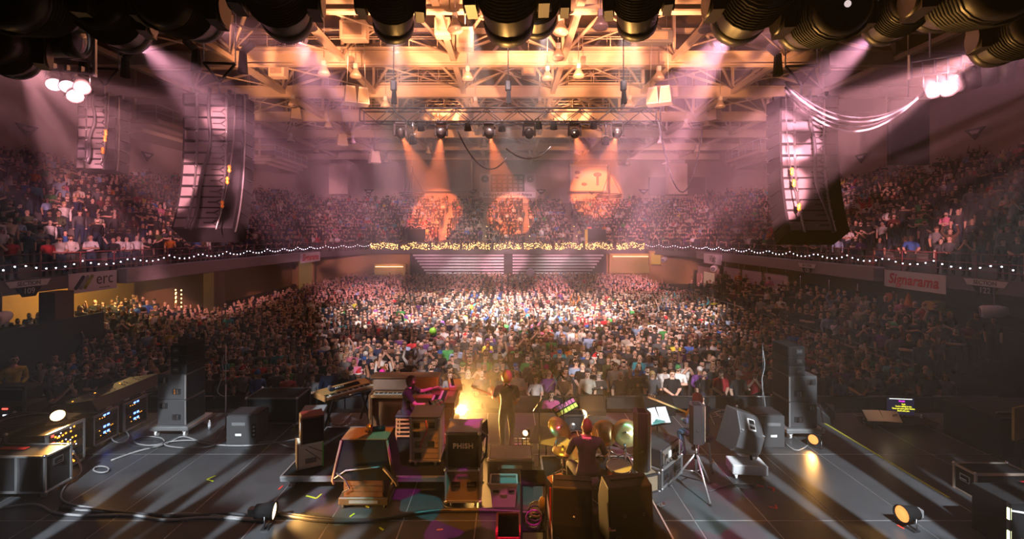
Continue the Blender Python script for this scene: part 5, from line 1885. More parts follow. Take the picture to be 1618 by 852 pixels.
# ---- speaker stacks on dollies
gloss_cab = mat('satin_black_cabinet', (.06, .06, .064), .34, var=.15, scale=4)
def stack(x0, x1, y0, y1, side, where):
    t = thing('dolly', 'steel dolly on white casters under the speaker stack %s' % where, 'dolly', ((x0 + x1) / 2, (y0 + y1) / 2, 0))
    w, d = x1 - x0, y1 - y0
    MB().box((0, 0, .2), (w + .24, d + .22, .09), bevel=.01).build('deck', alu, t)
    wm = MB().cyl((-.025, 0, .065), (.025, 0, .065), .065, n=14).box((0, 0, .135), (.09, .12, .04)).mesh('caster', white)
    for sx in (-1, 1):
        for sy in (-1, 1):
            link('caster', wm, t, (sx * (w / 2), sy * (d / 2), 0))
    z = .246
    for k in range(2):
        b = thing('speaker_cabinet', '%s subwoofer cabinet with two chrome handles in the stack %s' % (['lower', 'upper'][k], where), 'loudspeaker', ((x0 + x1) / 2, (y0 + y1) / 2, z))
        MB().box((0, 0, .305), (w, d, .606), bevel=.015).build('box', gloss_cab, b)
        MB().box((side * (w / 2 + .003), 0, .305), (.012, d - .08, .54)).build('grille', matte, b)
        MB().bar((side * w / 2 * -1 * -1, -d / 2 - .004, 0.02), (side * w / 2, -d / 2 - .004, .59), .03).build('corner_strip', alu, b)
        for (hx, hz) in ((-side * w * .28, .47), (side * w * .18, .2)):
            hb = MB().box((hx, -d / 2 - .004, hz), (.20, .014, .13)).build('handle', black, b)
            MB().box((hx - .03, -d / 2 - .018, hz), (.04, .03, .11)).build('grip', chrome, hb)
            MB().box((hx + .04, -d / 2 - .018, hz), (.03, .03, .11)).build('grip', steel, hb)
        z += .608
    xa, xb = (x1 - .38, x1) if side > 0 else (x0, x0 + .38)
    for k in range(3):
        b = thing('speaker_cabinet', '%s matt black top box in the stack %s' % (['lowest', 'middle', 'topmost'][k], where), 'loudspeaker', ((xa + xb) / 2, (y0 + y1) / 2, z))
        MB().box((0, 0, .115), (xb - xa, d * .96, .228), bevel=.012).build('box', matte if k else black, b)
        MB().box((side * .192, 0, .115), (.012, d * .9, .2)).build('grille', matte, b)
        hb = MB().box((-side * .05, -d * .48 - .005, .115), (.13, .014, .10)).build('handle', darksteel, b)
        MB().box((-side * .05, -d * .48 - .02, .115), (.09, .02, .03)).build('grip', steel, hb)
        z += .229
stack(-8.35, -7.67, 11.5, 12.25, 1, 'beside the amplifier racks')
stack(6.6, 7.26, 11.35, 12.1, -1, 'beside the yellow floor line')

# ---- fill speakers with a bright sloped edge
def fill_speaker(c, w, d, h, rz, label, sd):
    t = thing('fill_speaker', label, 'loudspeaker', (c[0], c[1], 0), rz)
    MB().poly([(-w / 2, -d * .5, .01), (w / 2 - .14, -d * .5, .01), (w / 2, -d * .5 + .12, .01), (w / 2, d / 2, .01), (-w / 2, d / 2, .01)] if sd > 0 else
              [(-w / 2 + .14, -d * .5, .01), (w / 2, -d * .5, .01), (w / 2, d / 2, .01), (-w / 2, d / 2, .01), (-w / 2, -d * .5 + .12, .01)], h, (0, 0, 1)).build('box', gloss_cab, t)
    MB().box((0, .02, h + .018), (w, d * .8, .02)).build('lid', vinyl, t)
    x = (w / 2 - .07) * sd
    MB().box((x, -d * .5 + .05, h * .5), (.10, .012, .3), RZ(sd * R(41))).build('connector_plate', matte, t)
    for k in range(3):
        MB().cyl((x - .03 * sd * 0, -d * .5 + .044, h * .5 - .09 + .09 * k), (x + .02 * sd, -d * .5 + .02, h * .5 - .09 + .09 * k), .025, n=8).build('socket', steel, t)
    MB().box((-.06 * sd, -d * .5 - .004, h * .38), (.14, .01, .05)).build('badge', white, t)
    MB().box((-.06 * sd, -d * .5 - .002, h * .75), (.3, .008, .07)).build('slot', grey, t)
    return t
fill_speaker((-6.05, 11.25), .66, .6, .66, 0, 'satin black fill speaker beside the tall chrome pole', 1)
fill_speaker((5.9, 11.15), .6, .6, .70, 0, 'satin silver-lit fill speaker beside the dollied stack at the yellow line', -1)
t, g = case_thing('flight_case', 'black draped case behind the fill speaker at the chrome pole', 'case', (-5.85, 12.35), (1.25, .8, .62), 0, matte, darksteel)

# ---- poles and microphone stands
def mic_stand(base, h, boom=None, label='', tri=True, mic=True, m=None, r=.012):
    m = m or steel
    t = thing('microphone_stand', label, 'stand', base)
    MB().cyl((0, 0, .05), (0, 0, h * .55), r * 1.3, n=8).build('lower_tube', m, t)
    MB().cyl((0, 0, h * .52), (0, 0, h), r, n=8).build('upper_tube', m, t)
    if tri:
        for k in range(3):
            a = k * 2.094 + .5
            MB().cyl((0, 0, .2), (.36 * math.cos(a), .36 * math.sin(a), .012), r * .9, n=6).build('leg', m, t)
    else:
        MB().lathe([(.16, 0), (.16, .02), (.03, .035)], n=18).build('base_plate', darksteel, t)
    if boom:
        a, b = Vector(boom[0]), Vector(boom[1])
        MB().cyl(a, b, r * .8, n=8).build('boom_arm', m, t)
        MB().cyl((0, 0, h - .04), (0, 0, h + .04), r * 2.2, n=10).build('boom_clutch', darksteel, t)
        if mic:
            d = (b - a).normalized()
            q = b
            dn = (d * .5 + Vector((0, 0, -.8))).normalized() if mic == 'down' else d
            mh = MB().cyl(q, q + dn * .13, .014, .022, 10).build('microphone', matte, t)
            MB().ball(q + dn * .16, .032, 10, 7).build('grille_ball', darksteel if mic == 'down' else steel, mh)
    return t
mic_stand((-6.8, 11.64, 0), 2.15, None, 'tall chrome pole on a tripod between the two left-hand speakers'.replace('left-hand ', ''))
cable([(-6.82, 11.6, 1.9), (-6.86, 11.6, 1.7), (-6.84, 11.6, 1.45), (-6.93, 11.6, 1.2), (-6.97, 11.6, 1.0), (-6.82, 11.6, .9)], .012, 'white cable looping off the tall chrome pole', cable_w)
bs = flo(852, 752)
mic_stand(bs, 1.42, ((-.12, 0, 1.28), (.42, .1, 2.02)), 'black boom microphone stand between the guitarist and the drums', mic='down', m=darksteel)
b2 = flo(886, 690)
mic_stand((b2.x, 10.9, 0), 1.1, ((0.05, 0, .95), (-.22, 0, 1.62)), 'thin black boom stand leaning behind the green cymbal', m=darksteel, mic=False)
b3 = flo(1106, 660)
mic_stand(b3, 1.0, ((-.13, 0, .92), (.62, 0, 1.44)), 'bright chrome boom stand with a slanting arm at the stage edge', m=chrome)
b4 = flo(1205, 672)
mic_stand(b4, 2.05, None, 'thin pole stand with a hanging cable beside the black-topped stack', m=darksteel)
cable([b4 + Vector(v) for v in ((0, 0, 1.9), (.04, -.02, 1.5), (-.03, -.02, 1.1), (.04, -.02, .6), (.1, -.05, .02))], .011, 'white cable running down the thin pole', cable_w)
mic_stand(flo(1140, 668), .3, ((-.2, 0, .25), (.3, .1, .34)), 'low chrome stand with short legs below the slanting boom arm', m=chrome)
mic_stand(flo(1120, 664), .42, None, 'low folded chrome stand base beside the bassist', m=chrome, mic=False)

# ---- amplifier racks and mixing desk on the keyboard side
led_b = glow('led_blue', (.12, .25, 1.0), 5)
led_o = glow('led_orange', (1.0, .35, .03), 3)
led_r = glow('led_red', (1.0, .06, .04), 4)
led_w = glow('led_pale', (.8, .75, 1.0), 4)
def leds(parent, n, x, ys, zs, m, size=.018, seed=1):
    r_ = random.Random(seed)
    for k in range(n):
        MB().box((x, r_.uniform(*ys), r_.uniform(*zs)), (.012, size, size)).build('indicator', m, parent)
def amp_rack(x, y0, y1, h, label, kind):
    t = thing('amplifier_rack', label, 'rack', (x - .35, (y0 + y1) / 2, 0))
    dp = .7 if kind == 'orange' else .48
    w = y1 - y0
    MB().box((.35 - dp / 2, 0, .05 + h / 2), (dp, w, h), bevel=.012).build('body', matte, t)
    for sy in (-1, 1):
        MB().bar((.36, sy * (w / 2 - .02), .05), (.36, sy * (w / 2 - .02), .05 + h), .04).build('rack_rail', alu, t)
    MB().bar((.36, -w / 2, .05 + h), (.36, w / 2, .05 + h), .05, .05).build('top_edge', alu, t)
    MB().bar((.36, -w / 2, .07), (.36, w / 2, .07), .04).build('bottom_edge', alu, t)
    n = 5
    for k in range(n):
        z = .05 + h * (k + .5) / n
        p = MB().box((.356, 0, z), (.02, w - .09, h / n - .02)).build('amplifier_unit', black if k % 2 else mat('amp_brown', (.06, .035, .02), .5), t)
        if kind == 'blue' and k in (1, 2, 4):
            for yy in (-.04, .06):
                MB().box((.37, yy, z + .02), (.012, .06, .045)).build('display', led_b, p)
            leds(p, 3, .37, (-.2, .2), (z - .03, z - .01), led_o, .014, k)
        if kind == 'orange':
            leds(p, 7, .37, (-w * .32, w * .25), (z - .06, z + .06), led_o, .03, k)
            leds(p, 3, .37, (-w * .3, w * .3), (z - .05, z + .05), led_w, .018, k + 9)
            if k > 2:
                leds(p, 1, .37, (-w * .4, -w * .33), (z - .05, z + .05), led_r, .05, k + 20)
    for sx in (.4 - dp, .28):
        for sy in (-1, 1):
            MB().cyl((sx, sy * (w / 2 - .1), .03), (sx + .03, sy * (w / 2 - .1), .03), .03, n=8).build('caster', rubber, t)
    return t
amp_rack(-8.95, 9.35, 10.2, .84, 'patch rack full of amber and red indicator lights under a burning par lamp', 'orange')
amp_rack(-9.25, 10.75, 11.45, .66, 'amplifier rack with blue displays, nearer the amber patch rack', 'blue')
amp_rack(-9.2, 11.55, 12.3, .66, 'amplifier rack with blue displays, nearer the speaker stack', 'blue')
t = thing('mixing_desk', 'long black mixing desk with a sloped back standing over the amplifier racks', 'mixing desk', (-9.75, 12.05, 0))
MB().box((.18, 0, .765), (.55, 2.2, .05)).build('front_rail', alu, t)
MB().poly([(.46, -1.1, .79), (.30, -1.1, 1.03), (-.55, -1.1, .90), (-.55, -1.1, .75), (.46, -1.1, .75)], 2.2, (0, 1, 0)).build('chassis', vinyl, t)
for k in range(4):
    MB().box((.455, -.8 + .52 * k, .77), (.03, .16, .04)).build('latch', steel, t)
for k in range(26):
    MB().box((-.25 + .18 * (k % 3), -.95 + .15 * (k // 2), .955 + .03 * (k % 3)), (.02, .03, .012)).build('fader_cap', led_o if k % 9 == 0 else white, t)
for sy in (-.9, .9):
    MB().bar((-.5, sy, 0), (-.5, sy, .76), .06).build('leg', darksteel, t)
    MB().bar((.0, sy, .72), (.0, sy, .745), .06).build('leg', darksteel, t)
led_o2 = led_o
floor_par((-9.28, 9.95, .90), (-8.2, 9.0, .8), 'burning amber par lamp sitting on the patch rack', 200, 90)
case_thing('flight_case', 'big black road case with a stencilled number behind the nearest corner case', 'case', (-10.17, 9.875), (1.0, 1.15, .82), 0, vinyl, darksteel)
text('HS-0117', .16, (-10.0, 9.29, .82), (R(90), 0, 0), mat('stencil_grey', (.22, .22, .22)), bpy.data.objects['flight_case.001']).matrix_parent_inverse = Matrix.Translation((-10.17, 9.875, 0)).inverted()
t, g = case_thing('flight_case', 'wide black flight case with pale edging at the near corner below the patch rack', 'case', (-9.2, 9.0), (1.65, .52, .66), 0, vinyl, alu, handles=((.826, 0, .48, 'x'),))
MB().bar((.33, -.265, g), (.33, -.265, g + .66), .05).build('centre_strip', alu, t)
MB().tube([(-.28 + .09 * math.cos(a * .5), -.268, .46 + .07 * math.sin(a * .5)) for a in range(11)], .010, 5).build('emblem', mat('stencil_grey', (.22, .22, .22)), t)
MB().box((-.28, -.264, .36), (.26, .004, .02)).build('emblem', mat('stencil_grey', (.22, .22, .22)), t)
MB().box((-.05, .05, g + .67), (.5, .1, .012)).build('red_marking', red, t)
for k in range(4):
    a0 = k * .7
    cable([(-9.9 + (.42 + .02 * k) * math.cos(a0 + a * .55), 9.9 + (.36 + .02 * k) * math.sin(a0 + a * .55), .96 + .012 * k) for a in range(13)], .014, 'cable coil lying on the stencilled road case, %s' % ['bottom turn', 'second turn', 'third turn', 'top turn'][k], cable_w if k == 2 else cable_m, 'coil on the stencilled case')
t = thing('equipment_rack', 'low black equipment frame with red lamps in front of the person in yellow', 'rack', (-11.75, 11.5, 0))
for sx in (-1, 1):
    for sy in (-1, 1):
        MB().bar((sx * .55, sy * .3, 0), (sx * .55, sy * .3, 1.25), .05).build('upright', darksteel, t)
for k in range(3):
    MB().box((0, 0, .3 + .38 * k), (1.1, .6, .24)).build('unit', black, t)
MB().bar((-.55, -.3, 1.25), (.55, -.3, 1.25), .05).build('top_bar', darksteel, t)
MB().box((.1, -.31, .75), (.12, .02, .03)).build('indicator', led_r, t); MB().box((.1, -.31, .60), (.08, .02, .03)).build('indicator', led_w, t)

# ---- loose cables on the deck
cable([flo(x, y, .02) for x, y in ((0, 803), (45, 797), (66, 800), (85, 810), (130, 815), (205, 814), (262, 822), (330, 818), (420, 824))], .022, 'thick pale cable along the near deck to the floor lamp', cable_w)
cable([flo(x, y, .03) for x, y in ((95, 803), (150, 806), (215, 812), (290, 816), (360, 812), (415, 818))], .03, 'thick dark cable beside the pale one on the near deck')
cable([flo(x, y, .025) for x, y in ((120, 806), (190, 810), (250, 814), (300, 812), (370, 818), (418, 821))], .02, 'thin pale cable twisted with the thick dark one', cable_w)
cable([Vector((-8.93, 9.8, .5)), flo(120, 720, .3), flo(128, 745, .1), flo(108, 762, .03), flo(96, 785, .02), flo(112, 797, .02), flo(160, 805, .02), flo(200, 812, .02)], .018, 'single pale cable dropping from the patch rack and curling along the deck', cable_w)
cable([flo(x, y, .03) for x, y in ((435, 812), (470, 818), (510, 823), (560, 824), (610, 820), (660, 810), (720, 807), (800, 808), (850, 812))], .035, 'thick black cable bundle running across the amber pool')
cable([flo(x, y, .05) for x, y in ((440, 810), (480, 815), (540, 821), (600, 820), (650, 812), (700, 806), (780, 804))], .02, 'thin cable lying on the thick black bundle')
for k, (cx_, cy_, rx, ry) in enumerate(((236, 697, 24, 7), (232, 701, 28, 7), (160, 742, 12, 5), (300, 702, 40, 6), (190, 690, 14, 10))):
    cable([flo(cx_ + rx * math.cos(a * .57), cy_ + ry * math.sin(a * .57), .02 + .01 * k) for a in range(12)], .016, 'loose cable coil on the deck, %s' % ['inner ring by the dolly', 'outer ring by the dolly', 'small ring by the patch rack', 'long flat ring by the fill speaker', 'ring by the blue displays'][k], cable_w if k != 1 else cable_m)
cable([flo(x, y, .02) for x, y in ((175, 728), (215, 714), (262, 702), (290, 690), (330, 702), (400, 704), (470, 694))], .02, 'long pale cable running past the fill speaker', cable_w)
cable([flo(x, y, .02) for x, y in ((405, 700), (430, 698), (455, 706), (472, 708))], .014, 'thin cable from the fill speaker to the keyboard riser', cable_w)
cable([flo(x, y, .02) for x, y in ((1120, 777), (1150, 768), (1180, 765), (1195, 770), (1170, 772))], .014, 'thin black cable under the white dolly')
cable([Vector((7.28, 11.3, .8)), flo(1300, 672, .5), flo(1292, 690, .02), flo(1262, 712, .02), flo(1240, 700, .02)], .014, 'white cable hanging off the black-topped stack', cable_w)
for k in range(16):
    cable([flo(478 + 50 * cr.random() + 12 * a, 668 + 14 * cr.random(), .03) for a in range(4)], .012, 'tangled cable behind the keyboard riser, strand %s' % ['one', 'two', 'three', 'four', 'five', 'six', 'seven', 'eight', 'nine', 'ten', 'eleven', 'twelve', 'thirteen', 'fourteen', 'fifteen', 'sixteen'][k], cable_w if k % 3 == 0 else cable_m, 'tangled cables behind the riser')
cable([flo(x, y, .02) for x, y in ((712, 752), (702, 780), (700, 795), (712, 803), (745, 806))], .016, 'black cable curling round the base of the tan case')

# ---- floor lamps
p = flo(424, 829); floor_par((p.x, p.y, 0), (p.x + 2.5, p.y + .3, .1), 'amber floor lamp at the near edge throwing light along the cable bundle', 260, 95, s=1.1)
p = flo(1287, 706); floor_par((p.x, p.y, 0), (p.x - 1.6, p.y - 1.2, .2), 'amber floor lamp beside the dolly at the yellow line', 60, 80, s=.9, es=1.5)
p = flo(1432, 832); floor_par((p.x, p.y, 0), (p.x - 2.0, p.y - .4, .3), 'amber floor lamp alone on the open deck', 50, 70, s=1.05, es=1.5)
floor_par((at(728, 652, 12.2).x, 12.2, .12), (-.5, 9.0, 2.0), 'blazing amber lamp facing upstage behind the lettered case', 5500, 84, s=1.1)
floor_par((at(921, 652, 12.0).x, 12.0, .12), (1.0, 9.4, 1.8), 'blazing amber lamp behind the drums', 2500, 84, s=.95)
p = flo(831, 691); floor_par((p.x, p.y, 0), (p.x - .4, p.y - 1.0, .2), 'small white-hot lamp on the deck past the guitarist', 25, 100, (1, .75, .5), .55)
for k, (px, py_, Y) in enumerate(((1252, 509, 30),)):
    t = thing('floor_par', 'tiny yellow lamp shining in the dark crowd by the raised platform', 'stage light', at(px, py_, Y))
    MB().lathe([(.03, -.1), (.07, 0), (.08, .03)], (0, 0, 0), (0, -1, 0), 10).build('can', matte, t); MB().ball((0, -.03, 0), .06, 8, 6).build('lens', glow('yellow_point', (1, .7, .25), 20), t); MB().cyl((0, 0, 0), (0, 0, FLZ - at(px, py_, Y).z), .02, n=6).build('pole', darksteel, t)

# ---- keyboard riser
t = thing('riser', 'low keyboard riser with a bright aluminium edge on casters', 'riser', (-2.62, 10.2, 0))
MB().box((0, 0, .23), (3.24, 2.3, .06)).build('deck', matte, t)
for (a, b) in (((-1.63, -1.16), (1.63, -1.16)), ((-1.63, 1.16), (1.63, 1.16)), ((-1.63, -1.16), (-1.63, 1.16)), ((1.63, -1.16), (1.63, 1.16))):
    MB().bar((*a, .225), (*b, .225), .03, .10).bar((a[0] * 1.004, a[1] * 1.006, .245), (b[0] * 1.004, b[1] * 1.006, .245), .03, .012).build('edge', alu, t)
wm = MB().cyl((-.02, 0, .06), (.02, 0, .06), .06, n=12).box((0, 0, .13), (.08, .1, .09)).mesh('caster', mat('caster_grey', (.4, .4, .42)))
for sx in (-1.45, 0, 1.45):
    for sy in (-1.05, 1.05):
        link('caster', wm, t, (sx, sy, 0))
RZT = .262
# wooden amplifier on a pale case, turned
def turned(p, rz, name, label, cat): return thing(name, label, cat, p, rz)
t = turned((-3.92, 9.55, RZT), R(28), 'flight_case', 'pale stained case with green edge tape under the wooden amplifier', 'case')
MB().box((0, 0, .24), (.46, .44, .46), bevel=.015).build('body', mat('pale_case', (.58, .55, .46), .5), t)
MB().box((-.235, 0, .24), (.02, .44, .47)).build('wood_side', wood, t)
MB().box((.215, -.222, .24), (.03, .012, .47)).build('tape', mat('green_tape', (.08, .5, .06), .5), t)
MB().box((0, -.225, .16), (.2, .012, .09)).build('handle', darksteel, t)
MB().bar((-.1, -.235, .40), (.18, -.235, .14), .012).bar((-.04, -.235, .44), (.2, -.235, .30), .012).build('cable_run', cable_m, t)
t = turned((-3.90, 9.57, RZT + .475), R(28), 'guitar_amplifier', 'orange-brown wooden amplifier with a cut out side standing on the pale case', 'amplifier')
MB().box((.02, 0, .24), (.40, .38, .48), bevel=.015).build('body', matte, t)
for (z, h) in ((.06, .10), (.44, .08)):
    MB().box((-.19, 0, z), (.03, .40, h)).build('wood_side', wood, t)
for sy in (-1, 1):
    MB().box((-.19, sy * .17, .25), (.03, .06, .48)).build('wood_side', wood, t)
MB().box((-.185, .0, .27), (.02, .2, .16)).build('speaker_cloth', white, t)
MB().box((.02, 0, .50), (.40, .38, .03)).build('lid', mat('oxblood', (.16, .02, .015), .4), t)
# hooded dark cabinet
t = thing('hooded_cabinet', 'tall dark cabinet under a flared black hood with a brown top', 'cabinet', (-2.52, 8.70, 0))
MB().box((0, -.04, .14), (.88, .5, .14), bevel=.02).build('base_case', mat('brown_tolex', (.07, .045, .02), .5), t)
MB().box((0, -.295, .14), (.5, .012, .05)).build('base_handle', alu, t)
for sx in (-.36, .36):
    for sy in (-.22, .18):
        MB().cyl((sx - .02, sy, .04), (sx + .02, sy, .04), .04, n=10).build('caster', rubber, t)
MB().box((0, -.06, .50), (.70, .4, .6)).build('front_board', darkwood, t)
for k in range(5):
    MB().box((0, -.265, .26 + .1 * k), (.66, .012, .085)).build('board_slat', darkwood, t)
hood = MB()
b0 = [(-.52, -.30, .52), (.54, -.30, .52), (.54, .28, .52), (-.52, .28, .52)]
b1 = [(-.40, -.22, 1.20), (.40, -.22, 1.20), (.40, .26, 1.20), (-.40, .26, 1.20)]
hood._add(b0 + b1, [(0, 1, 5, 4), (1, 2, 6, 5), (2, 3, 7, 6), (3, 0, 4, 7)])
hood.build('hood', matte, t)
MB().box((0, .02, 1.205), (.80, .50, .02)).build('top_cloth', mat('brown_grille_cloth', (.20, .11, .05), .75, var=.5, scale=60), t)
for (x, y) in ((-.40, -.24), (.40, -.24)):
    MB().tube([(x, y, 1.19), (x * 1.2, y * 1.18, .8), (x * 1.33, y * 1.3, .52), (x * 1.25, y * 1.3, .46)], .022, 6).build('hood_piping', mat('piping_brown', (.16, .09, .05), .6), t)
MB().tube([(-.5, -.31, .56), (-.3, -.32, .70), (.1, -.31, .74), (.34, -.31, .76)], .012, 5).build('cord', cable_w, t)
MB().tube([(-.46, -.32, .66), (-.30, -.34, .55), (-.22, -.34, .40), (-.34, -.34, .34)], .014, 5).build('cord', cable_m, t)
MB().tube([(.36, -.31, .74), (.48, -.33, .62), (.58, -.33, .50), (.60, -.32, .44)], .03, 6).build('strap', mat('strap_tan', (.3, .22, .14), .5), t)
t = thing('brass_lamp', 'small brass lamp lying on the brown top of the hooded cabinet', 'lamp', (-2.48, 8.76, 1.217))
MB().lathe([(.06, 0), (.075, .03), (.05, .08), (.02, .1)], (0.0, 0, .075), (-1, 0, 0), 12).build('shade', mat('brass', (.75, .5, .12), .25, .9), t)
MB().cyl((.02, 0, .05), (.24, .04, .05), .045, n=10).build('body', matte, t)
# gold keyboard on a stand
kx = thing('synthesizer', 'gold cased keyboard with pale wooden cheeks, tilted on a stand above the riser', 'keyboard', (-3.97, 11.95, .90), R(50))
gold = mat('gold_panel', (.34, .25, .10), .35, .5, var=.2)
KR = RX(R(-12))
MB().box((0, .16, .06), (1.36, .30, .10), RX(R(14)), bevel=.01).build('case', gold, kx)
MB().box((0, .13, .122), (.80, .12, .012), RX(R(14))).build('display_panel', matte, kx)
for k in range(7):
    MB().cyl((-.35 + .05 * k, .12, .125), (-.35 + .05 * k, .117, .15), .012, n=8).build('control_knob', white, kx)
for sx in (-1, 1):
    MB().box((sx * .70, .06, .04), (.04, .50, .13), bevel=.008).build('cheek', wood, kx)
def keys(parent, n, w, d, y, z, rot=None, flip=1):
    kw = w / n
    wk = MB().box((0, 0, 0), (kw * .9, d, .018)).mesh('white_key', mat('ivory', (.8, .76, .66), .3, var=.03))
    bk = MB().box((0, 0, 0), (kw * .5, d * .62, .02)).mesh('black_key', mat('ebony', (.01, .01, .01), .25))
    for i in range(n):
        link('white_key', wk, parent, (-w / 2 + kw * (i + .5), y, z))
        if i % 7 in (0, 1, 3, 4, 5) and i < n - 1:
            link('black_key', bk, parent, (-w / 2 + kw * (i + 1), y + d * .19 * flip, z + .016))
keys(kx, 29, 1.3, .15, -.08, .045)
MB().box((0, -.04, .015), (1.36, .26, .05)).build('key_bed', wood, kx)
st_ = thing('keyboard_stand', 'black crossed keyboard stand under the gold keyboard', 'stand', (-3.97, 11.95, 0), R(50))
for sx in (-.5, .5):
    MB().bar((sx, -.22, .04), (sx, .22, .88), .04).bar((sx, .22, .04), (sx, -.22, .88), .04).build('cross_leg', black, st_)
MB().bar((-.5, .22, .86), (.5, .22, .86), .03).build('cross_bar', black, st_); MB().bar((-.5, -.22, .86), (.5, -.22, .86), .03).build('cross_bar', black, st_)
t = thing('toy', 'small blue and white stuffed toy sitting on the gold keyboard end', 'toy', at(525, 618, 11.45), R(30))
MB().ball((0, 0, .04), .07, 8, 6, 0, (1.2, .8, .7)).build('body', mat('toy_blue', (.12, .22, .38), .9), t)
MB().ball((-.06, -.02, .10), .05, 8, 6).build('head', white, t)
t = thing('mixer', 'flat grey stage mixer below the gold keyboard', 'mixer', (-4.55, 11.3, .0), R(4))
MB().box((0, 0, .66), (.52, .42, .10), RX(R(8)), bevel=.01).build('case', mat('mixer_grey', (.22, .22, .23), .35), t)
for k in range(12):
    MB().cyl((-.2 + .07 * (k % 6), -.2, .63 + .04 * (k // 6)), (-.2 + .07 * (k % 6), -.225, .63 + .04 * (k // 6)), .012, n=6).build('jack', chrome, t)
for sx in (-.22, .22):
    MB().bar((sx, 0, 0), (sx, 0, .62), .04).build('leg', darksteel, t)
# upright piano
t = thing('piano', 'old brown upright electric piano with its keys towards the camera', 'piano', (-2.55, 12.0, 0))
MB().box((0, .18, .62), (1.62, .34, 1.24), bevel=.012).build('body', darkwood, t)
MB().box((0, -.13, .86), (1.58, .36, .06)).build('key_bed', wood, t)
MB().box((0, -.31, .875), (1.58, .02, .07)).build('key_slip', wood, t)
MB().box((0, -.02, 1.08), (1.56, .06, .26), RX(R(-12))).build('fallboard', darkwood, t)
MB().box((0, .14, 1.255), (1.70, .46, .03)).build('lid', darkwood, t)
MB().box((0, -.004, .5), (1.5, .03, .6)).build('lower_panel', mat('panel_wood', (.17, .075, .03), .4, var=.4), t)
for sx in (-1, 1):
    MB().box((sx * .8, -.10, .62), (.05, .46, .58)).build('cheek', darkwood, t)
    MB().bar((sx * .78, -.27, 0), (sx * .78, -.27, .84), .06).build('leg', darkwood, t)
keys(t, 44, 1.42, .15, -.22, .905)
# organ with bright keys on the far side of the player
t = thing('organ', 'wooden stage organ lit in patches of magenta and orange, keys facing the player', 'organ', (-1.52, 10.70, RZT), R(-90))
MB().box((0, .10, .36), (1.24, .56, .70), bevel=.012).build('body', darkwood, t)
MB().box((0, -.12, .74), (1.26, .22, .05)).build('lower_key_bed', wood, t)
MB().box((0, .10, .82), (1.26, .24, .10)).build('upper_key_bed', wood, t)
MB().box((0, .30, .92), (1.26, .2, .20)).build('drawbar_panel', wood, t)
keys(t, 36, 1.14, .14, -.15, .775)
keys(t, 36, 1.14, .14, .05, .88)
for k in range(14):
    MB().box((-.45 + .07 * k, .20, .95), (.03, .05, .02)).build('drawbar', white if k % 3 else red, t)
for sx in (-1, 1):
    MB().box((sx * .62, .05, .55), (.05, .62, .75)).build('cheek', wood, t)
t = thing('synthesizer', 'small white keyed synthesizer standing on the organ top', 'keyboard', (-1.28, 11.15, RZT + 1.02), R(-80))
MB().box((0, .05, .04), (.62, .3, .08), bevel=.01).build('case', mat('synth_orange_wood', (.45, .22, .06), .4), t)
keys(t, 20, .56, .11, -.03, .088)
t = thing('controller', 'pad controller with colourful squares on the organ end', 'keyboard', (-1.50, 10.30, RZT + .88), R(-70))
MB().box((0, 0, .02), (.5, .3, .05)).build('case', matte, t)
for i in range(6):
    for j in range(3):
        MB().box((-.2 + .08 * i, -.09 + .09 * j, .05), (.06, .07, .012)).build('pad', mat('pad_%d' % ((i + j) % 4), [(.6, .05, .3), (.6, .3, .1), (.1, .4, .4), (.5, .45, .4)][(i + j) % 4], .4), t)
# checked flight case
t, g = case_thing('flight_case', 'pale checked flight case with dark square vents beside the keyboard player', 'case', (-1.62, 9.72), (.56, .62, .82), 0, mat('checked_laminate', (.33, .27, .25), .5, var=.3, scale=40), alu, z0=RZT)
for (x, z) in ((-.16, .70), (.13, .70), (-.16, .52), (-.13, .33), (.12, .33), (-.14, .10)):
    MB().box((x, -.314, g + z), (.13, .014, .11)).build('vent', matte, t)
for k in range(8):
    MB().box((0, -.313, g + .06 + .1 * k), (.52, .004, .006)).build('grid_line', grey, t)
MB().tube([(.02, -.33, g + .8), (.05, -.33, g + .6), (-.05, -.33, g + .4), (-.1, -.33, g + .25)], .012, 5).build('red_cable', red, t)
MB().box((0, 0, g + .84), (.6, .66, .05)).build('tray', darksteel, t)
# small stool of the keyboard player with slatted back
t = thing('stool', 'slat backed wooden stool under the keyboard player', 'stool', (-2.30, 10.75, RZT))
MB().box((0, .05, .52), (.38, .38, .06), bevel=.02).build('seat', vinyl, t)
for sx in (-1, 1):
    for sy in (-1, 1):
        MB().bar((sx * .17, .05 + sy * .17, 0), (sx * .15, .05 + sy * .15, .5), .035).build('leg', wood, t)
for k in range(5):
    MB().box((0, -.13, .10 + .09 * k), (.34, .02, .03)).build('slat', wood, t)
# lettered case on a tan case
t, g = case_thing('flight_case', 'tan road case with two dark handles below the lettered black case', 'case', (-.79, 8.78), (.60, .66, .56), 0, mat('tan_laminate', (.20, .15, .10), .5), alu, casters=True, handles=())
for sx in (-.13, .15):
    hb = MB().box((sx, -.336, g + .30), (.16, .012, .10)).build('handle', matte, t)
    MB().bar((sx - .06, -.35, g + .29), (sx + .06, -.35, g + .29), .03).build('grip', black, hb)
MB().box((0, -.334, g + .43), (.2, .004, .04)).build('card_frame', steel, t)
t, g2 = case_thing('flight_case', 'black case stencilled with pale letters, colour splashed on top', 'case', (-.79, 8.78), (.57, .62, .62), 0, matte, darksteel, casters=False, z0=.685)
ph = text('PHISH', .125, (0.0, -.316, .40), (R(90), 0, 0), mat('stencil_pale', (.6, .52, .48)), t, bold=.004, sx=1.0, space=1.1)
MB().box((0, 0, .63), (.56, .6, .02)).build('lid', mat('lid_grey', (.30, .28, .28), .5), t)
MB().tube([(.30, -.2, .62), (.42, -.25, .55), (.40, -.3, .25), (.31, -.3, .1)], .018, 6).build('strap', darksteel, t)
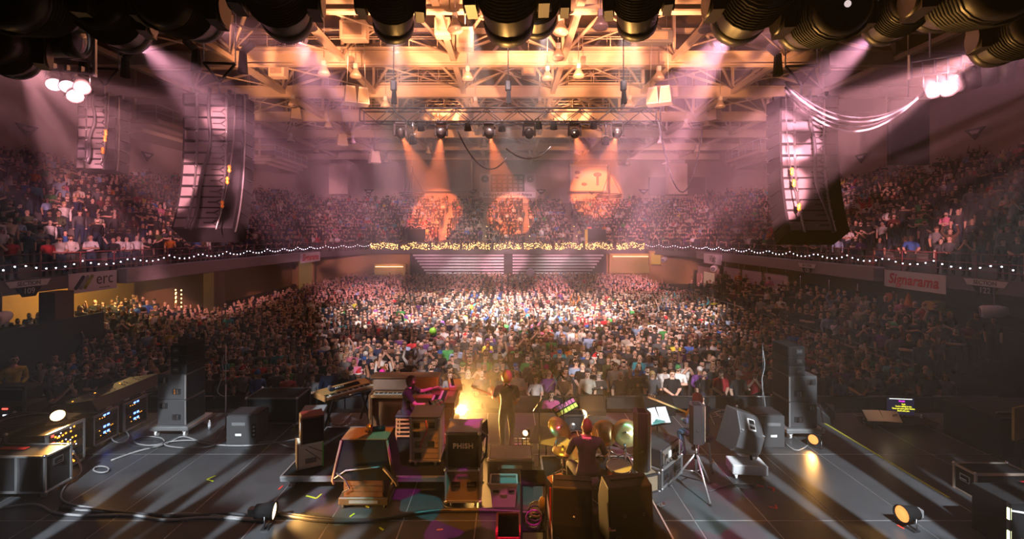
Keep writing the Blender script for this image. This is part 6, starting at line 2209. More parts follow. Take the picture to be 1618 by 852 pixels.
MB().poly([(.30, .1, .60), (.40, .25, .66), (.42, .25, .40), (.32, .1, .3)], .012).build('side_flap', matte, t)
# plastic tub
t = thing('storage_tub', 'translucent grey plastic tub beside the tan case', 'tub', (-.08, 8.62, 0))
tub = MB()
tw, td, th = .235, .17, .42
a0 = [(-tw * .85, -td * .85, .01), (tw * .85, -td * .85, .01), (tw * .85, td * .85, .01), (-tw * .85, td * .85, .01)]
a1 = [(-tw, -td, th), (tw, -td, th), (tw, td, th), (-tw, td, th)]
tub._add(a0 + a1, [(3, 2, 1, 0), (0, 1, 5, 4), (1, 2, 6, 5), (2, 3, 7, 6), (3, 0, 4, 7)])
plas = mat('tub_plastic', (.42, .38, .36), .35, var=.05)
tub.build('body', plas, t)
MB().bar((-tw, -td, th), (tw, -td, th), .03).bar((-tw, td, th), (tw, td, th), .03).bar((-tw, -td, th), (-tw, td, th), .03).bar((tw, -td, th), (tw, td, th), .03).build('rim', plas, t)
MB().box((0, -td - .006, th - .11), (.12, .02, .12)).build('latch', plas, t)
for sx in (-1, 1):
    MB().box((sx * .14, -td + .01, th - .12), (.10, .03, .04)).build('contents', matte, t)
# long black trunk behind with bright splashed top
t, g = case_thing('flight_case', 'long black trunk with a teal and orange splashed lid before the drum riser', 'case', (.05, 9.6), (.86, .62, .46), 0, matte, darksteel, casters=False)
MB().box((.02, -.318, .33), (.40, .012, .06)).build('handle_strap', mat('strap_pale', (.32, .28, .25), .5), t)
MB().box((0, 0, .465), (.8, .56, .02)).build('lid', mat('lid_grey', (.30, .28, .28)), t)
t = thing('pedalboard', 'pedalboard with rows of pale squares at the guitarist, on the trunk side', 'pedalboard', (.27, 10.95, 0))
MB().box((0, 0, .05), (.50, .34, .05), RX(R(12))).build('board', matte, t)
for i in range(5):
    for j in range(3):
        MB().box((-.19 + .095 * i, -.1 + .1 * j, .075 + .02 * j), (.07, .07, .03)).build('pedal', mat('pedal_pale', (.6, .55, .5), .4), t)
t = thing('effects_case', 'low black effects case at the foot of the guitarist', 'case', (-.30, 10.5, 0))
MB().box((0, 0, .06), (.5, .3, .12), bevel=.01).build('body', matte, t)
for k in range(4):
    MB().cyl((-.15 + .1 * k, -.02, .12), (-.15 + .1 * k, -.02, .145), .02, n=8).build('foot_switch', chrome, t)
t = thing('music_stand', 'slanted black music desk with magenta splashes by the hi-hat', 'stand', (.78, 10.0, 0), R(-25))
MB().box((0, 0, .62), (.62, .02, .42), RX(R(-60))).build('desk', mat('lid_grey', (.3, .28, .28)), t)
MB().cyl((0, .02, .02), (0, .02, .60), .014, n=8).build('stem', darksteel, t)
for k in range(3):
    MB().cyl((0, .02, .12), (.25 * math.cos(k * 2.1), .02 + .25 * math.sin(k * 2.1), .012), .01, n=5).build('leg', darksteel, t)
# box on the amplifier near the drums, pink and yellow light painted into its pads
t, g = case_thing('guitar_amplifier', 'small black amplifier on the deck beyond the green cymbal', 'amplifier', (1.52, 11.6), (.52, .36, .52), 0, matte, darksteel, casters=False)
MB().box((0, -.185, .26), (.44, .01, .4)).build('grille', vinyl, t); MB().lathe([(.08, 0), (.07, .012), (.01, .014)], (0, -.19, .26), (0, -1, 0), 14).build('badge', steel, t)
t = thing('percussion_pad', 'tilted panel of pads with pink and yellow light in their colour on the small amplifier', 'pad', (1.36, 11.5, .54), R(20))
MB().box((0, 0, .13), (.62, .06, .26), RX(R(-35)) @ RY(R(-18)), bevel=.01).build('case', matte, t)
for i in range(6):
    for j in range(2):
        q = RX(R(-35)) @ RY(R(-18)) @ Vector((-.25 + .1 * i, -.035, -.06 + .12 * j))
        MB().box(q + Vector((0, 0, .13)), (.08, .02, .09), RX(R(-35)) @ RY(R(-18))).build('pad', mat('pad_light_%d' % j, [(.75, .65, .08), (.75, .12, .3)][j], .4), t)

# ---- drum riser and kit
t = thing('riser', 'low black drum riser with a thin metal edge', 'riser', (1.50, 8.0, 0))
MB().box((0, 0, .40), (1.7, 3.0, .05)).build('deck', matte, t)
for (a, b) in (((-.86, -1.51), (.86, -1.51)), ((-.86, 1.51), (.86, 1.51)), ((-.86, -1.51), (-.86, 1.51)), ((.86, -1.51), (.86, 1.51))):
    MB().bar((*a, .395), (*b, .395), .025, .09).build('edge', alu, t)
for sx in (-.78, .78):
    for sy in (-1.4, 0, 1.4):
        MB().bar((sx, sy, 0), (sx, sy, .375), .05).build('leg', darksteel, t)
DZ = .425
bronze = mat('cymbal_bronze', (.68, .50, .22), .28, .85, var=.15, scale=30)
drumhead = mat('drumhead', (.62, .60, .56), .5, var=.06)
shell = mat('drum_shell', (.10, .02, .015), .25, var=.2)
def cymbal(c, r, nrm, base, label, hat=False, name='cymbal'):
    t = thing(name, label, 'cymbal', (base[0], base[1], DZ))
    c = Vector(c) - Vector((base[0], base[1], DZ))
    n_ = Vector(nrm).normalized()
    MB().lathe([(.012, .035), (.04, .03), (.05, .012), (r * .6, .0), (r, -.022), (r, -.026), (r * .6, -.005), (.05, .006)], c, n_, 32).build('plate', bronze, t)
    if hat:
        MB().lathe([(.012, -.075), (.04, -.07), (.05, -.052), (r, -.03), (r, -.034), (.05, -.058)], c, n_, 32).build('plate', bronze, t)
    MB().ball(c + n_ * .05, .022, 8, 6).build('wing_nut', darksteel, t)
    top = c - n_ * .06
    if hat:
        MB().cyl((c.x, c.y, .03), c - Vector((0, 0, .04)), .013, n=8).build('stand_tube', chrome, t)
    else:
        MB().cyl((0, 0, .03), (0, 0, c.z * .72), .014, n=8).build('stand_tube', chrome, t)
        MB().cyl((0, 0, c.z * .72), top, .011, n=8).build('boom_arm', chrome, t)
        MB().cyl((0, 0, c.z * .72 - .03), (0, 0, c.z * .72 + .03), .025, n=10).build('boom_clutch', chrome, t)
    for k in range(3):
        a = k * 2.094 + .3
        MB().cyl((0, 0, .22), (.27 * math.cos(a), .27 * math.sin(a), .012), .010, n=5).build('leg', chrome, t)
cymbal(at(885, 676, 9.1), .24, (.45, -.5, .72), (1.05, 9.35), 'dull green lit cymbal tilted high beside the boom stand')
cymbal(at(955, 684, 8.9), .235, (-.12, -.78, .55), (1.95, 9.3), 'large teal lit cymbal tilted towards the drummer')
cymbal(at(989, 684, 8.75), .245, (-.30, -.74, .55), (2.24, 9.2), 'pink lit cymbal half hidden by the slim column speaker')
hc = at(889, 710, 8.55)
cymbal(hc, .185, (.05, -.1, 1), (hc.x, hc.y), 'pair of hi-hat cymbals lit yellow beside the drummer', True, 'hi_hat')
def drum(c, r, h, ax, label, name='drum', legs=0, lugs=6):
    t = thing(name, label, 'drum', c)
    ax = Vector(ax).normalized()
    MB().cyl(-ax * h / 2, ax * h / 2, r, n=24).build('shell', shell, t)
    for s_ in (-1, 1):
        MB().lathe([(r * 1.03, -.014), (r * 1.04, .014), (r * .99, .014), (r * .99, .002)], ax * (s_ * h / 2), ax, 24).build('hoop', chrome, t)
        MB().lathe([(r * .99, .004), (.002, .005)], ax * (s_ * h / 2), ax * s_, 24).build('head', drumhead, t)
    u = ax.cross(Vector((1, .3, 0))).normalized(); v = ax.cross(u)
    for k in range(lugs):
        a = 2 * PI * k / lugs
        q = (u * math.cos(a) + v * math.sin(a)) * (r + .008)
        MB().bar(q - ax * h * .42, q + ax * h * .42, .014).build('lug', chrome, t)
    for k in range(legs):
        a = 2 * PI * k / legs + .4
        q = Vector(((r + .02) * math.cos(a), (r + .02) * math.sin(a), 0))
        MB().cyl(q + Vector((0, 0, .05)), (q.x, q.y, DZ - c[2]), .010, n=6).build('leg', chrome, t)
    return t
fc = at(978, 744, 8.2)
drum((fc.x, 8.2, .72), .205, .30, (0, -.12, 1), 'floor tom with a pale head beside the drummer', 'floor_tom', 3)
drum((.99, 8.75, .93), .15, .2, (.05, -.45, .9), 'small rack tom beside the hi-hat', 'rack_tom')
drum((1.26, 8.42, .70), .178, .14, (0, -.1, 1), 'snare drum hidden in front of the drummer', 'snare_drum')
bd = drum((1.32, 9.15, DZ + .285), .28, .40, (0, 1, 0), 'bass drum in front of the drummer', 'bass_drum')
drum((1.52, 8.95, .98), .15, .2, (-.1, -.5, .9), 'middle rack tom under the teal cymbal', 'rack_tom')
t = thing('drum_throne', 'round black drum throne under the drummer', 'stool', (1.26, 7.72, DZ))
MB().lathe([(.02, .50), (.17, .50), (.19, .46), (.17, .41), (.02, .41)], n=18).build('seat', vinyl, t)
MB().cyl((0, 0, .1), (0, 0, .42), .025, n=8).build('post', chrome, t)
for k in range(3):
    MB().cyl((0, 0, .2), (.24 * math.cos(k * 2.1), .24 * math.sin(k * 2.1), .012), .012, n=5).build('leg', chrome, t)
mic_stand((2.06, 8.55, DZ), .62, ((0, 0, .56), (-.16, -.1, .66)), 'short drum microphone stand at the floor tom', m=chrome)
t = thing('small_table', 'little stick tray by the hi-hat with yellow lit edges', 'tray', (.78, 7.78, DZ), R(20))
MB().box((0, 0, .44), (.26, .18, .03)).build('tray', wood, t); MB().bar((0, 0, 0), (0, 0, .43), .03).build('leg', darksteel, t)
for k in range(3):
    MB().bar((-.1, -.05 + .05 * k, .47), (.12, -.03 + .05 * k, .47), .016).build('drumstick', mat('hickory', (.6, .42, .2), .5), t)

# ---- stage monitors standing behind the drummer
def wedge(name, label, p, w, prof, rz, feet=True, m=vinyl, tilt=0):
    """prof: side outline (y, z) extruded along x by w."""
    t = thing(name, label, 'loudspeaker', p, rz)
    t.rotation_euler = (0, tilt, rz)
    b = MB().poly([(-w / 2, y, z) for y, z in prof], w, (1, 0, 0)).build('box', m, t)
    md_ = b.modifiers.new('edge', 'BEVEL'); md_.width = .02; md_.segments = 2
    (ya, za), (yb, zb) = prof[-2], prof[-1]
    return t
pr = [(-.20, .0), (.20, .0), (.26, .50), (.10, .86), (-.17, .80), (-.22, .30)]
t = wedge('stage_monitor', 'tall black stage monitor with an orange lit top behind the drummer', (.92, 6.96, DZ), .56, pr, R(-6))
MB().lathe([(.022, 0), (.02, .02), (.01, .03)], (.02, -.20, .42), (0, -1, 0), 10).build('socket', steel, t)
MB().lathe([(.03, 0), (.03, .012)], (-.2, -.215, .10), (0, -1, 0), 10).build('badge', grey, t)
MB().bar((-.31, -.22, .05), (-.31, -.18, .8), .02).build('red_edge_tape', red, t)
MB().bar((-.24, .0, .835), (.28, .0, .835), .05, .02).build('top_handle', black, t)
t = wedge('stage_monitor', 'tall black stage monitor with a teal and red lit top behind the drummer', (1.70, 7.0, DZ), .66, pr, R(10))
for sx in (-.1, .18):
    MB().lathe([(.02, 0), (.018, .02)], (sx, -.20, .42), (0, -1, 0), 8).build('socket', steel, t)
MB().lathe([(.035, 0), (.035, .012)], (-.2, -.215, .12), (0, -1, 0), 10).build('badge', grey, t)
MB().box((-.29, -.212, .26), (.1, .01, .06)).build('label_card', mat('label_pink', (.6, .3, .26), .6), t)
MB().bar((-.24, .0, .845), (.28, .0, .845), .05, .02).build('top_handle', black, t)
# frame rack left of the monitors with coiled leads
t = thing('equipment_rack', 'open black metal frame with coiled leads beside the tall monitors', 'rack', (.36, 7.0, 0))
for sx in (-.17, .17):
    for sy in (-.2, .2):
        MB().bar((sx, sy, 0), (sx, sy, 1.28), .028).build('upright', darksteel, t)
for z in (.12, .62, 1.27):
    MB().box((0, 0, z), (.36, .42, .025)).build('shelf', matte, t)
for k in range(3):
    MB().tube([(.02 * k + .11 * math.cos(a * .6), -.15 + .02 * k, .78 + .05 * k + .11 * math.sin(a * .6)) for a in range(12)], .012, 5).build('coiled_lead', mat('lead_%d' % k, [(.3, .02, .2), (.02, .02, .02), (.35, .28, .1)][k], .4), t)
MB().ball((.12, -.16, .98), .09, 10, 7, 0, (.6, .5, 1.2)).build('hanging_pouch', mat('pouch_gold', (.3, .2, .06), .6), t)
MB().lathe([(.09, 0), (.12, .02), (.09, .04), (.06, .02), (.09, 0)], (0, -.1, .66), (0, -.4, 1), 14).build('headphones', matte, t)
# open red edged case at the bottom edge
t = thing('open_case', 'open topped red edged case at the bottom edge of the picture', 'case', (0.005, 7.25, 0))
for (c, d) in (((-.165, 0, .23), (.02, .5, .46)), ((.165, 0, .23), (.02, .5, .46)), ((0, .25, .23), (.33, .02, .46)), ((0, -.25, .19), (.33, .02, .38)), ((0, 0, .02), (.33, .5, .03))):
    MB().box(c, d).build('side', matte, t)
for sx in (-.172, .172):
    MB().bar((sx, -.25, .46), (sx, .25, .46), .035).bar((sx, -.25, 0), (sx, -.25, .46), .035).build('red_edge', red, t)
MB().bar((-.17, .25, .46), (.17, .25, .46), .035).build('red_edge', red, t)
MB().bar((-.17, -.25, .39), (.17, -.25, .39), .03).build('red_edge', red, t)

# ---- slim column speakers
def column_speaker(p, z0, h, w, rz, label, tripod=True):
    t = thing('column_speaker', label, 'loudspeaker', p, rz)
    x = w / 2
    MB().poly([(-x, -.06, z0), (-x * .55, -.15, z0), (x * .55, -.15, z0), (x, -.06, z0), (x * .7, .15, z0), (-x * .7, .15, z0)], h, (0, 0, 1)).build('box', vinyl, t)
    MB().poly([(-x * .5, -.10, z0 + h), (x * .5, -.10, z0 + h), (x * .4, .08, z0 + h), (-x * .4, .08, z0 + h)], .012, (0, 0, 1)).build('top_recess', matte, t)
    MB().bar((x, -.05, z0 + .02), (x, -.05, z0 + h - .02), .02).build('edge_trim', mat('trim_tan', (.35, .25, .16), .4), t)
    MB().lathe([(.018, 0), (.015, .02)], (0, -.151, z0 + h * .35), (0, -1, 0), 8).build('socket', steel, t)
    MB().cyl((0, 0, .35 if tripod else 0), (0, 0, z0 + .01), .019, n=10).build('pole', steel, t)
    if not tripod:
        MB().lathe([(.16, 0), (.16, .02), (.03, .035)], n=18).build('base_plate', darksteel, t)
        return t
    MB().cyl((0, 0, .62), (0, 0, .72), .035, n=10).build('collar', matte, t)
    for k in range(3):
        a = k * 2.094 - 1.25
        MB().cyl((.02 * math.cos(a), .02 * math.sin(a), .70), (.48 * math.cos(a), .48 * math.sin(a), .015), .017, n=8).build('leg', alu, t)
        MB().cyl((0, 0, .38), (.25 * math.cos(a), .25 * math.sin(a), .37), .011, n=6).build('leg_brace', steel, t)
        MB().ball((.48 * math.cos(a), .48 * math.sin(a), .022), .024, 6, 5).build('rubber_foot', rubber, t)
    return t
column_speaker((2.2, 8.0, DZ), .50, .95, .28, R(-6), 'slim black column speaker on a stand beside the pink cymbal', False)
column_speaker((3.50, 9.0, 0), .94, .70, .28, R(-10), 'slim black column speaker on a bright tripod in front of the bassist')

# ---- amplifier on road case, turned
t, g = case_thing('flight_case', 'black road case with two recessed handles under the silver faced amplifier', 'case', (2.96, 9.62), (.88, .62, .36), R(47), vinyl, alu, casters=False, handles=((-.26, -.315, .18, 'y'), (.26, -.315, .18, 'y')))
t = thing('guitar_amplifier', 'silver faced amplifier standing on the turned road case', 'amplifier', (2.96, 9.62, .37), R(47))
MB().box((0, 0, .17), (.84, .58, .34), bevel=.015).build('body', vinyl, t)
MB().box((0, -.295, .17), (.78, .014, .29)).build('face_plate', mat('brushed_face', (.36, .33, .30), .35, .7), t)
for k in range(4):
    MB().box((-.24 + .16 * k, -.306, .18), (.09, .02, .12 if k % 2 else .07)).build('panel_slot', matte if k != 1 else white, t)
for k in range(6):
    MB().cyl((-.32 + .12 * k, -.3, .06), (-.32 + .12 * k, -.325, .06), .016, n=8).build('control_knob', black, t)
for sx in (-1, 1):
    MB().tube([(sx * .40, -.31, .06), (sx * .40, -.36, .1), (sx * .40, -.36, .25), (sx * .40, -.31, .29)], .014, 6).build('grab_handle', chrome, t)
t, g = case_thing('flight_case', 'tan lit small case tucked behind the turned road case', 'case', (2.58, 9.15), (.34, .4, .34), R(20), mat('tan_laminate', (.2, .15, .10)), darksteel, casters=False)

# ---- music stand
mp_ = at(1040, 657, 10.1)
t = thing('music_stand', 'music stand holding two white printed pages before the bassist', 'stand', (mp_.x, mp_.y, 0), R(18))
MRT = RX(R(-38))
MB().box((0, .012, mp_.z), (.52, .012, .40), MRT).build('desk', matte, t)
for sx in (-1, 1):
    pg = MB().box((sx * .122, -.004, mp_.z + .005), (.225, .006, .33), MRT @ RY(R(sx * 3))).build('page', mat('paper', (.80, .74, .78), .7, var=.04), t)
    for k in range(8):
        q = MRT @ Vector((0, -.004, -.12 + .034 * k))
        MB().box((sx * .122, -.004 + q.y, mp_.z + .005 + q.z), (.17 - .02 * (k % 3), .004, .008), MRT).build('print_line', grey, pg)
MB().cyl((0, .03, .05), (0, .03, mp_.z), .014, n=8).build('stem', darksteel, t)
for k in range(3):
    MB().cyl((0, .03, .2), (.26 * math.cos(k * 2.1), .03 + .26 * math.sin(k * 2.1), .012), .011, n=5).build('leg', darksteel, t)
# clear bag on the amplifier
t = thing('plastic_bag', 'crumpled clear plastic bag on the silver faced amplifier', 'bag', (2.62, 9.72, .715))
bg = MB().ball((0, 0, .07), .2, 10, 6, 0, (1.2, .8, .45))
for i, v in enumerate(bg.v):
    bg.v[i] = (v[0] * (1 + .2 * math.sin(i * 3.1)), v[1] * (1 + .2 * math.cos(i * 1.7)), max(.004, v[2] * (1 + .25 * math.sin(i * 2.3))))
bg.build('film', mat('clear_film', (.55, .5, .55), .15, var=.1), t); MB().lathe([(.02, 0), (.05, .05), (.02, .09)], (.1, 0, .13), (.3, 0, 1), 8).build('knot', mat('clear_film', (.55, .5, .55)), t)
# bar stool of the bassist
t = thing('stool', 'round black bar stool with steel legs under the bassist', 'stool', (3.98, 9.85, 0))
MB().lathe([(.02, .70), (.19, .70), (.205, .67), (.19, .63), (.02, .63)], n=18).build('seat', vinyl, t)
for k in range(4):
    a = k * PI / 2 + .5
    MB().cyl((.13 * math.cos(a), .13 * math.sin(a), .63), (.21 * math.cos(a), .21 * math.sin(a), .01), .013, n=6).build('leg', steel, t)
MB().tube([(.19 * math.cos(a * PI / 8), .19 * math.sin(a * PI / 8), .2) for a in range(17)], .010, 5).build('foot_ring', steel, t)

# ---- wedge leaning on a white dolly
t = thing('dolly', 'glaring white dolly on casters under the leaning wedge monitor', 'dolly', (4.74, 9.62, 0), R(-6))
MB().box((0, 0, .19), (.66, .42, .19), bevel=.015).build('deck', mat('gloss_white', (.55, .55, .56), .3, var=.04), t)
for sx in (-.26, .26):
    for sy in (-.16, .16):
        MB().cyl((sx - .02, sy, .045), (sx + .02, sy, .045), .045, n=12).box((sx, sy, .085), (.06, .07, .03)).build('caster', white, t)
t = thing('stage_monitor', 'big leaning wedge monitor with a pale handle cup on the white dolly', 'loudspeaker', (4.68, 9.72, .29), R(14))
ROT = RY(R(20))
pz = [(-.02, 0), (.42, .0), (.42, .78), (.10, .78), (-.16, .42), (-.16, .12)]
pts_ = [ROT @ Vector((-.30, y, z)) for y, z in pz]
bx = MB().poly(pts_, .60, ROT @ Vector((1, 0, 0))).build('box', gloss_cab, t, (0, 0, .105))
bv = bx.modifiers.new('edge', 'BEVEL'); bv.width = .018; bv.segments = 2
nrm = ROT @ Vector((0, -.81, .585)).normalized()
ctr = ROT @ Vector((0.02, -.03, .60)) + Vector((0, 0, .105))
uu = (ROT @ Vector((1, 0, 0))).normalized(); vv_ = nrm.cross(uu)
hb = MB().box(ctr, (.19, .24, .03), Matrix((uu, vv_, nrm)).transposed(), bevel=.03).build('handle_cup', white, t)
MB().box(ctr + nrm * .012, (.14, .19, .02), Matrix((uu, vv_, nrm)).transposed(), bevel=.02).build('recess', matte, hb)
MB().box(ctr + nrm * .024 - vv_ * .02, (.14, .045, .015), Matrix((uu, vv_, nrm)).transposed()).build('grip', alu, hb)
for sx in (-.26, .26):
    MB().box(ctr + uu * sx + vv_ * (.16 * -1), (.06, .03, .02), Matrix((uu, vv_, nrm)).transposed()).build('corner_badge', grey, t)
MB().bar((.26, -.1, -.02), (.36, -.12, .2), .02).build('prop_leg', steel, t); MB().bar((.16, -.1, -.02), (.30, .1, .25), .04).build('prop_leg', matte, t)

# ---- far side of the deck
t = wedge('stage_monitor', 'black floor wedge with a grey rounded edge past the dollied stack', (8.15, 12.55, 0), .62, [(-.25, 0), (.28, 0), (.25, .36), (.05, .38), (-.22, .16)], R(48))
MB().box((.31, .02, .18), (.02, .46, .3), bevel=.0).build('side_plate', grey, t)
MB().box((0, -.10, .28), (.3, .01, .05), RX(R(-50))).build('handle', darksteel, t)
t = thing('songbook', 'open lit songbook on a low black desk', 'book', at(1398, 661, 12.0) + Vector((0, 0, .0)), R(-8))
bz = at(1398, 661, 12.0).z
for sx in (-1, 1):
    MB().box((sx * .2 - .06, 0, .05), (.39, .012, .30), RX(R(-50)) @ RY(R(sx * 2))).build('page', mat('paper_warm', (.72, .52, .40), .7, var=.05), t)
MB().box((-.06, .03, .035), (.82, .012, .32), RX(R(-50))).build('cover', matte, t)
MB().bar((.15, -.03, .09), (.27, -.02, .11), .014).build('pen', matte, t)
t = thing('small_table', 'low black desk carrying the lit songbook and the lyric screen', 'table', (9.75, 12.1, 0))
MB().box((0, 0, bz - .11), (1.7, .5, .04)).build('table_top', matte, t)
for sx in (-.75, .75):
    MB().box((sx, 0, (bz - .13) / 2), (.06, .4, bz - .13)).build('leg', matte, t)
sc_ = at(1431, 646, 12.0)
t = thing('screen', 'dark lyric screen with magenta and yellow lines beside the lit songbook', 'screen', (sc_.x, 12.15, sc_.z), R(-8))
MB().box((0, .03, 0), (.66, .04, .46), bevel=.01).build('frame', matte, t)
MB().box((0, .005, 0), (.62, .008, .42)).build('panel', glow('screen_dark', (.02, .02, .07), .4), t)
MB().box((0, .0, .19), (.52, .006, .02)).build('title_bar', glow('screen_white', (.9, .95, .85), 1.2), t)
text('Vocals', .055, (.02, -.006, .135), (R(90), 0, 0), glow('screen_magenta', (1, .05, .9), 1.6), t)
for k, s_ in enumerate(('Yeah.', "You're talking to me,", 'Those are your guitar frames.', "Don't miss you.")):
    text(s_, .052, (.06, -.006, .06 - .055 * k), (R(90), 0, 0), glow('screen_yellow', (1, .95, .05), 1.4), t, sx=.85)
MB().bar((0, .06, -.2), (0, .06, bz - .09 - sc_.z), .06).build('foot', matte, t)
t = thing('small_lamp', 'little lamp clipped by the lit songbook', 'lamp', (at(1424, 663, 12.0).x, 11.9, bz - .09))
MB().cyl((0, 0, 0), (0, 0, .16), .008, n=6).build('stem', darksteel, t); MB().lathe([(.01, .04), (.035, 0)], (0, 0, .16), (-.6, .2, .6), 10).build('shade', matte, t)
pl = bpy.data.lights.new('book_lamp', 'POINT'); pl.energy = 1.4; pl.color = (1, .72, .45); pl.shadow_soft_size = .02
po = bpy.data.objects.new('book_lamp', pl); COL.objects.link(po); po.location = at(1402, 640, 11.75)
for k, (px, py_) in enumerate(((1366, 672), (1374, 671), (1456, 669), (1493, 668), (1499, 668), (1555, 680), (1570, 683), (304, 654), (1395, 672))):
    p = flo(px, py_) if px != 304 else Vector((-7.35, 11.9, 0))
    t = thing('bottle', 'clear water bottle on the deck, %s' % ['first of the pair at the floor wedge', 'second of the pair at the floor wedge', 'alone under the lyric screen', 'first of the pair past the lyric screen', 'second of the pair past the lyric screen', 'first of the far pair by the black desk', 'second of the far pair by the black desk', 'beside the taller speaker stack', 'in front of the lit songbook'][k], 'bottle', p, 0, 'water bottles on the deck')
    MB().lathe([(.001, .002), (.033, .002), (.034, .14), (.03, .16), (.014, .19), (.014, .2)], n=12).build('body', mat('bottle_clear', (.42, .42, .46), .08, var=.05), t)
    MB().cyl((0, 0, .198), (0, 0, .218), .016, n=10).build('cap', white, t)
    MB().lathe([(.0345, .06), (.0345, .12)], n=12).build('label_band', mat('label_white', (.6, .6, .62), .5), t)
# case pair at the right edge
t, g = case_thing('flight_case', 'black road case with bright edging and a recessed handle on the open deck edge', 'case', (8.95, 8.95), (1.0, .42, .46), 0, matte, mat('edge_tan', (.5, .42, .34), .4, .6), casters=False, handles=((-.506, -.01, .28, '-x'),))
t, g = case_thing('flight_case', 'red road case with yellow marking behind the glowing rack', 'case', (9.68, 8.52), (.95, .62, .34), 0, red, darksteel, casters=False, z0=.0)
for k in range(2):
    MB().box((-.482, .05 - .0 * k, .20 - .07 * k), (.006, .36, .03)).build('yellow_marking', mat('yellow_paint', (.6, .5, .05), .5), t)
t = thing('equipment_rack', 'glowing rack with vertical strip lights at the lower corner', 'rack', (7.95, 7.45, 0))
MB().box((.0, .1, .40), (.86, .6, .74), bevel=.01).build('body', matte, t)
for k, z in enumerate((.62, .28)):
    MB().box((-.46, -.22, z), (.03, .035, .17)).build('strip_light', glow('strip_yellow_white', (.95, 1, .55), 6), t)
MB().box((-.46, -.215, .40), (.02, .05, .74)).build('strip_post', darksteel, t)
MB().box((-.0, -.215, .52), (.10, .02, .06)).build('display', glow('strip_blue_white', (.75, .9, 1), 4), t)
MB().bar((-.44, -.21, .66), (.4, -.21, .52), .02).build('lit_cable', mat('pale_cable', (.6, .6, .65), .4), t)
r_ = random.Random(4)
for k in range(14):
    MB().ball((-.30 + .045 * k, -.24 - .03 * r_.random(), .20 + .16 * r_.random()), .03, 6, 4, 0, (1, .6, 1.4)).build('patch_plug', mat('plug_%d' % (k % 2), [(.65, .4, .3), (.5, .2, .12)][k % 2], .5), t)
t = thing('lectern', 'tan lit cardboard panel at the picture edge above the red case', 'board', (at(1608, 672, 9.2).x, 9.2, 0), R(20))
MB().box((.1, 0, 1.2), (.5, .04, .62)).build('sheet', mat('carton', (.5, .38, .1)), t); MB().bar((.1, .04, 0), (.1, .04, 1.2), .06).build('post', matte, t)
# black covered desk at the far side
t = thing('drape', 'black cloth covered desk in the dark beyond the yellow floor line', 'table', (11.6, 11.0, 0))
MB().box((0, 0, .42), (2.2, 1.4, .84), bevel=.03).build('cloth', matte, t); MB().box((0, 0, .85), (2.1, 1.3, .02)).build('table_top', black, t)
MB().bar((-.9, -.4, .88), (-.5, -.35, .88), .03).build('pipe', steel, t)

# ---- tape marks
def tape(a, b, w, m, label, grp=None):
    d = b - a
    o = MB().box((0, 0, .003), (d.length, w, .004), RZ(math.atan2(d.y, d.x))).build('floor_tape', m, None, ((a.x + b.x) / 2, (a.y + b.y) / 2, 0.001))
    return tag(o, label, 'tape', grp)
ytape = mat('yellow_tape', (.5, .48, .04), .5, var=.1)
gtape = mat('green_yellow_tape', (.45, .55, .03), .5, var=.1)
rtape = mat('red_tape', (.75, .05, .03), .5, var=.1)
tape(flo(1298, 666), flo(1500, 787), .042, ytape, 'long yellow tape line along the open deck')
for k, (a, b, m, tx) in enumerate([((327, 758), (337, 761), 0, 'long stroke of the small L before the fill speaker'), ((327, 758), (341, 752), 0, 'short stroke of the small L before the fill speaker'),
    ((484, 784), (500, 788), 0, 'long stroke of the V below the wooden amplifier'), ((500, 788), (508, 781), 0, 'short stroke of the V below the wooden amplifier'),
    ((578, 800), (584, 802), 0, 'small tick below the hooded cabinet'), ((553, 817), (560, 812), 0, 'tick on the cable bundle'), ((600, 834), (606, 838), 0, 'tick at the orange patch'),
    ((461, 680), (466, 677), 0, 'tick behind the wooden amplifier'), ((690, 838), (700, 837), 0, 'bar in the teal patch'),
    ((1213, 770), (1223, 772), 1, 'long stroke of the red corner by the bright line'), ((1223, 772), (1222, 777), 1, 'short stroke of the red corner by the bright line'),
    ((1215, 801), (1228, 804), 1, 'lower red corner, long stroke'), ((1228, 804), (1225, 798), 1, 'lower red corner, short stroke'), ((440, 774), (447, 768), 1, 'red strip at the riser caster'),
    ((1418, 830), (1428, 836), 1, 'red strip at the lone floor lamp'), ((1207, 770), (1196, 767), 1, 'red strip beside the white dolly')]):
    tape(flo(*a), flo(*b), .03, (gtape, rtape)[m], '%s tape mark on the deck, %s' % (('yellow-green', 'red')[m], tx))
t = thing('scrap', 'crumpled foil wrapper on the deck by the drum riser', 'litter', flo(1045, 800))
MB().box((0, 0, .012), (.14, .10, .02), RZ(.6)).build('foil', chrome, t); MB().box((.05, .03, .03), (.06, .05, .012), RX(.5)).build('crumple', chrome, t)

# ---- wedges along the front of the stage
for k, (px, w) in enumerate(((935, .7), (1040, .8), (690, .7), (470, .8))):
    x = (px - VX) * 13.0 / F
    t = wedge('stage_monitor', 'black wedge monitor at the front of the stage, %s' % ['beyond the drums', 'beyond the music stand', 'beyond the organ', 'beyond the gold keyboard'][k], (x, 13.0, 0), w, [(-.25, 0), (.28, 0), (.28, .40), (.1, .42), (-.22, .15)], 0, m=matte)
    MB().box((0, .285, .2), (.2, .012, .08)).build('handle', darksteel, t)

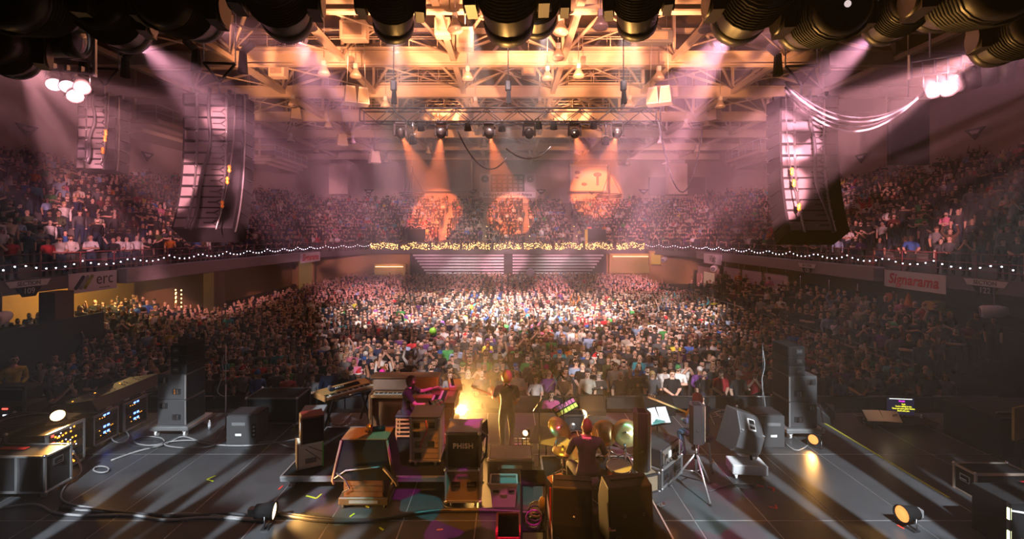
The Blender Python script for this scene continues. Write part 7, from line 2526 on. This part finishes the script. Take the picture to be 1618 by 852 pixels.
# ================================================================== the people on stage
def hero_mats(top, trousers, hair, shoe=(.02, .02, .02), skin=(.62, .36, .26), pat=None):
    k = str((top, trousers, hair))
    tm = mat('top_' + k, top, .85, var=.3, scale=14, bump=.1)
    pm_ = pat or mat('trousers_' + k, trousers, .85, var=.3, scale=14, bump=.1)
    return [mat('skin_%s' % str(skin), skin, .5, var=.08), tm, pm_, mat('hair_' + k, hair, .6, var=.4, scale=40), mat('shoe_' + k, shoe, .5)]
def hero(J, label, mats, p, rz, hair='short', hat=None, head_rot=None, sleeve=.5, hands=None, beard=False, glasses=False, sub=2, shorts=False, hs_=1.0, bulk=1.13):
    mb = body_mesh(J, 'person', sub, sleeve, beard=beard, glasses=glasses, head_rot=head_rot, detail_hands=hands, shorts=shorts, bulk=bulk)
    o = link('person', mb.mesh('person', mats), None, p, (0, 0, rz))
    tag(o, label, 'person')
    link('hair', hair_mb(J['head'], head_rot, hs_, hair).mesh('hair', [mats[3]]), o)
    if hat:
        link('hat', hat_mb(J['head'], head_rot, 1.0, hat[0]).mesh('hat', [mat('hat_%s' % str(hat[1]), hat[1], .8), M_FUR]), o)
    return o
def grip_hands(J, curl=1.1, side=None, reach=.085):
    out = {}
    for s in ('l', 'r'):
        w = Vector(J['wr_' + s]); d = (w - Vector(J['el_' + s])).normalized()
        sd = Vector((-1 if s == 'l' else 1, 0, .2)) if side is None else Vector(side[s])
        out[s] = (w - d * .01, w + d * reach, sd, curl)
    return out
# drummer: seated, back to the camera, facing the crowd (figure faces -Y, so turned round)
J = dict(pelvis=(0, .02, .56), chest=(0, -.03, .93), neck=(0, -.02, 1.13), head=(-.01, -.05, 1.275),
         hip_l=(.10, -.03, .54), kn_l=(.22, -.42, .52), an_l=(.22, -.40, .10), to_l=(.24, -.55, .05),
         hip_r=(-.10, -.03, .54), kn_r=(-.22, -.42, .52), an_r=(-.22, -.42, .10), to_r=(-.24, -.57, .05),
         sh_l=(.205, -.01, 1.06), sh_r=(-.205, -.01, 1.06), el_l=(.315, -.06, .80), wr_l=(.24, -.30, .80), el_r=(-.32, -.06, .79), wr_r=(-.27, -.30, .84))
dr = hero(J, 'drummer seen from behind in a black T-shirt, seated at the drums', hero_mats((.014, .013, .014), (.02, .02, .025), (.12, .035, .012)), (1.26, 7.74, DZ), R(180), 'short', hands=grip_hands(J))
for s_, x1, z1 in (('l', -.06, .26), ('r', .02, .42)):
    pass
def stick(o, J, s, tip):
    w = Vector(J['wr_' + s]); d = (w - Vector(J['el_' + s])).normalized()
    h = w + d * .08
    q = Vector(tip)
    M = Matrix.Rotation(PI, 3, 'Z')
    a = M @ (h - (q - h).normalized() * .10) + Vector(o.location)
    b = M @ q + Vector(o.location)
    t = MB().tube([a, a.lerp(b, .85), a.lerp(b, .96), b], .008, 6, 0, [.0085, .0075, .004, .006]).build('drumstick', mat('hickory', (.6, .42, .2), .5))
    return tag(t, 'pale drumstick held by the drummer, %s' % ('pointing at the hi-hat' if s == 'l' else 'raised by the floor tom'), 'drumstick')
stick(dr, J, 'l', (.34, -.66, .74)); stick(dr, J, 'r', (-.20, -.42, 1.14))

# guitarist: standing, back to the camera, neck of the guitar out to the side
J = stand('down')
J.update(el_l=(.25, -.02, 1.13), wr_l=(.07, -.20, 1.08), el_r=(-.29, -.03, 1.16), wr_r=(-.33, -.30, 1.26), an_l=(.10, .02, .09), to_l=(.15, -.14, .045), an_r=(-.09, .02, .09), to_r=(-.12, -.14, .045))
# turned round: his left hand (figure -x) shows on the camera's ... side of the neck
JG = {k: (-v[0], v[1], v[2]) for k, v in J.items()}
JG2 = {}
for k, v in JG.items():
    k2 = k[:-1] + ('r' if k.endswith('_l') else 'l') if k[-2:] in ('_l', '_r') else k
    JG2[k2] = v
gp = flo(801, 713)
gt = hero(JG2, 'guitarist with bushy fair hair standing with his back to the camera', hero_mats((.035, .025, .02), (.06, .05, .045), (.42, .20, .06)), (gp.x, gp.y, 0), R(180), 'curly', hands=grip_hands(JG2, 1.0), hs_=1.12)
g = thing('electric_guitar', 'wooden electric guitar held by the fair haired guitarist, neck pointing to the keyboards', 'guitar', (gp.x, gp.y + .20, 1.06), 0)
gb = MB()
out = []
for k in range(20):
    a = 2 * PI * k / 20
    r_g = .17 + .035 * math.cos(2 * a) - .02 * math.cos(a)
    out.append(Vector((.06 + r_g * 1.15 * math.cos(a), 0, r_g * math.sin(a))))
gb.poly(out, .045, (0, 1, 0)).build('body', wood, g)
nk0, nk1 = Vector((-.10, .0, .02)), Vector((-.66, .02, .24))
MB().bar(nk0, nk1, .05, .03).build('neck', mat('maple', (.5, .3, .12), .4), g)
MB().bar(nk1, nk1 + Vector((-.15, 0, .06)), .075, .02).build('headstock', wood, g)
for k in range(6):
    MB().cyl(nk1 + Vector((-.03 - .02 * k, 0, .03 + .009 * k)), nk1 + Vector((-.02 - .02 * k, 0, .075 + .009 * k)), .008, n=6).build('tuning_peg', chrome, g)
MB().tube([Vector((.2, -.05, .1)), Vector((.12, -.32, .36)), Vector((-.02, -.30, .46)), Vector((-.14, -.05, .22))], .018, 5).build('strap', matte, g)
for sx in (.02, .10):
    MB().box((sx, .05, 0), (.03, .012, .09)).build('pickup', matte, g)

# keyboard player: seated facing the organ (+X), arms out to both keyboards
J = dict(pelvis=(0, .02, .66), chest=(.0, -.05, 1.00), neck=(0, -.09, 1.19), head=(0, -.13, 1.33),
         hip_l=(.10, -.03, .64), kn_l=(.16, -.38, .58), an_l=(.16, -.30, .12), to_l=(.17, -.44, .05),
         hip_r=(-.10, -.03, .64), kn_r=(-.16, -.38, .58), an_r=(-.16, -.30, .12), to_r=(-.17, -.44, .05),
         sh_l=(.20, -.08, 1.12), sh_r=(-.20, -.08, 1.12), el_l=(.36, -.30, .98), wr_l=(.40, -.55, 1.04), el_r=(-.30, -.28, .90), wr_r=(-.26, -.52, .90))
hero(J, 'keyboard player with dark bushy hair seated between the keyboards, arms on the organ', hero_mats((.03, .025, .022), (.025, .025, .03), (.10, .04, .015)), (-2.30, 10.82, RZT - .08), R(90), 'curly', hands=grip_hands(J, .5), beard=True, sleeve=.5)

# bassist: seated on the bar stool, turned to the music, striped trousers
stp_m = bpy.data.materials.new('striped_cloth')
stp_m.use_nodes = True
nt = stp_m.node_tree
b_ = nt.nodes['Principled BSDF']
wv = N(nt, 'ShaderNodeTexWave'); wv.inputs['Scale'].default_value = 9; wv.inputs['Distortion'].default_value = .6
tcn = N(nt, 'ShaderNodeTexCoord'); nt.links.new(tcn.outputs['Object'], wv.inputs['Vector'])
cr_ = N(nt, 'ShaderNodeValToRGB'); cr_.color_ramp.elements[0].color = (.10, .13, .24, 1); cr_.color_ramp.elements[1].color = (.02, .025, .05, 1)
cr_.color_ramp.elements[0].position = .12; cr_.color_ramp.elements[1].position = .3
nt.links.new(wv.outputs[0], cr_.inputs[0]); nt.links.new(cr_.outputs[0], b_.inputs['Base Color']); b_.inputs['Roughness'].default_value = .85
J = dict(pelvis=(0, .02, .80), chest=(.02, -.03, 1.12), neck=(.03, -.08, 1.30), head=(.04, -.12, 1.44),
         hip_l=(.12, -.04, .78), kn_l=(.24, -.42, .70), an_l=(.22, -.30, .26), to_l=(.23, -.44, .22),
         hip_r=(-.12, -.04, .78), kn_r=(-.18, -.44, .72), an_r=(-.16, -.34, .28), to_r=(-.17, -.48, .24),
         sh_l=(.21, -.05, 1.23), sh_r=(-.18, -.06, 1.23), el_l=(.34, -.14, 1.00), wr_l=(.20, -.34, .96), el_r=(-.34, -.26, 1.06), wr_r=(-.44, -.42, 1.16))
ms = hero_mats((.09, .11, .18), (.03, .04, .08), (.35, .05, .06), pat=stp_m)  # red light on the hair is put into its colour
ms[1] = stp_m
hero(J, 'bassist in blue striped clothes seated on a bar stool behind the slim column speaker', ms, (3.98, 9.85, -.03), R(205), 'curly', hands=grip_hands(J, .9), beard=True, sleeve=2)
bp_ = Vector((3.98, 9.85, 0))
g = thing('bass_guitar', 'bass guitar with its neck slanting up over the music stand', 'guitar', (3.92, 10.22, .98), 0)
MB().poly([Vector((.05 + (.19 + .03 * math.cos(2 * a)) * math.cos(a), 0, (.15 + .02 * math.cos(3 * a)) * math.sin(a))) for a in [2 * PI * k / 18 for k in range(18)]], .045, (0, 1, 0)).build('body', wood, g)
MB().bar((-.1, .02, .03), (-.78, .02, .30), .05, .028).build('neck', mat('maple', (.5, .3, .12)), g)
MB().bar((-.78, .02, .30), (-.97, .02, .37), .08, .02).build('headstock', wood, g)
for k in range(4):
    MB().cyl((-.82 - .04 * k, .02, .34 + .014 * k), (-.81 - .04 * k, .02, .40 + .014 * k), .012, n=6).build('tuning_peg', chrome, g)

# sound engineers at the desk
J = stand('front')
J.update(el_l=(.22, -.22, 1.16), wr_l=(.06, -.34, 1.38), el_r=(-.24, -.22, 1.14), wr_r=(-.10, -.38, 1.36), head=(0, -.05, 1.64))
hero(J, 'bald engineer with glasses in a black T-shirt holding both hands up at the desk', hero_mats((.013, .013, .015), (.02, .02, .03), (.05, .04, .05), skin=(.55, .33, .26)), (-10.02, 10.74, 0), R(78), 'bald', hands=grip_hands(J, .35), glasses=True)
J = dict(pelvis=(0, .02, .56), chest=(0, -.06, .90), neck=(0, -.08, 1.09), head=(0, -.12, 1.23),
         hip_l=(.10, -.03, .54), kn_l=(.14, -.42, .52), an_l=(.14, -.36, .10), to_l=(.15, -.50, .05),
         hip_r=(-.10, -.03, .54), kn_r=(-.14, -.42, .52), an_r=(-.14, -.36, .10), to_r=(-.15, -.50, .05),
         sh_l=(.20, -.05, 1.02), sh_r=(-.20, -.05, 1.02), el_l=(.29, -.20, .82), wr_l=(.20, -.42, .88), el_r=(-.29, -.20, .82), wr_r=(-.18, -.42, .86))
t = thing('stool', 'round stool under the seated engineer behind the desk', 'stool', (-10.72, 12.62, 0))
MB().lathe([(.02, .47), (.17, .47), (.19, .44), (.17, .40), (.02, .40)], n=16).build('seat', vinyl, t)
MB().cyl((0, 0, .03), (0, 0, .41), .03, n=8).build('post', steel, t)
MB().lathe([(.2, 0), (.2, .02), (.03, .04)], n=16).build('base', darksteel, t)
hero(J, 'dark haired engineer in a lettered black T-shirt seated at the far end of the desk', hero_mats((.014, .013, .014), (.02, .02, .03), (.03, .02, .015), skin=(.55, .30, .22)), (-10.72, 12.62, 0), R(50), 'short', hands=grip_hands(J, .6), beard=True)
J = stand('front', .6)
hero(J, 'person in a bright yellow sweatshirt at the far side of the stage', hero_mats((.55, .46, .05), (.03, .03, .03), (.05, .03, .02)), (-12.45, 12.1, 0), R(60), 'short', hands=grip_hands(J, .6), sleeve=2)
# two people looking up from the pit
for (px, py_, topn, hc_, rz_, lab) in ((752, 622, (.30, .20, .22), (.05, .03, .02), 0, 'man in a mauve T-shirt looking up from the pit under the amber lamp'), (871, 624, (.6, .10, .25), (.03, .02, .02), 0, 'woman in a pink top looking up from the pit beside the coloured pads')):
    p = at(px, py_, 14.6)
    J = stand('down')
    hero(J, lab, hero_mats(topn, (.02, .02, .03), hc_), (p.x, 14.6, p.z - 1.63), rz_, 'short' if px == 752 else 'long', hands=grip_hands(J, .3), beard=px == 752, sub=1)
